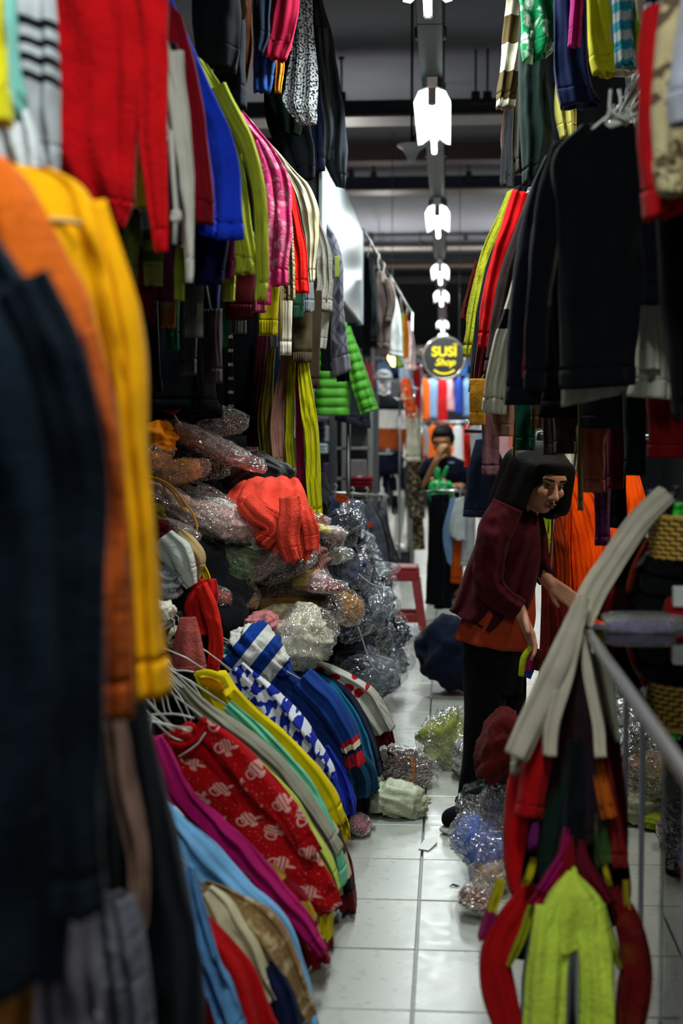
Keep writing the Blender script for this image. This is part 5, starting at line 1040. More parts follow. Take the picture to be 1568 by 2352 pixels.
for (lb, a, c) in (('crimson petal-shaped scarf end left of the lime leggings', (1310, 1930, 20, 1288, 1990, 40, 1256, 2040, 44, 1220, 2080, 30), 'a00c34'), ('magenta folded scarf end over the lime leggings', (1298, 1900, 14, 1290, 1960, 22, 1262, 2010, 26, 1236, 2050, 20), '8c1050'),
     ('dark red pointed scarf end over the lime leggings', (1300, 1920, 30, 1296, 1990, 44, 1284, 2044, 30), '6c0a10'), ('maroon pointed scarf end beside the dark red one', (1332, 1930, 24, 1334, 2000, 34, 1338, 2046, 20), '4c0c0c'),
     ('wine red curved scarf end on the counter side', (1330, 1930, 16, 1346, 1990, 30, 1380, 2040, 34, 1404, 2076, 26), '5c0c1c'), ('yellow scarf end tucked beside the crimson petal', (1226, 1970, 14, 1218, 2000, 18, 1210, 2026, 18), 'b0a018'), ('mustard scarf end tucked on the counter side', (1386, 1980, 12, 1392, 2010, 14, 1398, 2034, 12), 'a08c14'), ('purple fluffy scarf end beside the dark green scarf', (1230, 1890, 14, 1226, 1920, 22, 1222, 1950, 18), '5c1050')):
    bun('scarf_end', lb, 'scarf', C((2.98, 2.93), *a), M(c), th=.018, nu=24, nt=26, cuff=.015)
lg = M('c2d648', 'fuzzy')
g = G('lime_leggings', 'lime green wool leggings hanging with two separate legs', 'leggings', BN)
g.strip('hip', R((2.9, 2.88), 1300, 2000, 1318, 2000, 1256, 2050, 1380, 2060, 1232, 2110, 1404, 2120, 1226, 2180, 1410, 2180), lg, th=.04, nu=48, nt=30, nf=3, fold=.012)
g.strip('leg', C((2.88, 2.84), 1268, 2080, 80, 1262, 2160, 90, 1254, 2260, 96, 1246, 2420, 98), lg, th=.04, nu=36, nt=40, cuff=.03); g.strip('leg', C((2.88, 2.84), 1352, 2080, 80, 1362, 2160, 82, 1368, 2260, 86, 1370, 2420, 88), lg, th=.04, nu=36, nt=40, cuff=.03)
g.strip('waist_tip', R(2.9, 1312, 1990, 1320, 1990, 1296, 2030, 1330, 2034), lg, th=.015, nu=20, nt=10); g.done()
bun('red_bell_sleeve', 'red bell-shaped sleeve flaring on the aisle side of the lime leggings', 'cardigan', C((3.0, 2.92), 1228, 2030, 40, 1180, 2100, 60, 1140, 2180, 70, 1146, 2280, 80, 1186, 2420, 60), M('9c0c10'), th=.035)
bun('dark_red_bell_sleeve', 'dark red bell-shaped sleeve flaring on the counter side', 'cardigan', C((3.0, 2.92), 1404, 2040, 40, 1440, 2110, 60, 1458, 2200, 70, 1452, 2290, 76, 1436, 2420, 60), M('5c0c0e', 'mohair', '6c3410', .12), th=.035)
bun('yellow_cuff_glove', 'yellow cuffed magenta glove beside the red bell sleeve', 'glove', C(2.98, 1150, 2020, 20, 1144, 2050, 26, 1132, 2086, 26, 1122, 2130, 34, 1108, 2160, 24), M('a8a018', 'bands', p=[(.07, 'b0a418'), (9, '84104c')]), cuff=.02)
bun('magenta_glove', 'magenta fluffy glove on the counter side of the bundle', 'glove', C(2.99, 1436, 2020, 14, 1440, 2080, 20, 1452, 2130, 26, 1460, 2180, 18), M('6c1040', 'bands', p=[(.06, '9c8c18'), (9, '6c1040')]), cuff=.02)
bun('olive_tail_scarf', 'olive yellow curved scarf tail beside the lime leggings', 'scarf', C((2.96, 2.93), 1222, 2080, 18, 1206, 2130, 24, 1186, 2180, 22, 1168, 2220, 10), M('8c9018'))
bun('mustard_tail_scarf', 'mustard curved scarf tail on the counter side of the leggings', 'scarf', C((2.96, 2.93), 1384, 2090, 16, 1400, 2140, 22, 1414, 2190, 20, 1424, 2226, 12), M('7c7c18'))
bun('blue_grey_leggings', 'blue grey leggings just behind the lime ones', 'leggings', R((3.02, 3.0), 1220, 2120, 1300, 2120, 1200, 2240, 1290, 2240, 1190, 2420, 1290, 2420), M('4c6478'))
bun('black_tassel_skirt', 'black skirt hanging behind the whole scarf bundle', 'skirt', R((3.2, 3.12), 1270, 1640, 1390, 1640, 1220, 1850, 1420, 1850, 1180, 2080, 1440, 2080, 1160, 2200, 1300, 2200), M('12090c'), th=.03, nf=4)
# scarves on the slope behind the cream one
for (lb, a, Y, c) in (('yellow curved scarf lying over the counter edge', (1442, 1262, 14, 1412, 1290, 26, 1390, 1330, 24, 1372, 1392, 10), 3.3, 'a08c08'), ('dark red scarf lying beside the yellow curved one', (1410, 1320, 14, 1396, 1360, 30, 1380, 1418, 30), 3.32, '7c0c14'),
     ('orange red scarf curve on the dark heap', (1488, 1240, 10, 1464, 1290, 14, 1450, 1330, 14, 1442, 1362, 10), 3.33, 'a0340c'), ('violet scarf fold below the basket', (1492, 1256, 14, 1478, 1280, 18, 1464, 1304, 10), 3.36, '3c1040'),
     ('dark maroon scarf sheet over the heap', (1470, 1230, 50, 1436, 1300, 70, 1410, 1360, 70, 1396, 1425, 70), 3.38, '1e080c'), ('pale piping scarf edge below the basket', (1492, 1266, 6, 1476, 1284, 7, 1462, 1302, 5), 3.3, 'a8a8b4'), ('bottle green scarf sheet over the heap', (1500, 1290, 50, 1480, 1340, 60, 1466, 1425, 60), 3.4, '0a1c1a'), ('grey scarf shadowed under the cream fold', (1480, 1190, 40, 1450, 1240, 50, 1420, 1270, 30), 3.3, '2c2c28')):
    bun('draped_scarf', lb, 'scarf', C((Y + .06, Y), *a), M(c), th=.025, nu=24, nt=28, cuff=.02)

# ---- glass counter
def _glass():
    T = NT('clear_counter_glass'); tr = T.n('ShaderNodeBsdfTransparent'); tr.inputs[0].default_value = (.86, .93, .90, 1)
    gl = T.n('ShaderNodeBsdfGlossy'); gl.inputs['Roughness'].default_value = .02; fr = T.n('ShaderNodeFresnel'); fr.inputs[0].default_value = 1.52
    m = T.n('ShaderNodeMixShader'); T.put(m.inputs[0], fr.outputs[0]); T.put(m.inputs[1], tr.outputs[0]); T.put(m.inputs[2], gl.outputs[0]); T.put(T.out.inputs[0], m.outputs[0])
    return T.m
m_glass = _glass(); m_alu = solid('b4b4bc', .3, metal=.9, var=.05, name='brushed_aluminium')
cx0, cx1, cy0, cy1, cz = .305, 1.3, 1.75, 3.16, .95
g = G('glass_counter', 'glass topped display counter with aluminium edges in the right stall', 'counter')
g.add('top_pane', box(((cx0 + cx1) / 2, (cy0 + cy1) / 2, cz), (cx1 - cx0 - .012, cy1 - cy0 - .012, .006)), m_glass, smooth=False)
g.add('side_pane', box((cx0 + .17, (cy0 + cy1) / 2, .5), (.004, cy1 - cy0 - .03, .86)), m_glass, smooth=False)
g.add('shelf_pane', box(((cx0 + .17 + cx1) / 2, (cy0 + cy1) / 2, .70), (cx1 - cx0 - .21, cy1 - cy0 - .05, .006)), m_glass, smooth=False)
for (p, s) in ((((cx0), (cy0 + cy1) / 2, cz), (.018, cy1 - cy0, .018)), ((cx1, (cy0 + cy1) / 2, cz), (.018, cy1 - cy0, .018)), (((cx0 + cx1) / 2, cy0, cz), (cx1 - cx0, .018, .018)), (((cx0 + cx1) / 2, cy1, cz), (cx1 - cx0, .018, .018))):
    g.add('edge_trim', box(p, s, .003), m_alu, smooth=False)
for x in (cx0, cx1):
    for y in (cy0, cy1): g.add('post', box((x, y, cz / 2), (.02, .02, cz), .003), m_alu, smooth=False)
g.add('base_rail', box(((cx0 + .5 + cx1) / 2, cy1, .06), (cx1 - cx0 - .5, .018, .018), .003), m_alu, smooth=False); g.done()
def packet(name, label, px, py, wp, dp, z, col, hgt=.03, cat='packet', kind='plain', col2='ffffff'):
    c = atz(px, py, z + hgt / 2); s = c[1] / FPX
    g = G(name, label, cat, 'packets in the glass counter'); sd = nseed()
    g.blob('folded_cloth', c, wp * s, hgt, dp, mat=M(col, kind, col2, .03), sq=.45, crump=.12, fold=0, seed=sd)
    g.blob('plastic_wrap', c + [0, 0, .003], wp * s * 1.06, hgt + .012, dp * 1.06, mat=m_film, sq=.5, crump=.1, cs=4, facet=True, seed=sd + 1)
    return g.done()
packet('lace_packet', 'purple lace ribbon packet along the far edge of the counter top', 1470, 1438, 150, .07, cz + .004, '5c4478', .02)
packet('grey_cloth_packet', 'flat grey cloth packet on the counter top', 1480, 1424, 180, .08, cz + .004, '5c5650', .015)
packet('pink_packet', 'dull pink packet on the shelf under the counter glass', 1490, 1560, 84, .16, .704, '7c5660', .05)
packet('mint_packet', 'pale mint packet on the shelf under the counter glass', 1562, 1560, 90, .22, .704, 'a8c4a0', .06)
packet('tan_packet', 'tan brown packet on the shelf under the counter glass', 1550, 1640, 80, .14, .704, '9c7048', .05)
packet('teal_packet', 'dark teal packet at the back of the counter shelf', 1430, 1510, 110, .12, .704, '10282c', .05)

# dark folded clothes on the counter with the basket on top
g = G('folded_black_knits', 'stack of black folded knits on the counter under the basket', 'clothes')
for k in range(3): g.blob('folded_knit', np.array([.62 + .01 * k, 3.42 - .02 * k, .985 + .046 * k]), .36, .052, .3, mat=M(('08080a', '0a0d10', '0c090c')[k]), sq=.4, crump=.1)
g.blob('folded_knit', np.array([.62, 3.42, .92]), .34, .09, .3, mat=M('09090b'), sq=.4, crump=.1); g.done()
g = G('stool_table', 'small dark stand carrying the black folded knits behind the counter', 'stand')
g.add('top', box((.62, 3.42, .86), (.4, .36, .025), .004), solid('1a1512', .7, name='dark_wood'), smooth=False)
for dx in (-.17, .17):
    for dy in (-.15, .15): g.add('leg', box((.62 + dx, 3.42 + dy, .425), (.012, .012, .85), .002), m_alu, smooth=False)
g.done()
g = G('cardboard_block', 'small white cardboard tag box beside the black knits', 'box'); p = at(1560, 1370, 3.2); g.add('box', box(p, (.03, .03, .046), .003), solid('b4b4ac', .7, name='white_card'), smooth=False); g.done()
g = G('red_folded_top', 'red folded top under the white tag box', 'top'); g.blob('folded_cloth', at(1556, 1402, 3.24), .05, .05, .08, mat=M('7c0a10'), sq=.5); g.done()

def basket():
    c = at(1592, 1284, 3.3); H = .1; r0, r1 = .094, .106
    root = bpy.data.objects.new('woven_basket', None); COL.objects.link(root); root.location = c; tag(root, 'honey coloured woven basket full of odds and ends in the right stall', 'basket')
    mw = solid('b48c38', .6, var=.3, scale=60, bump=.3, name='rattan'); mdk = solid('2a1c08', .9, name='dark_rattan')
    prof = [(r0 * .2, .002), (r0 * .9, .002), (r0 - .004, .006), (r1 - .004, H), (r1 - .01, H), (r0 - .012, .012), (r0 * .2, .012)]; V = []; F = []; n = 28
    for (r, z) in prof:
        for k in range(n): V.append((r * math.cos(6.2832 * k / n), r * math.sin(6.2832 * k / n), z))
    for i in range(len(prof) - 1):
        for k in range(n): F.append((i * n + k, i * n + (k + 1) % n, (i + 1) * n + (k + 1) % n, (i + 1) * n + k))
    F.append(tuple(range(n))); F.append(tuple((len(prof) - 1) * n + k for k in range(n)))
    mk_obj('liner', V, F, mdk, parent=root)
    bv, bf = box((0, 0, 0), (.026, .008, .0085), .003); me = None
    rows = 9; per = 22
    for i in range(rows):
        z = .008 + (H - .012) * i / (rows - 1); r = r0 + (r1 - r0) * z / H
        for k in range(per):
            a = 6.2832 * (k + .5 * (i % 2)) / per
            if me is None: o = mk_obj('weave_strip', bv, bf, mw, smooth=False, parent=root); me = o.data
            else: o = bpy.data.objects.new('weave_strip', me); COL.objects.link(o); o.parent = root
            o.location = (r * math.cos(a), r * math.sin(a), z); o.rotation_euler = (0, .12, a + math.pi / 2)
    rim = [(r1 * math.cos(t), r1 * math.sin(t), H) for t in np.linspace(0, 6.2832, 30)]
    mk_obj('rim', *tube(rim, .006, 6), mw, parent=root)
basket()
for (n, lb, ct, pts, r, c) in (('green_marker', 'bright green marker sticking out of the basket', 'marker', ((1548, 1230), (1556, 1168)), .012, '0ca81c'), ('white_pen', 'white pen sticking out of the basket', 'pen', ((1526, 1225), (1524, 1168)), .007, '9c9ca8'), ('blue_scissors', 'blue handled scissors standing in the basket', 'scissors', ((1510, 1228), (1502, 1160), (1494, 1136)), .008, '2c3c5c'),
        ('dark_scissors', 'dark handled scissors standing in the basket', 'scissors', ((1534, 1228), (1538, 1150), (1552, 1128)), .008, '0c1018'), ('red_yarn_ball', 'dull red yarn ball at the near rim of the basket', 'yarn', ((1494, 1196), (1506, 1182)), .018, '641410')):
    g = G(n, lb, ct); g.add('shaft', tube([at(x, y, 3.26) for x, y in pts], r, 8), solid(c, .5, name='plastic_' + ct)); g.add('cap', tube([at(*pts[-1], 3.26), at(*pts[-1], 3.26) + [0, 0, .012]], r * 1.1, 8), solid(c, .5, name='plastic_' + ct)); g.done()

# ---- bags on the right floor
FB = 'bags lying on the aisle floor'
def fbag(name, label, px, py, wp, hp, col, rot=0, z=.0, **kw):
    # rests on the floor: depth from the lowest visible point
    b = atz(px, py + hp / 2, 0.0); Y = b[1] + .06
    return bag(name, label, px, py, wp, hp, Y, col, rot, group=FB, zmin=.004, **kw)
fbag('navy_sack', 'big navy cloth sack leaning behind the woman on the tiles', 1046, 1510, 150, 170, '0c1426', 60, film=False, cat='sack', part='sack_cloth', depth=.45, crump=.1, sq=.9, fold=.06)
fbag('brown_bag', 'brown knit bag tied with an orange band on the tiles', 934, 1776, 100, 74, '3c1e10', -12, depth=.18)
g = G('orange_band', 'orange rubber band around the brown knit bag', 'band'); g.add('band', tube(cr(np.array([at(x, y, 5.32) for x, y in ((940, 1738), (950, 1760), (948, 1790), (940, 1812))]), 14), .004, 6), M('c86c1c')); g.done()
fbag('clear_bag', 'crumpled clear bag end beside the brown knit bag', 902, 1760, 50, 60, '4c4844', 30)
fbag('cream_bag', 'pale cream empty plastic bag lying flat on the tiles', 908, 1848, 140, 62, 'b4b898', -6, film=False, rough=.4, depth=.2, crump=.2, part='bag_film', cat='bag')
fbag('pink_bag', 'small pink bundle in film at the foot of the slanting tops', 826, 1908, 34, 44, '8c3c50', 60)
fbag('lime_bag', 'lime tinted clear bag with a garment beside the woman\'s leg', 1030, 1712, 110, 110, '8c9440', 50, depth=.2)
fbag('clear_bag', 'clear crumpled bag behind the woman\'s trouser leg', 1100, 1750, 100, 90, '8c908c', 0)
bag('burgundy_sweater', 'burgundy knitted sweater slumped against the scarf bundle', 1150, 1712, 150, 88, 4.45, '4c100e', 64, film=False, kind='fuzzy', cat='sweater', depth=.24, group=FB)
bag('grey_bundle', 'dark grey bundle in film propping up the burgundy sweater', 1168, 1880, 200, 110, 4.5, '14181a', 86, depth=.24, group=FB, zmin=.004)
fbag('dark_bag', 'dark bottle green bundle in shiny film on the floor', 1112, 1872, 100, 100, '0c1a1c', 20, depth=.2)
fbag('lilac_bag', 'lilac blue garment in shiny film on the floor', 1116, 1956, 92, 150, '5468b0', 58, depth=.16)
fbag('tan_bag', 'tan bundle in film under the lilac blue one', 1126, 2036, 80, 54, '8c6c44', 26, depth=.12)
fbag('rust_bag', 'rust brown small bundle in film near the bundle of scarves', 1092, 2086, 44, 70, '6c3010', 70, depth=.1)
fbag('coral_knit', 'coral knit end lying behind the scarf bundle', 1156, 2000, 40, 80, '94463c', 80, film=False, cat='knit', depth=.1)
fbag('bottle_green_bag', 'dark bottle green bag behind the glass counter and cream tails', 1440, 1590, 120, 120, '10201c', -20, depth=.25)
fbag('clear_bag', 'large grey crinkled bag behind the glass counter', 1480, 1670, 150, 110, '707470', 20, depth=.25)
fbag('green_bag', 'moss green bundle in clear film behind the glass counter', 1470, 1750, 120, 120, '24301c', 40, depth=.22)
fbag('clear_bag', 'white veined clear bag beneath the moss green bundle', 1470, 1810, 110, 80, '4c4a4a', 10, depth=.2)
fbag('ivory_bag', 'ivory crumpled plastic bag behind the glass counter', 1470, 1862, 90, 76, 'a8a888', 4, film=False, rough=.5, depth=.15, part='bag_film')
fbag('lime_cloth', 'small lime cloth under the ivory bag', 1500, 1900, 60, 30, '7c8c24', 0, film=False, cat='cloth', depth=.1)
fbag('mustard_scarf_bag', 'mustard patterned scarf in film behind the counter', 1545, 1800, 70, 200, '6c5418', 80, depth=.18, kind='mohair', col2='2c3c18')
fbag('pink_bag', 'dusty plum bundle in film behind the counter', 1552, 1926, 60, 70, '6c4454', 60, depth=.12)
# paper slip and twig on the tiles
g = G('paper_slip', 'white paper slip lying on the floor tiles', 'paper')
P = [atz(x, y, .003) for x, y in ((960, 1950), (976, 1926), (1004, 1924), (1003, 1938), (984, 1954))]; V = P + [p + np.array([0, 0, .0015 + .004 * (i == 3)]) for i, p in enumerate(P)]; n = 5
g.add('sheet', (V, [tuple(range(n)), tuple(range(n, 2 * n))[::-1]] + [(i, (i + 1) % n, (i + 1) % n + n, i + n) for i in range(n)]), solid('e4e6e4', .8, var=.03, name='paper'), smooth=False); g.done()
g = G('twig', 'tiny dark twig of litter on the floor tile', 'litter'); g.add('stem', tube([atz(1032, 2036, .004), atz(1040, 2031, .006), atz(1048, 2034, .004), atz(1056, 2035, .004)], [.001, .003, .003, .001], 5), solid('2a2018', .9, name='twig')); g.done()
# ================================================================== people and the shop mannequin
def cap_mesh(a, b, ra, rb, n=14):
    a, b = np.array(a, float), np.array(b, float); d = b - a; L = np.linalg.norm(d); d = d / (L + 1e-9); P = []; Rr = []
    for t in np.linspace(0, math.pi / 2, 5)[:-1]: P.append(a - d * ra * math.cos(t)); Rr.append(max(.0006, ra * math.sin(t)))
    P += [a, b]; Rr += [ra, rb]
    for t in np.linspace(math.pi / 2, 0, 5)[1:]: P.append(b + d * rb * math.cos(t)); Rr.append(max(.0006, rb * math.sin(t)))
    return tube(P, Rr, n)
def chain(*pr):
    return [cap_mesh(pr[i][0], pr[i + 1][0], pr[i][1], pr[i + 1][1]) for i in range(len(pr) - 1)]
def ell_mesh(c, r, fr=None, n=18):
    V = []; F = []
    for i in range(n + 1):
        b = -math.pi / 2 + math.pi * i / n
        for k in range(n):
            a = 2 * math.pi * k / n; V.append((max(1e-4, math.cos(b)) * math.cos(a) * r[0], max(1e-4, math.cos(b)) * math.sin(a) * r[1], math.sin(b) * r[2]))
    V = np.array(V)
    if fr is not None: V = V @ np.array(fr)
    F = [(i * n + k, i * n + (k + 1) % n, (i + 1) * n + (k + 1) % n, (i + 1) * n + k) for i in range(n) for k in range(n)]
    return V + np.array(c), F
def fuse(name, meshes, voxel, mat, it=6, loc=(0, 0, 0), parent=None):
    """weld overlapping forms into one continuous skin"""
    o = mk_obj(name, *join(*meshes), mat)
    m = o.modifiers.new('skin', 'REMESH'); m.mode = 'VOXEL'; m.voxel_size = voxel; m.use_smooth_shade = True
    s = o.modifiers.new('soften', 'SMOOTH'); s.iterations = it; s.factor = .5
    dg = bpy.context.evaluated_depsgraph_get(); me = bpy.data.meshes.new_from_object(o.evaluated_get(dg)); o.modifiers.clear(); o.data = me
    co = np.zeros(len(me.vertices) * 3); me.vertices.foreach_get('co', co); co = co.reshape(-1, 3) - np.array(loc); me.vertices.foreach_set('co', co.ravel())
    me.polygons.foreach_set('use_smooth', [True] * len(me.polygons))
    if not me.materials: me.materials.append(mat)
    if parent is not None: o.parent = parent
    else: o.location = loc
    return o
def frame(f, up=(0, 0, 1)):
    f = np.array(f, float); f /= np.linalg.norm(f); r = np.cross(f, up); r /= np.linalg.norm(r); u = np.cross(r, f)
    return np.array([r, f, u])            # rows: right, forward, up
def head_parts(c, FR, s=1.0, female=True, face=True):
    r, f, u = FR; P = lambda x, y, z: np.array(c) + s * (x * r + y * f + z * u)
    E = lambda p, rad: ell_mesh(P(*p), np.array(rad) * s, FR)
    m = [E((0, -.012, .028), (.072, .092, .086)), E((0, .018, -.03), (.058, .066, .078)), E((0, .05, -.082), (.026, .026, .022)), E((0, .07, .03), (.05, .02, .03))]
    if face:
        m += [cap_mesh(P(0, .083, .012), P(0, .106, -.03), .008 * s, .013 * s), E((-.013, .094, -.034), (.009, .01, .008)), E((.013, .094, -.034), (.009, .01, .008)),
              E((0, .083, -.058), (.024, .012, .007)), E((0, .081, -.068), (.02, .012, .008)), E((-.036, .068, -.02), (.02, .018, .02)), E((.036, .068, -.02), (.02, .018, .02)),
              E((-.074, -.008, -.01), (.01, .02, .03)), E((.074, -.008, -.01), (.01, .02, .03)), cap_mesh(P(-.045, .072, .03), P(-.014, .082, .026), .008 * s, .008 * s), cap_mesh(P(.045, .072, .03), P(.014, .082, .026), .008 * s, .008 * s)]
    return m, P
def hand_parts(wr, dirn, side, palmn, s=1.0, curl=.5, spread=.16):
    """palm, four bent fingers of unequal length and a thumb leaving the side of the palm; side = unit vector to the thumb"""
    d = np.array(dirn, float); d /= np.linalg.norm(d); t = np.array(side, float); t -= d * t.dot(d); t /= np.linalg.norm(t); n = np.cross(d, t)
    if n.dot(palmn) < 0: n = -n
    w = np.array(wr, float); m = [cap_mesh(w - d * .03 * s, w + d * .01, .024 * s, .024 * s)]
    for k in (-1.05, -.35, .35, 1.05): m.append(cap_mesh(w + t * .012 * k * s, w + d * .085 * s + t * .02 * k * s, .015 * s, .0115 * s))
    for k, L in ((1.05, .072), (.35, .08), (-.35, .075), (-1.05, .06)):
        p0 = w + (d * .088 + t * .02 * k) * s; dd = d + t * spread * k * .5; dd /= np.linalg.norm(dd); a = p0; q = [(a, .0095 * s)]
        for j, (fr_, an) in enumerate(((.45, curl * .4), (.3, curl), (.25, curl * 1.6))):
            v = dd * math.cos(an) + n * math.sin(an); a = a + v * L * fr_ * s; q.append((a, (.0088 - .001 * j) * s))
        m += chain(*q)
    b = w + (d * .025 + t * .022) * s; v1 = d * .75 + t * .55 + n * .4; v1 /= np.linalg.norm(v1); e = b + v1 * .034 * s; v2 = d * .85 + t * .3 + n * .3; v2 /= np.linalg.norm(v2)
    m += chain((b, .013 * s), (e, .011 * s), (e + v2 * .026 * s, .0085 * s))
    return m
def skin(col):
    T = NT('skin'); tc = T.n('ShaderNodeTexCoord').outputs['Object']
    T.put(T.b.inputs['Base Color'], T.mix(T.noise(tc, 30, 3), rgba(col), tuple(min(1, x * 1.2) for x in lin(col)) + (1,))); T.b.inputs['Roughness'].default_value = .55
    T.b.inputs['Subsurface Weight'].default_value = .08; T.b.inputs['Subsurface Radius'].default_value = (.01, .004, .002)
    return T.m
def hair_mat(col='070607'):
    T = NT('black_hair'); tc = T.n('ShaderNodeTexCoord').outputs['Object']; mp = T.n('ShaderNodeMapping'); mp.inputs['Scale'].default_value = (90, 90, 5); T.put(mp.inputs[0], tc)
    n = T.noise(mp.outputs[0], 3, 3); T.put(T.b.inputs['Base Color'], T.mix(n, rgba(col), rgba('0c0908'))); T.b.inputs['Roughness'].default_value = .6; T.b.inputs['Specular IOR Level'].default_value = .15
    bp = T.n('ShaderNodeBump'); bp.inputs['Distance'].default_value = .004; T.put(bp.inputs['Height'], n); T.put(T.b.inputs['Normal'], bp.outputs[0]); return T.m
def cloth_child(root, base, pname, rows, mat, cuff=None, cuffmat=None, **kw):
    k = dict(th=.05, nu=40, nt=44, fold=.008, nf=2, crump=.006, sq=.95, rnd=True); k.update(kw)
    if cuff:
        a, b = strip_mesh(rows, cut=cuff, **k); o = mk_obj(pname, a[0], a[1], mat, a[2], True, root, base); mk_obj('cuff', b[0], b[1], cuffmat or mat, b[2], True, o, base)
    else:
        a = strip_mesh(rows, **k); o = mk_obj(pname, a[0], a[1], mat, a[2], True, root, base)
    return o

# ---- the woman sorting clothes
YW = 5.0
A = lambda x, y, dy=0.0: at(x, y, YW + dy)
msk = skin('a8785c'); base = np.array([A(1110, 1700)[0], YW, 0.0])
hc = A(1243, 1104, -.02); FRh = frame((.50, -.84, -.30), (.12, 0, 1))
hp, HP = head_parts(hc, FRh, .98)
wm = hp + chain((HP(0, -.02, -.06), .046), (A(1208, 1172), .045), (A(1178, 1215), .05), (A(1155, 1300), .06), (A(1135, 1390), .06), (A(1130, 1470), .065))
wm += chain((A(1160, 1195, -.13), .028), (A(1130, 1280, -.155), .019), (A(1126, 1345, -.16), .02), (A(1154, 1380, -.162), .02), (A(1190, 1404, -.165), .024)) + chain((A(1200, 1200, .08), .028), (A(1222, 1290, .1), .026), (A(1262, 1338, .06), .024)) + [cap_mesh(A(1160, 1195, -.13), A(1200, 1200, .08), .03, .03)]
wm += chain((A(1118, 1490, -.04), .055), (A(1096, 1690, -.04), .03), (A(1080, 1860, -.03), .024), (A(1078, 1886, -.03), .024), (A(1092, 1894, -.06), .022)) + chain((A(1150, 1490, .06), .055), (A(1152, 1680, .07), .03), (A(1144, 1822, .08), .024), (A(1154, 1840, .06), .022))
wr1 = A(1194, 1406, -.165); wm += hand_parts(wr1, A(1228, 1484, -.19) - wr1, (.35, -.9, .1), (-.8, -.2, -.3), 1.02, .5)
wr2 = A(1264, 1340, .06); wm += hand_parts(wr2, A(1306, 1372, .0) - wr2, (.1, -.5, -.8), (-.2, .6, -.6), .95, .35)
woman = fuse('person', wm, .0045, msk, 5, base)
tag(woman, 'woman in a red cardigan and black trousers bending to sort scarves', 'person')
hm = [ell_mesh(HP(0, -.028, .042), (.098, .108, .092), FRh), ell_mesh(HP(0, .062, .074), (.07, .034, .032), FRh)]
for s_ in (-1, 1):
    hm += [cap_mesh(HP(s_ * .086, -.03, .05), HP(s_ * .098, -.03, -.10), .042, .05), cap_mesh(HP(s_ * .078, .03, .055), HP(s_ * .096, .028, -.085), .03, .034), cap_mesh(HP(s_ * .05, -.09, .03), HP(s_ * .06, -.095, -.11), .06, .062)]
fuse('hair', hm, .007, hair_mat(), 18, base, woman)
for sx in (-1, 1):
    mk_obj('eye', *ell_mesh(HP(sx * .031, .078, .008), (.012, .008, .005), FRh), solid('120a08', .3, name='eye'), parent=woman).location = -base
    mk_obj('eyebrow', *cap_mesh(HP(sx * .046, .08, .03), HP(sx * .016, .09, .028), .003, .004), hair_mat(), parent=woman).location = -base
mk_obj('lips', *join(ell_mesh(HP(0, .089, -.058), (.023, .008, .006), FRh), ell_mesh(HP(0, .087, -.068), (.019, .008, .006), FRh)), solid('7c3430', .5, name='lips'), parent=woman).location = -base
car = M('3a0911', rough=.9); bl = M('94341a'); trs = M('07080b')
cloth_child(woman, base, 'blouse', R(YW, 1172, 1180, 1232, 1196, 1130, 1240, 1236, 1262, 1095, 1340, 1228, 1345, 1060, 1420, 1228, 1420, 1044, 1464, 1206, 1492), bl, th=.125, fold=.012, nf=3)
cloth_child(woman, base, 'cardigan', R(YW - .01, 1172, 1138, 1232, 1160, 1124, 1182, 1242, 1216, 1088, 1255, 1238, 1290, 1062, 1330, 1226, 1370, 1044, 1382, 1200, 1430, 1032, 1400, 1168, 1462), car, th=.155, fold=.016, nf=3.2, nu=64, nt=56)
for rw in (C((YW - .13, YW - .165), 1166, 1160, 74, 1138, 1220, 78, 1122, 1290, 72, 1124, 1345, 68, 1154, 1380, 62, 1192, 1405, 50), ):
    cloth_child(woman, base, 'sleeve', rw, car, cuff=.03, th=.06, crump=.012, cs=16, nt=60)
cloth_child(woman, base, 'sleeve', C(YW + .09, 1216, 1180, 60, 1228, 1240, 62, 1236, 1300, 54, 1256, 1334, 40), car, cuff=.03, th=.05)
cloth_child(woman, base, 'trousers', R(YW, 1066, 1440, 1206, 1448, 1062, 1510, 1206, 1510, 1068, 1580, 1200, 1590), trs, th=.12)
cloth_child(woman, base, 'trouser_leg', C(YW - .04, 1116, 1520, 112, 1112, 1620, 96, 1096, 1720, 66, 1084, 1800, 60, 1076, 1874, 56), trs, th=.075)
cloth_child(woman, base, 'trouser_leg', C(YW + .07, 1152, 1520, 112, 1160, 1620, 92, 1152, 1720, 62, 1144, 1830, 48), trs, th=.075)
for (x, y, dy) in ((1084, 1878, -.02), (1152, 1838, .3)):
    p = atz(x, y + 16, 0.0); d = np.array([-.55, -.83, 0]); q = lambda k, z, w_: cap_mesh(p + d * (-.05) + [0, 0, z], p + d * k + [0, 0, z], w_, w_ * .95)
    sh = fuse('shoe', [q(.13, .05, .04), cap_mesh(p - d * .05 + [0, 0, .06], p - d * .05 + [0, 0, .1], .038, .034)], .006, M('0a0c12'), 4, base, woman)
    sv = cap_mesh(p - d * .055 + [0, 0, .016], p + d * .135 + [0, 0, .016], .043, .041); sv = (np.array(sv[0]) * [1, 1, .35] + [0, 0, .008], sv[1])
    so = mk_obj('sole', *sv, solid('b8b4a8', .6, name='rubber_sole'), parent=sh); so.location = -base
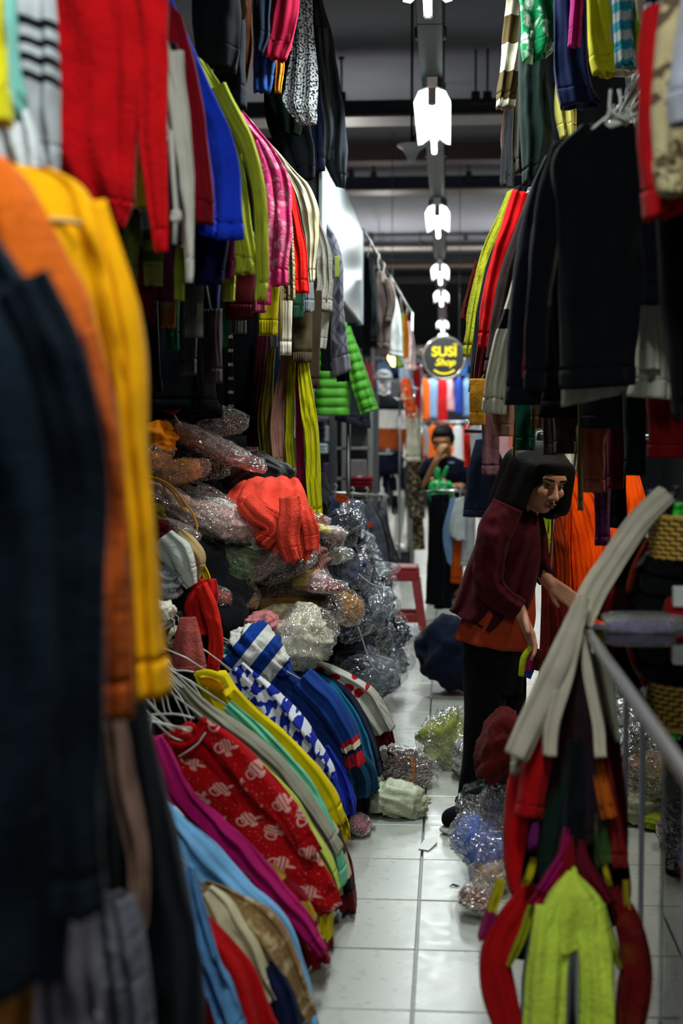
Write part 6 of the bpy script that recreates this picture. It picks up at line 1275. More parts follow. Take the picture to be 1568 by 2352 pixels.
# cloth held in her hand
g = G('handful_of_gloves', 'yellow, red and blue glove cuffs held in the woman\'s hand', 'gloves')
for (a, c) in (((1220, 1486, 14, 1204, 1510, 18, 1198, 1552, 14), 'a8b018'), ((1228, 1488, 14, 1222, 1510, 22, 1212, 1540, 16), '7c1048'), ((1236, 1490, 18, 1232, 1516, 26, 1226, 1536, 26), '3c0c10'), ((1226, 1520, 14, 1214, 1545, 16, 1210, 1556, 16), '1c3c84')):
    g.strip('cuff', C(YW - .2, *a), M(c), th=.015, nu=16, nt=14, fold=.003)
g.done()

# ---- the man down the aisle
YM = 11.6
B = lambda x, y, dy=0.0: at(x, y, YM + dy)
mbase = np.array([B(1018, 1100)[0], YM, 0.0]); mh = B(1016, 1014, -.05); FRm = frame((-.25, -.9, -.35))
hp, MP = head_parts(mh, FRm, 1.08)
px0 = np.array([B(1022, 1100)[0], YM + .05, .72]); sh1, sh2 = B(986, 1066), B(1052, 1070); el1 = B(976, 1112, -.06); wr = B(1002, 1058, -.18); el2 = B(1066, 1116, -.05); wr_2 = B(1030, 1118, -.2)
mm = hp + chain((MP(0, -.02, -.06), .055), (B(1020, 1058, .02), .06), (B(1020, 1090, .03), .07), (px0, .07)) + [cap_mesh(sh1, sh2, .035, .035)] + chain((sh1, .03), (el1, .028), (wr, .026)) + chain((sh2, .03), (el2, .028), (wr_2, .026))
mm += hand_parts(wr, B(1010, 1036, -.2) - wr, (.6, -.4, .2), (.5, .7, .2), 1.05, .9) + hand_parts(wr_2, B(1010, 1112, -.24) - wr_2, (0, -.3, .9), (0, .5, -.8), 1.05, .7)
for s in (-1, 1): mm += chain((px0 + [s * .09, 0, -.04], .05), (px0 * [1, 1, 0] + [s * .1, -.01, .42], .04), (px0 * [1, 1, 0] + [s * .1, .02, .08], .04), (px0 * [1, 1, 0] + [s * .11, -.12, .045], .042))
man = fuse('person', mm, .008, skin('a06c48'), 4, mbase); tag(man, 'dark-haired man in a navy jacket holding a hand to his mouth', 'person')
fuse('hair', [ell_mesh(MP(0, -.025, .055), (.085, .10, .075), FRm), ell_mesh(MP(0, .04, .085), (.065, .045, .03), FRm), ell_mesh(MP(-.07, -.02, .02), (.02, .05, .045), FRm), ell_mesh(MP(.07, -.02, .02), (.02, .05, .045), FRm)], .008, hair_mat(), 3, mbase, man)
for sx in (-1, 1): mk_obj('eyebrow', *cap_mesh(MP(sx * .046, .08, .03), MP(sx * .016, .09, .028), .004, .004), hair_mat(), parent=man).location = -mbase
nv = M('0a0e1c')
cloth_child(man, mbase, 'jacket', R(YM + .02, 998, 1048, 1042, 1048, 970, 1062, 1068, 1064, 976, 1110, 1064, 1110, 982, 1170, 1060, 1170, 984, 1220, 1058, 1220), nv, th=.16)
cloth_child(man, mbase, 'sleeve', C(YM - .04, 988, 1064, 34, 977, 1090, 34, 978, 1114, 32, 992, 1086, 26, 1000, 1064, 22), nv, th=.055, nt=30); cloth_child(man, mbase, 'sleeve', C(YM - .04, 1050, 1066, 34, 1064, 1094, 34, 1064, 1116, 30, 1046, 1122, 26, 1036, 1120, 22), nv, th=.055, nt=30)
mk_obj('chest_badge', *box(B(1036, 1062, -.2), (.05, .006, .014), .001), solid('8090b0', .7, name='badge'), parent=man).location = -mbase
cloth_child(man, mbase, 'trousers', R(YM, 986, 1190, 1056, 1190, 984, 1290, 1058, 1290, 986, 1372, 1056, 1372), M('101218'), th=.1)

# ---- the mannequin
YQ = 13.9; Q = lambda x, y, dy=0.0: at(x, y, YQ + dy)
g0 = Q(915, 1300); qb = np.array([Q(890, 1200)[0], YQ, 0.0]); FRq = frame((.1, -1, -.05)); mwh = solid('e4e6e2', .35, var=.02, name='white_mannequin')
hp, QP = head_parts(Q(881, 878), FRq, 1.05, face=False)
qm = hp + chain((Q(882, 892), .05), (Q(884, 908), .055), (Q(886, 950), .13), (Q(884, 1010), .11), (Q(886, 1040), .13)) + [cap_mesh(Q(862, 918), Q(918, 918), .06, .06), ell_mesh(QP(0, .085, -.01), (.012, .02, .03), FRq)]
for (a, b, c, e) in (((860, 918), (848, 985), (846, 1040), (846, 1066)), ((920, 918), (930, 985), (930, 1036), (931, 1062))): qm += chain((Q(*a), .05), (Q(*b), .042), (Q(*c, -.04), .03)) + hand_parts(Q(*c, -.04), Q(*e, -.08) - Q(*c, -.04), (0, -1, .1), (1 if a[0] < 880 else -1, 0, 0), 1.05, .3)
qm += chain((Q(870, 1050), .085), (Q(872, 1140, -.03), .055), (Q(884, 1200, .03), .045), (Q(876, 1250, .04), .03), (Q(874, 1262, -.08), .03)) + chain((Q(904, 1050), .085), (Q(917, 1140, -.03), .055), (Q(917, 1195, .02), .05), (Q(912, 1250, .02), .03), (Q(926, 1259, -.1), .03))
mq = fuse('mannequin', qm, .009, mwh, 4, qb); tag(mq, 'white mannequin in a black, white and rust sweater with dark shorts', 'mannequin')
band = M('d8d8d4', 'bands', p=[(.155, '10141a'), (.335, 'd8d8d4'), (9, '9c4a20')])
cloth_child(mq, qb, 'sweater', R(YQ, 868, 905, 904, 905, 854, 924, 920, 924, 854, 970, 918, 970, 852, 1032, 918, 1032), band, th=.15, fold=.006)
cloth_child(mq, qb, 'sleeve', C(YQ - .02, 918, 910, 26, 928, 960, 24, 932, 1036, 20), M('d8d8d4', 'bands', p=[(.14, '10141a'), (.32, 'd8d8d4'), (9, '9c4a20')]), cuff=.04, th=.05)
cloth_child(mq, qb, 'sleeve', C(YQ - .02, 858, 912, 26, 850, 960, 24, 846, 1036, 20), M('d8d8d4', 'bands', p=[(.14, '10141a'), (.32, 'd8d8d4'), (9, '9c4a20')]), cuff=.04, th=.05)
cloth_child(mq, qb, 'shorts', R(YQ, 852, 1036, 922, 1036, 850, 1070, 926, 1070, 856, 1088, 924, 1088), M('10182a'), th=.15)
cloth_child(mq, qb, 'shorts_leg', C(YQ, 872, 1070, 40, 872, 1100, 40, 872, 1130, 38), M('10182a'), th=.1, nt=18); cloth_child(mq, qb, 'shorts_leg', C(YQ, 908, 1070, 38, 911, 1100, 38, 914, 1126, 36), M('10182a'), th=.1, nt=18)
bt = tube([Q(852, 1036) + np.array([.15 + .0 + .15 * math.cos(t), .165 * math.sin(t), 0]) for t in np.linspace(0, 6.28, 24)], .014, 6); o = mk_obj('belt', *bt, solid('14100e', .5, name='leather'), parent=mq); o.location = -qb
o = mk_obj('belt_buckle', *box(Q(890, 1036, -.175), (.04, .012, .04), .004), m_alu, parent=mq, smooth=False); o.location = -qb
cp = [ell_mesh(QP(0, -.012, .05), (.085, .102, .075), FRq), ell_mesh(QP(0, .095, .045), (.065, .06, .012), FRq)]
co_ = fuse('cap', cp, .008, M('8c9094'), 3, qb, mq)
sw = [QP(-.035, .098, .085), QP(-.015, .104, .074), QP(.01, .102, .08), QP(.045, .09, .1)]
o = mk_obj('cap_emblem', *tube(cr(np.array(sw), 12), [.002, .004, .006, .007, .007, .006, .005, .004, .003, .0025, .002, .001], 6), M('101216'), parent=co_); o.location = -qb
g = G('mannequin_plinth', 'low black plinth under the white mannequin', 'plinth'); zt = 1.39 - 277 / FPX * 13.9
g.add('box', box((Q(902, 1270)[0], YQ - .02, zt / 2 - .01), (.34, .4, max(.1, zt - .02)), .008), solid('10141a', .6, name='black_board'), smooth=False); g.add('top_board', box((Q(902, 1270)[0], YQ - .02, zt - .01), (.36, .42, .02), .004), solid('181c22', .5, name='black_board'), smooth=False); g.done()
# ================================================================== stalls further down the aisle
# white glossy fascia panel over the left stall
g = G('white_fascia', 'big glossy white fascia panel beyond the left rails', 'panel')
x0 = -.6; z0, z1 = at(830, 745, 9.95)[2], at(830, 530, 9.95)[2]
g.add('face_sheet', box((x0, 8.35, (z0 + z1) / 2), (.02, 3.2, z1 - z0), .004), solid('d8e2ea', .28, var=.04, scale=2, coat=.3, name='white_gloss_sheet'), smooth=False)
g.add('casing', box((x0 - .12, 8.35, (z0 + z1) / 2), (.2, 3.18, z1 - z0 - .02), .01), solid('3c4044', .6, name='grey_casing'), smooth=False)
g.add('edge_strip', box((x0 - .01, 9.955, (z0 + z1) / 2), (.05, .012, z1 - z0 + .01), .003), m_alu, smooth=False)
for y in (7.0, 9.7): g.add('support_post', box((x0 - .18, y, z0 / 2), (.05, .05, z0 + .04), .005), solid('5c6064', .5, metal=.4, name='grey_post'), smooth=False)
g.done()
BGG = 'clothes hanging in the stalls beyond the fascia panel'
def bg(name, label, cat, rows, mat, hook=None, sleeves=(), **kw):
    g = G(name, label, cat, BGG); k = dict(th=.05, nu=30, nt=30, fold=.014, nf=2, crump=.012); k.update(kw); cf = k.pop('cuff', .05)
    g.strip('body', rows, mat, cuff=cf, cuffname='hem', **k)
    for s in sleeves: g.strip('sleeve', s, mat, cuff=.04, th=.05, nu=24, nt=80 if k.get('quilt') else 26, quilt=k.get('quilt'))
    V = g.p[0][1]; zt = V[:, 2].max(); tp = V[V[:, 2] > zt - .02].mean(0); yy = tp[1]
    if hook == 'high': e = np.array([np.interp(yy, [10.1, 13.6], [-.574, -.35]), yy, np.interp(yy, [10.1, 13.6], [2.76, 2.5])]); g.add('hanger', tube([tp - [0, 0, .02], e - [0, 0, .05], e + [.012, 0, -.01], e + [0, 0, .014], e + [-.014, 0, 0]], .004, 5), m_wire); return g.done()
    g.add('hanger', tube([tp - [0, 0, .02], tp + [0, 0, .05], tp + [.012, 0, .075], tp + [0, 0, .088], tp + [-.012, 0, .078]], .004, 5), m_wire)
    return g.done()
def bgrail(label, pts, posts): return rail(label, pts, .012, posts)
gr = G('clothes_rail', 'high rail past the white fascia carrying the blazer and dresses', 'rail'); gr.add('bar', tube([(-.592, 9.95, 2.77), (-.345, 13.7, 2.493)], .01, 8), m_pipe)
gr.add('post', tube([(-.345, 13.7, 2.493), (-.345, 13.7, 0)], .014, 8), m_pipe)
gr.done()
gr = G('clothes_rail', 'rail over the green puffer jacket beyond the pile', 'rail'); gr.add('bar', tube([at(770, 728, 8.2), at(800, 760, 8.9)], .01, 8), m_pipe)
q = at(800, 760, 8.9); gr.add('post', tube([q, (q[0], q[1], 0)], .014, 8), m_pipe)
gr.done()
bgrail('short chrome rail holding the navy work jacket', [at(1066, 990, 7.4), at(1330, 990, 7.4)], (at(1330, 990, 7.4),))
bgrail('rail beside the mannequin carrying the cream dress and trousers', [at(944, 893, 13.2), at(960, 893, 14.0)], (at(950, 893, 14.0),))
bgrail('low rail with blue and grey padded jackets beyond the pile', [at(745, 1132, 8.9), at(890, 1140, 10.7)], (at(745, 1132, 8.9),))
gp = M('4a9a20', rough=.6)
bg('green_puffer_jacket', 'bright green quilted puffer jacket hanging beyond the left stall', 'jacket', R(8.4, 740, 745, 795, 740, 728, 800, 806, 800, 724, 880, 804, 880, 724, 954, 800, 954), gp, quilt=(.02, .055), th=.06, fold=.004, cuff=.02, nt=110, crease=.002, crump=.004,
   sleeves=[C(8.35, 790, 752, 26, 806, 810, 40, 824, 870, 42, 848, 946, 42)])
bg('navy_padded_jacket', 'navy padded jacket just behind the green puffer', 'jacket', R(8.75, 770, 800, 830, 800, 770, 900, 846, 900, 770, 966, 852, 984), M('101628', rough=.7))
bg('black_blazer', 'black blazer hanging past the end of the white fascia', 'blazer', R(10.3, 832, 588, 858, 596, 830, 660, 864, 660, 830, 740, 866, 740, 832, 792, 866, 792), M('14191e'), hook='high')
bg('brown_pullover', 'grey brown pullover beside the black blazer', 'pullover', R(10.8, 864, 624, 884, 624, 862, 680, 902, 690, 864, 740, 900, 740, 866, 800, 896, 800), M('6a5c58'), sleeves=[C(10.75, 890, 640, 18, 900, 690, 20, 892, 740, 16)], hook='high')
bg('white_coat', 'long white coat hanging beside the grey brown pullover', 'coat', R(11.2, 890, 670, 906, 668, 884, 720, 918, 720, 886, 770, 924, 775, 892, 818, 924, 822), M('c4c8c8'), hook='high')
bg('leaf_print_dress', 'green and white leaf print dress beside the white coat', 'dress', R(12.0, 908, 720, 926, 718, 906, 780, 926, 780, 906, 845, 928, 845), M('7c9c4c', 'mohair', 'd8dcd0', .08), hook='high')
bg('orange_dress', 'orange dress hanging high before the round sign', 'dress', R(12.6, 918, 722, 936, 722, 916, 770, 940, 770, 918, 822, 938, 822), M('d8741c'), hook='high')
bg('white_pink_blouse', 'white and pink blouse beside the orange dress', 'blouse', R(13.2, 930, 736, 944, 740, 930, 790, 952, 795, 932, 850, 956, 850), M('d8c8c8', 'mohair', 'e0a0a0', .1), hook='high')
bg('pale_blue_skirt', 'pale blue skirt below the white and pink blouse', 'skirt', R(13.4, 916, 828, 940, 828, 916, 860, 948, 870, 922, 905, 956, 905), M('98b0c8'))
bg('rust_scarf', 'rust red scarf hanging under the pale blue skirt', 'scarf', C(13.0, 930, 870, 22, 936, 910, 26, 946, 960, 26), M('c84820', 'mohair', 'e8d8b0', .08))
bg('cream_long_dress', 'cream long dress beside the mannequin', 'dress', R(13.2, 934, 905, 950, 905, 934, 980, 964, 980, 930, 1060, 966, 1060), M('c4c0ac', 'mohair', 'a8a494', .06))
for i, (y0, y1, c, lb) in enumerate(((1040, 1110, '7c6450', 'brown lace dress at waist height beside the mannequin'), (1100, 1190, '5c5444', 'khaki camouflage trousers beside the mannequin legs'), (1180, 1262, '6a5c40', 'dotted tan trousers low beside the mannequin legs'))):
    bg('patterned_trousers', lb, 'trousers', R(13.4 + .2 * i, 934, y0 - 30, 966, y0 - 30, 934, (y0 + y1) / 2, 974, (y0 + y1) / 2, 940, y1, 976, y1), M(c, 'camo', '2c281c', .04, col3='8c8468'))
g = G('baseball_cap', 'navy baseball cap displayed beside the mannequin\'s head', 'cap'); g.add('crown', ell_mesh(at(918, 858, 13.6), (.075, .09, .06)), M('101c38')); g.add('peak', ell_mesh(at(934, 866, 13.5), (.06, .08, .012)), M('0e1830')); g.add('stand', tube([at(918, 866, 13.6), at(918, 866, 13.6) * [1, 1, 0]], .012, 8), m_pipe); g.done()
g = G('grey_neck_scarf', 'grey neck scarf under the navy baseball cap', 'scarf'); g.strip('cloth', C(13.5, 906, 872, 20, 912, 890, 26, 906, 912, 26), M('5c6064'), th=.04, nu=20, nt=14); g.done()
# glass cabinet, shelf and folded goods behind the pile
mcab = solid('8c8c88', .4, metal=.3, name='grey_cabinet')
g = G('display_cabinet', 'grey metal display cabinet with shelves behind the green puffer', 'cabinet')
xa, xb = at(728, 1000, 11)[0], at(850, 1000, 11)[0]; zt = at(800, 900, 11)[2]
for x in (xa, at(790, 1000, 11)[0], xb): g.add('upright', box((x, 11, zt / 2), (.04, .04, zt), .004), mcab, smooth=False)
for y_ in (960, 1030, 1100, 1180, 1260): zz = at(800, y_, 11)[2]; g.add('shelf', box(((xa + xb) / 2, 11.15, zz), (xb - xa, .34, .02), .003), mcab, smooth=False)
g.add('back_panel', box(((xa + xb) / 2, 11.34, zt / 2), (xb - xa + .1, .02, zt), .003), solid('4a4c50', .8, name='cabinet_back'), smooth=False); g.done()
for (lb, px, py, w_, h_, c, n, ct) in (('grey felt board on the cabinet shelf', 818, 1078, 46, 44, '7c7878', 'felt_board', 'board'), ('maroon folded sweater with a white tag on the cabinet shelf', 832, 1108, 50, 26, '6c1424', 'folded_sweater', 'sweater'), ('white folded towels on the cabinet shelf', 742, 1030, 24, 22, 'b8c4c4', 'folded_towels', 'towel'), ('plum box on the cabinet shelf', 758, 1084, 30, 40, '4c3850', 'plum_box', 'box'),
        ('pale grey mug set on the cabinet shelf', 758, 996, 24, 36, 'a8b0b0', 'mug_box', 'box'), ('plum dark folded cloth on the top cabinet shelf', 738, 985, 22, 40, '241c30', 'folded_cloth', 'cloth'), ('white price card on the maroon folded sweater', 826, 1098, 12, 8, 'd8d8d8', 'price_card', 'card')):
    s = 10.9 / FPX; p = at(px, py, 10.9 - (.02 if ct == 'card' else 0)); g = G(n, lb, ct)
    if ct in ('sweater', 'towel', 'cloth'): 
        for k in range(3): g.blob('fold', p + [0, 0, (k - 1) * h_ * s / 3], w_ * s, h_ * s / 3 * 1.05, .24, mat=M(c), sq=.4, crump=.08, nu=24, nv=14)
    else: g.add('panel', box(p, (w_ * s, .03 if ct in ('board', 'card') else .15, h_ * s), .004), solid(c, .8, name='shelf_goods'), smooth=False)
    g.done()
# rack of jackets
for (n, lb, rows, c, sl) in (('blue_jacket', 'denim blue padded jacket on the low rail beyond the pile', R(9.0, 746, 1140, 790, 1142, 740, 1200, 832, 1190, 744, 1270, 838, 1270, 750, 1330, 840, 1330), '1c3c64', [C(8.95, 800, 1160, 30, 828, 1210, 34, 836, 1300, 34)]),
      ('grey_padded_jacket', 'grey padded jacket with an orange arm patch', R(9.4, 790, 1146, 830, 1150, 800, 1210, 866, 1210, 810, 1280, 880, 1280, 820, 1350, 882, 1350), '444854', [C(9.3, 836, 1160, 32, 858, 1220, 40, 872, 1300, 40, 874, 1340, 36)]),
      ('black_parka', 'black parka behind the grey padded jacket', R(9.8, 830, 1146, 856, 1150, 830, 1230, 892, 1230, 840, 1320, 900, 1320, 850, 1380, 900, 1380), '0c1018', [])):
    bg(n, lb, 'jacket', rows, M(c, rough=.7), sleeves=sl, quilt=(.012, .09), th=.07, nt=70)
g = G('orange_collar', 'orange fleece collar lying over the blue padded jacket', 'collar'); g.strip('cloth', C(8.85, 770, 1140, 16, 788, 1148, 22, 804, 1160, 16), M('b84818', 'fuzzy'), th=.03, nu=20, nt=16); g.done()
g = G('arm_patch', 'orange rectangular patch on the grey padded sleeve', 'patch'); g.add('patch', box(at(845, 1206, 9.22), (.055, .012, .035), .004), M('b84020'), smooth=False); g.done()
bg('grey_windcheaters', 'shiny grey windcheater hanging near the mannequin', 'jacket', R(10.6, 868, 1150, 886, 1150, 864, 1190, 892, 1190, 874, 1240, 902, 1240, 892, 1288, 922, 1292), M('2c3038', rough=.5))
for (lb, px, py, w_, c) in (('grey woollen glove hanging beside the mannequin leg', 878, 1160, 12, '8c9090'), ('black glove hanging beside the grey one', 906, 1158, 14, '101318')):
    g = G('glove', lb, 'glove'); g.strip('palm', C(10.52, px, py - 20, w_, px, py + 6, w_ * 1.1), M(c), th=.02, nu=16, nt=12, fold=.002)
    for k in range(4): g.strip('finger', C(10.52, px - w_ * .4 + k * w_ * .27, py + 4, w_ * .26, px - w_ * .4 + k * w_ * .27, py + 26 - abs(k - 1.5) * 3, w_ * .22), M(c), th=.01, nu=8, nt=6, fold=0)
    g.done()
# red plastic stool
def stool():
    a = atz(972, 1455, 0.0); Y = a[1]; g = G('plastic_stool', 'red plastic stool with open sides standing on the tiles', 'stool'); m = solid('8c1418', .4, var=.06, name='red_plastic')
    xr = a[0]; zt = at(960, 1304, Y)[2]; xl = xr - .34; cx = (xr + xl) / 2; D = .32
    g.add('seat', box((cx, Y + D / 2, zt - .012), (.26, .26, .026), .008), m, smooth=False)
    g.add('seat_apron', box((cx, Y + D / 2, zt - .06), (.275, .275, .075), .01), m, smooth=False)
    for sx in (-1, 1):
        for sy in (-1, 1):
            t = np.array([cx + sx * .115, Y + D / 2 + sy * .115, zt - .09]); b = np.array([cx + sx * .165, Y + D / 2 + sy * .155, 0.0]); w_ = .028
            V = [t + [dx * w_, dy * w_, 0] for dx, dy in ((-1, -1), (1, -1), (1, 1), (-1, 1))] + [b + [dx * w_ * .8, dy * w_ * .8, 0] for dx, dy in ((-1, -1), (1, -1), (1, 1), (-1, 1))]
            g.add('leg', (V, [(0, 1, 2, 3), (7, 6, 5, 4)] + [(i, i + 4, (i + 1) % 4 + 4, (i + 1) % 4) for i in range(4)]), m, smooth=False)
    g.add('cross_brace', box((cx, Y + .015, .1), (.3, .02, .06), .005), m, smooth=False); g.add('cross_brace', box((cx, Y + D - .015, .1), (.3, .02, .06), .005), m, smooth=False); g.done()
stool()
# round shop sign with bracket
YS = 13.0; sc_ = at(1020, 822, YS); r_ = 50 * YS / FPX
def disc(r, y0, y1, n=48): 
    V = [sc_ + [r * math.cos(6.2832 * k / n), y, r * math.sin(6.2832 * k / n)] for y in (y0, y1) for k in range(n)]
    return V, [tuple(range(n)), tuple(range(n, 2 * n))[::-1]] + [(k, (k + 1) % n, (k + 1) % n + n, k + n) for k in range(n)]
g = G('round_sign', 'round black shop sign with yellow lettering and a chrome rim', 'sign')
g.add('board', disc(r_ * .9, -.02, .05), solid('0e1210', .2, var=.05, name='black_gloss'), smooth=False)
g.add('rim', tube([sc_ + [r_ * .95 * math.cos(t), -.01, r_ * .95 * math.sin(t)] for t in np.linspace(0, 6.2832, 50)], r_ * .07, 10), solid('c8c4c0', .25, metal=.9, name='chrome_rim'))
for dz in (.07, -.075): g.add('bracket', tube([sc_ + [-r_, .02, dz], sc_ + [-r_ - .14, .7, dz]], .011, 8), m_alu)
g.add('mount_post', tube([sc_ + [-r_ - .14, .7, .2], sc_ * [1, 1, 0] + [-r_ - .14, .7, 0]], .014, 8), m_alu)
sign = g.done()
my = NT('yellow_lettering'); my.b.inputs['Base Color'].default_value = rgba('f0e010'); my.b.inputs['Emission Color'].default_value = rgba('f0dc10'); my.b.inputs['Emission Strength'].default_value = .9; my = my.m  # emission added to brighten the lettering, which is no lamp
def text(s, dx, dz, size, shear=0, off=.0, nm='lettering'):
    cu = bpy.data.curves.new(nm, 'FONT'); cu.body = s; cu.size = size; cu.align_x = 'CENTER'; cu.align_y = 'CENTER'; cu.extrude = .004; cu.offset = off; cu.shear = shear
    o = bpy.data.objects.new(nm, cu); COL.objects.link(o); dg = bpy.context.evaluated_depsgraph_get(); me = bpy.data.meshes.new_from_object(o.evaluated_get(dg)); bpy.data.objects.remove(o)
    me.materials.clear(); me.materials.append(my); o = bpy.data.objects.new(nm, me); COL.objects.link(o); o.parent = sign
    o.location = Vector(sc_ + [dx, -.028, dz]) - sign.location; o.rotation_euler = (math.pi / 2, 0, 0); return o
text('SUSI', 0, .052, .122, 0, .0035); text('Shop', .005, -.042, .09, .35, .002)
mk = lambda x, z, w_, h_: mk_obj('lettering', *box((0, 0, 0), (w_, .008, h_), .002), my, parent=sign, smooth=False)
for k in range(7):
    a = -1.57 + (k - 3) * .2; o = mk(0, 0, .026, .016); o.location = Vector(sc_ + [r_ * .72 * math.cos(a), -.026, r_ * .72 * math.sin(a) - .0]) - sign.location; o.rotation_euler = (0, -(a + 1.57), 0)
for k in range(3): o = mk(0, 0, .008, .02); o.location = Vector(sc_ + [.098 + (k - 1) * .013, -.026, .118 + (.004 if k == 1 else 0)]) - sign.location; o.rotation_euler = (0, (k - 1) * .4, 0)
g = G('blue_poster', 'blue poster board with a pale round emblem behind the round sign', 'poster'); p = at(1054, 846, 15.5); g.add('board', box(p, (.18, .02, .16), .003), solid('1464b4', .6, name='blue_print'), smooth=False)
g.add('emblem', ell_mesh(p + [.0, -.012, .0], (.035, .004, .04)), solid('a8b4a0', .6, name='emblem_print')); g.add('hanging_wire', tube([p + [0, 0, .08], [p[0], p[1], CZ - .002]], .004, 5), m_pipe); g.done()
# rack on the right beyond the woman
bgrail('short chrome rail with skirts and tee shirts before the man', [at(978, 1130, 10.3), at(1100, 1126, 10.3)], (at(1084, 1126, 10.3),))
for (n, lb, ct, rows, m) in (('black_trousers', 'long black trousers at the end of the short rail', 'trousers', R(10.3, 990, 1136, 1016, 1134, 984, 1220, 1022, 1220, 978, 1320, 1022, 1320, 976, 1386, 1020, 1390), M('090b10')), ('black_skirt', 'long black skirt behind the black trousers', 'skirt', R(10.4, 1010, 1136, 1030, 1134, 1008, 1230, 1038, 1230, 996, 1398, 1040, 1396), M('0c0f16')),
    ('chambray_shirt', 'chambray blue shirt on the short rail', 'shirt', R(10.2, 1034, 1146, 1048, 1140, 1020, 1200, 1042, 1200, 1018, 1246, 1040, 1250, 1026, 1290, 1036, 1300), M('6480a4', 'denim')), ('white_tshirt', 'white tee shirt on the short rail', 'tee shirt', R(10.1, 1046, 1146, 1066, 1140, 1036, 1190, 1072, 1190, 1032, 1224, 1072, 1230, 1046, 1240, 1072, 1240), M('c8d0d0')),
    ('orange_tshirt', 'burnt orange long top under the white tee shirt', 'top', R(10.25, 1040, 1180, 1066, 1180, 1036, 1240, 1066, 1240, 1034, 1338, 1060, 1340), M('b84c14')), ('white_dress', 'white dress on the short rail beside the woman', 'dress', R(10.2, 1066, 1146, 1090, 1146, 1062, 1210, 1092, 1210, 1056, 1300, 1090, 1300), M('b4b4b8'))):
    bg(n, lb, ct, rows, m)
bg('navy_work_jacket', 'navy work jacket hanging before the mauve scarf', 'jacket', R(7.4, 1092, 1010, 1130, 1006, 1076, 1070, 1160, 1070, 1068, 1140, 1160, 1140, 1064, 1186, 1160, 1190), M('0c1220'))
bg('red_lantern_top', 'red top strip beside the navy work jacket', 'top', C(7.45, 1074, 1000, 12, 1074, 1040, 14, 1072, 1074, 12), M('b81c14'))
g = G('green_carrier_bag', 'green knotted carrier bag held by the man', 'bag'); g.blob('bag_film', at(1012, 1130, 11.2), .17, .16, .14, mat=M('0c9a48', rough=.3), crump=.2); g.blob('knot', at(1004, 1092, 11.2), .05, .12, .04, mat=M('0c8a40', rough=.3), crump=.2); g.blob('knot', at(1022, 1084, 11.2), .03, .1, .03, rot=-.4, mat=M('0c8a40', rough=.3)); g.done()
g = G('counter_box', 'small counter where the man leans with the green bag', 'counter'); p = at(1030, 1150, 11.3); g.add('top', box((p[0] + .03, 11.3, p[2] - .01), (.34, .3, .03), .004), mcab, smooth=False)
for dx in (-.1, .18): g.add('side', box((p[0] + dx, 11.3, (p[2] - .03) / 2), (.03, .28, p[2] - .03), .003), m_dark, smooth=False)
g.done()
g = G('ring_lamp', 'warm glowing bulb under the far left stall canopy', 'light'); ml = solid('ffc060', .4, emit=9, var=0, name='warm_bulb')
for (x, y) in ((898, 822), (904, 832)): g.add('bulb', ell_mesh(at(x, y, 14.6), (.035, .035, .045)), ml)
g.add('wire', tube([at(900, 815, 14.6), at(900, 800, 14.6) * [1, 1, 0] + [0, 0, CZ - .002]], .004, 5), m_pipe); g.done()
# far stalls: partitions and clothes closing the view
tag(mk_obj('wall_far_stall', *box((.2, 25.6, 1.35), (6.4, .05, 2.7)), solid('3a3c44', .9, name='far_partition'), smooth=False), kind='structure', label='partition at the back of the far stalls')
tag(mk_obj('wall_stall_mid_left', *box((-1.3, 14.9, 1.2), (.04, 6.8, 2.4)), solid('4a4a4c', .9, name='mid_partition'), smooth=False), kind='structure', label='grey partition behind the mannequin stall')
random.seed(23)
FC = [('white', 'c8ccd0'), ('red', 'b82024'), ('orange', 'd8641c'), ('pale pink', 'd8a4ac'), ('navy', '141c3c'), ('black', '101216'), ('sky blue', '7ca0c8'), ('cobalt blue', '2c44a0'), ('cream', 'd0c8b0'), ('grey', '7c8084'), ('rose', 'b84c60'), ('charcoal', '282c34')]
FS = ['blouse', 'dress', 'shirt', 'trousers']
proto = {}
for row, (zt, Yr) in enumerate(((2.25, 24.6), (1.45, 24.3), (2.3, 19.6), (1.35, 19.4))):
    n = 26 if row < 2 else 9
    xs = np.linspace(-1.4, 2.2, n) if row < 2 else np.r_[np.linspace(-1.1, -.42, 4), np.linspace(.5, 1.5, 5)]
    for x in xs:
        cn, cc = random.choice(FC); kd = random.choice(FS); L = random.uniform(.5, .82); key = (cn, kd, row > 1)
        lab = '%s %s on the %s rail of the %s stalls beyond the sign' % (cn, kd, 'upper' if zt > 2 else 'lower', 'farthest' if row < 2 else 'second farthest')
        g = G('hanging_' + kd, lab, kd, 'clothes in the far stalls, ' + lab)
        w_ = random.uniform(.06, .1); p = np.array([x + random.uniform(-.02, .02), Yr + random.uniform(-.08, .08), zt])
        rows = np.array([np.r_[p + [-w_ * .5, 0, 0], p + [w_ * .5, 0, 0]], np.r_[p + [-w_, 0, -.08], p + [w_, 0, -.08]], np.r_[p + [-w_ * 1.05, 0, -L * .6], p + [w_ * 1.05, 0, -L * .6]], np.r_[p + [-w_ * 1.15, 0, -L], p + [w_ * 1.15, 0, -L]]])
        g.strip('body', rows, M(cc), th=.05, nu=20, nt=14, fold=.016, nf=2.5); g.add('hook', tube([p - [0, 0, .01], p + [0, 0, .06]], .005, 5), m_wire); g.done()
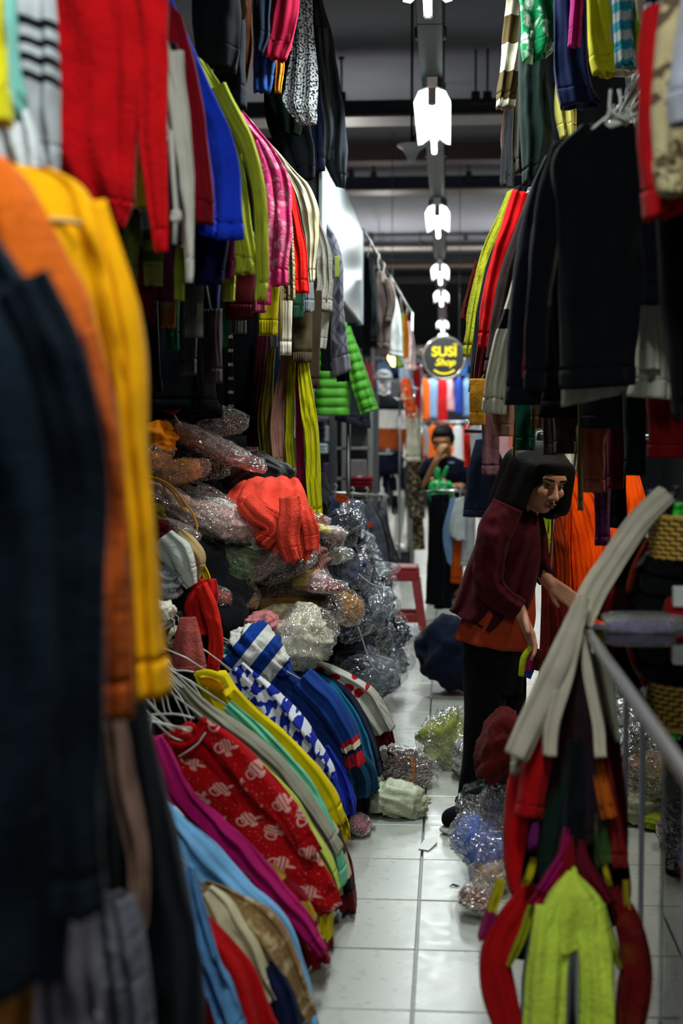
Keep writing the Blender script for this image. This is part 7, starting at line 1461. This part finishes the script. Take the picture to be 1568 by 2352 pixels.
for zt, Yr, lb in ((2.31, 24.6, 'upper rail of the farthest stalls'), (1.51, 24.3, 'lower rail of the farthest stalls'), (2.36, 19.6, 'upper rail of the second farthest stalls'), (1.41, 19.4, 'lower rail of the second farthest stalls')):
    if Yr > 22: rail('plain ' + lb, [(-1.6, Yr, zt), (2.4, Yr, zt)], .012, ((-1.6, Yr, zt), (2.4, Yr, zt)))
    else:
        rail('plain ' + lb + ' on the mannequin side', [(-1.2, Yr, zt), (-.35, Yr, zt)], .012, ((-1.2, Yr, zt), (-.36, Yr, zt))); rail('plain ' + lb + ' across the aisle', [(.45, Yr, zt), (1.6, Yr, zt)], .012, ((.46, Yr, zt), (1.6, Yr, zt)))
for (x0_, x1_, z_, c, lb) in ((-1.2, 2.2, 2.75, '5c4a40', 'brown lit fascia board over the farthest stalls'), (-1.2, 2.2, 2.55, '141c34', 'dark navy signboard over the farthest stalls')):
    g = G('fascia_board', lb, 'board'); g.add('board', box(((x0_ + x1_) / 2, 24.9 - z_ * .02, z_), (x1_ - x0_, .05, .17), .005), solid(c, .6, var=.5, scale=4, name='painted_board'), smooth=False); g.add('end_post', box((x0_ - (.1 if z_ > 2.6 else 0), 25.0, 1.4), (.06, .06, 2.8), .004), mcab, smooth=False); g.add('end_post', box((x1_ + (.1 if z_ > 2.6 else 0), 25.0, 1.4), (.06, .06, 2.8), .004), mcab, smooth=False); g.done()
batten(1.3, 20.6, 1.5, 3.0); batten(-1.0, 20.6, 1.5, 3.0); batten(-.95, 12.2, .9, 1.6)  # extra battens added to brighten the stalls down the aisle
# stall lamp inside the right stall lights the orange scarves
g = G('stall_lamp', 'small warm lamp inside the right stall above the orange scarves', 'lamp'); p = np.array([1.15, 4.75, 1.95])
g.add('bulb', ell_mesh(p, (.03, .03, .04)), solid('ffdca8', .4, emit=6, var=0, name='stall_bulb')); g.add('cable', tube([p + [0, 0, .03], [p[0], p[1], 3.2]], .004, 5), m_pipe); g.add('shade', tube([p + [0, 0, .06], p + [0, 0, .02]], [.02, .07], 14, cap=False), solid('20242a', .5, name='lamp_shade')); o = g.done()
ld = bpy.data.lights.new('stall_bulb', 'POINT'); ld.energy = STALL_POWER; ld.shadow_soft_size = .05; ld.color = (1, .86, .68); lo = bpy.data.objects.new('stall_bulb', ld); COL.objects.link(lo); lo.parent = o; lo.location = Vector(p - [0, 0, .08]) - o.location
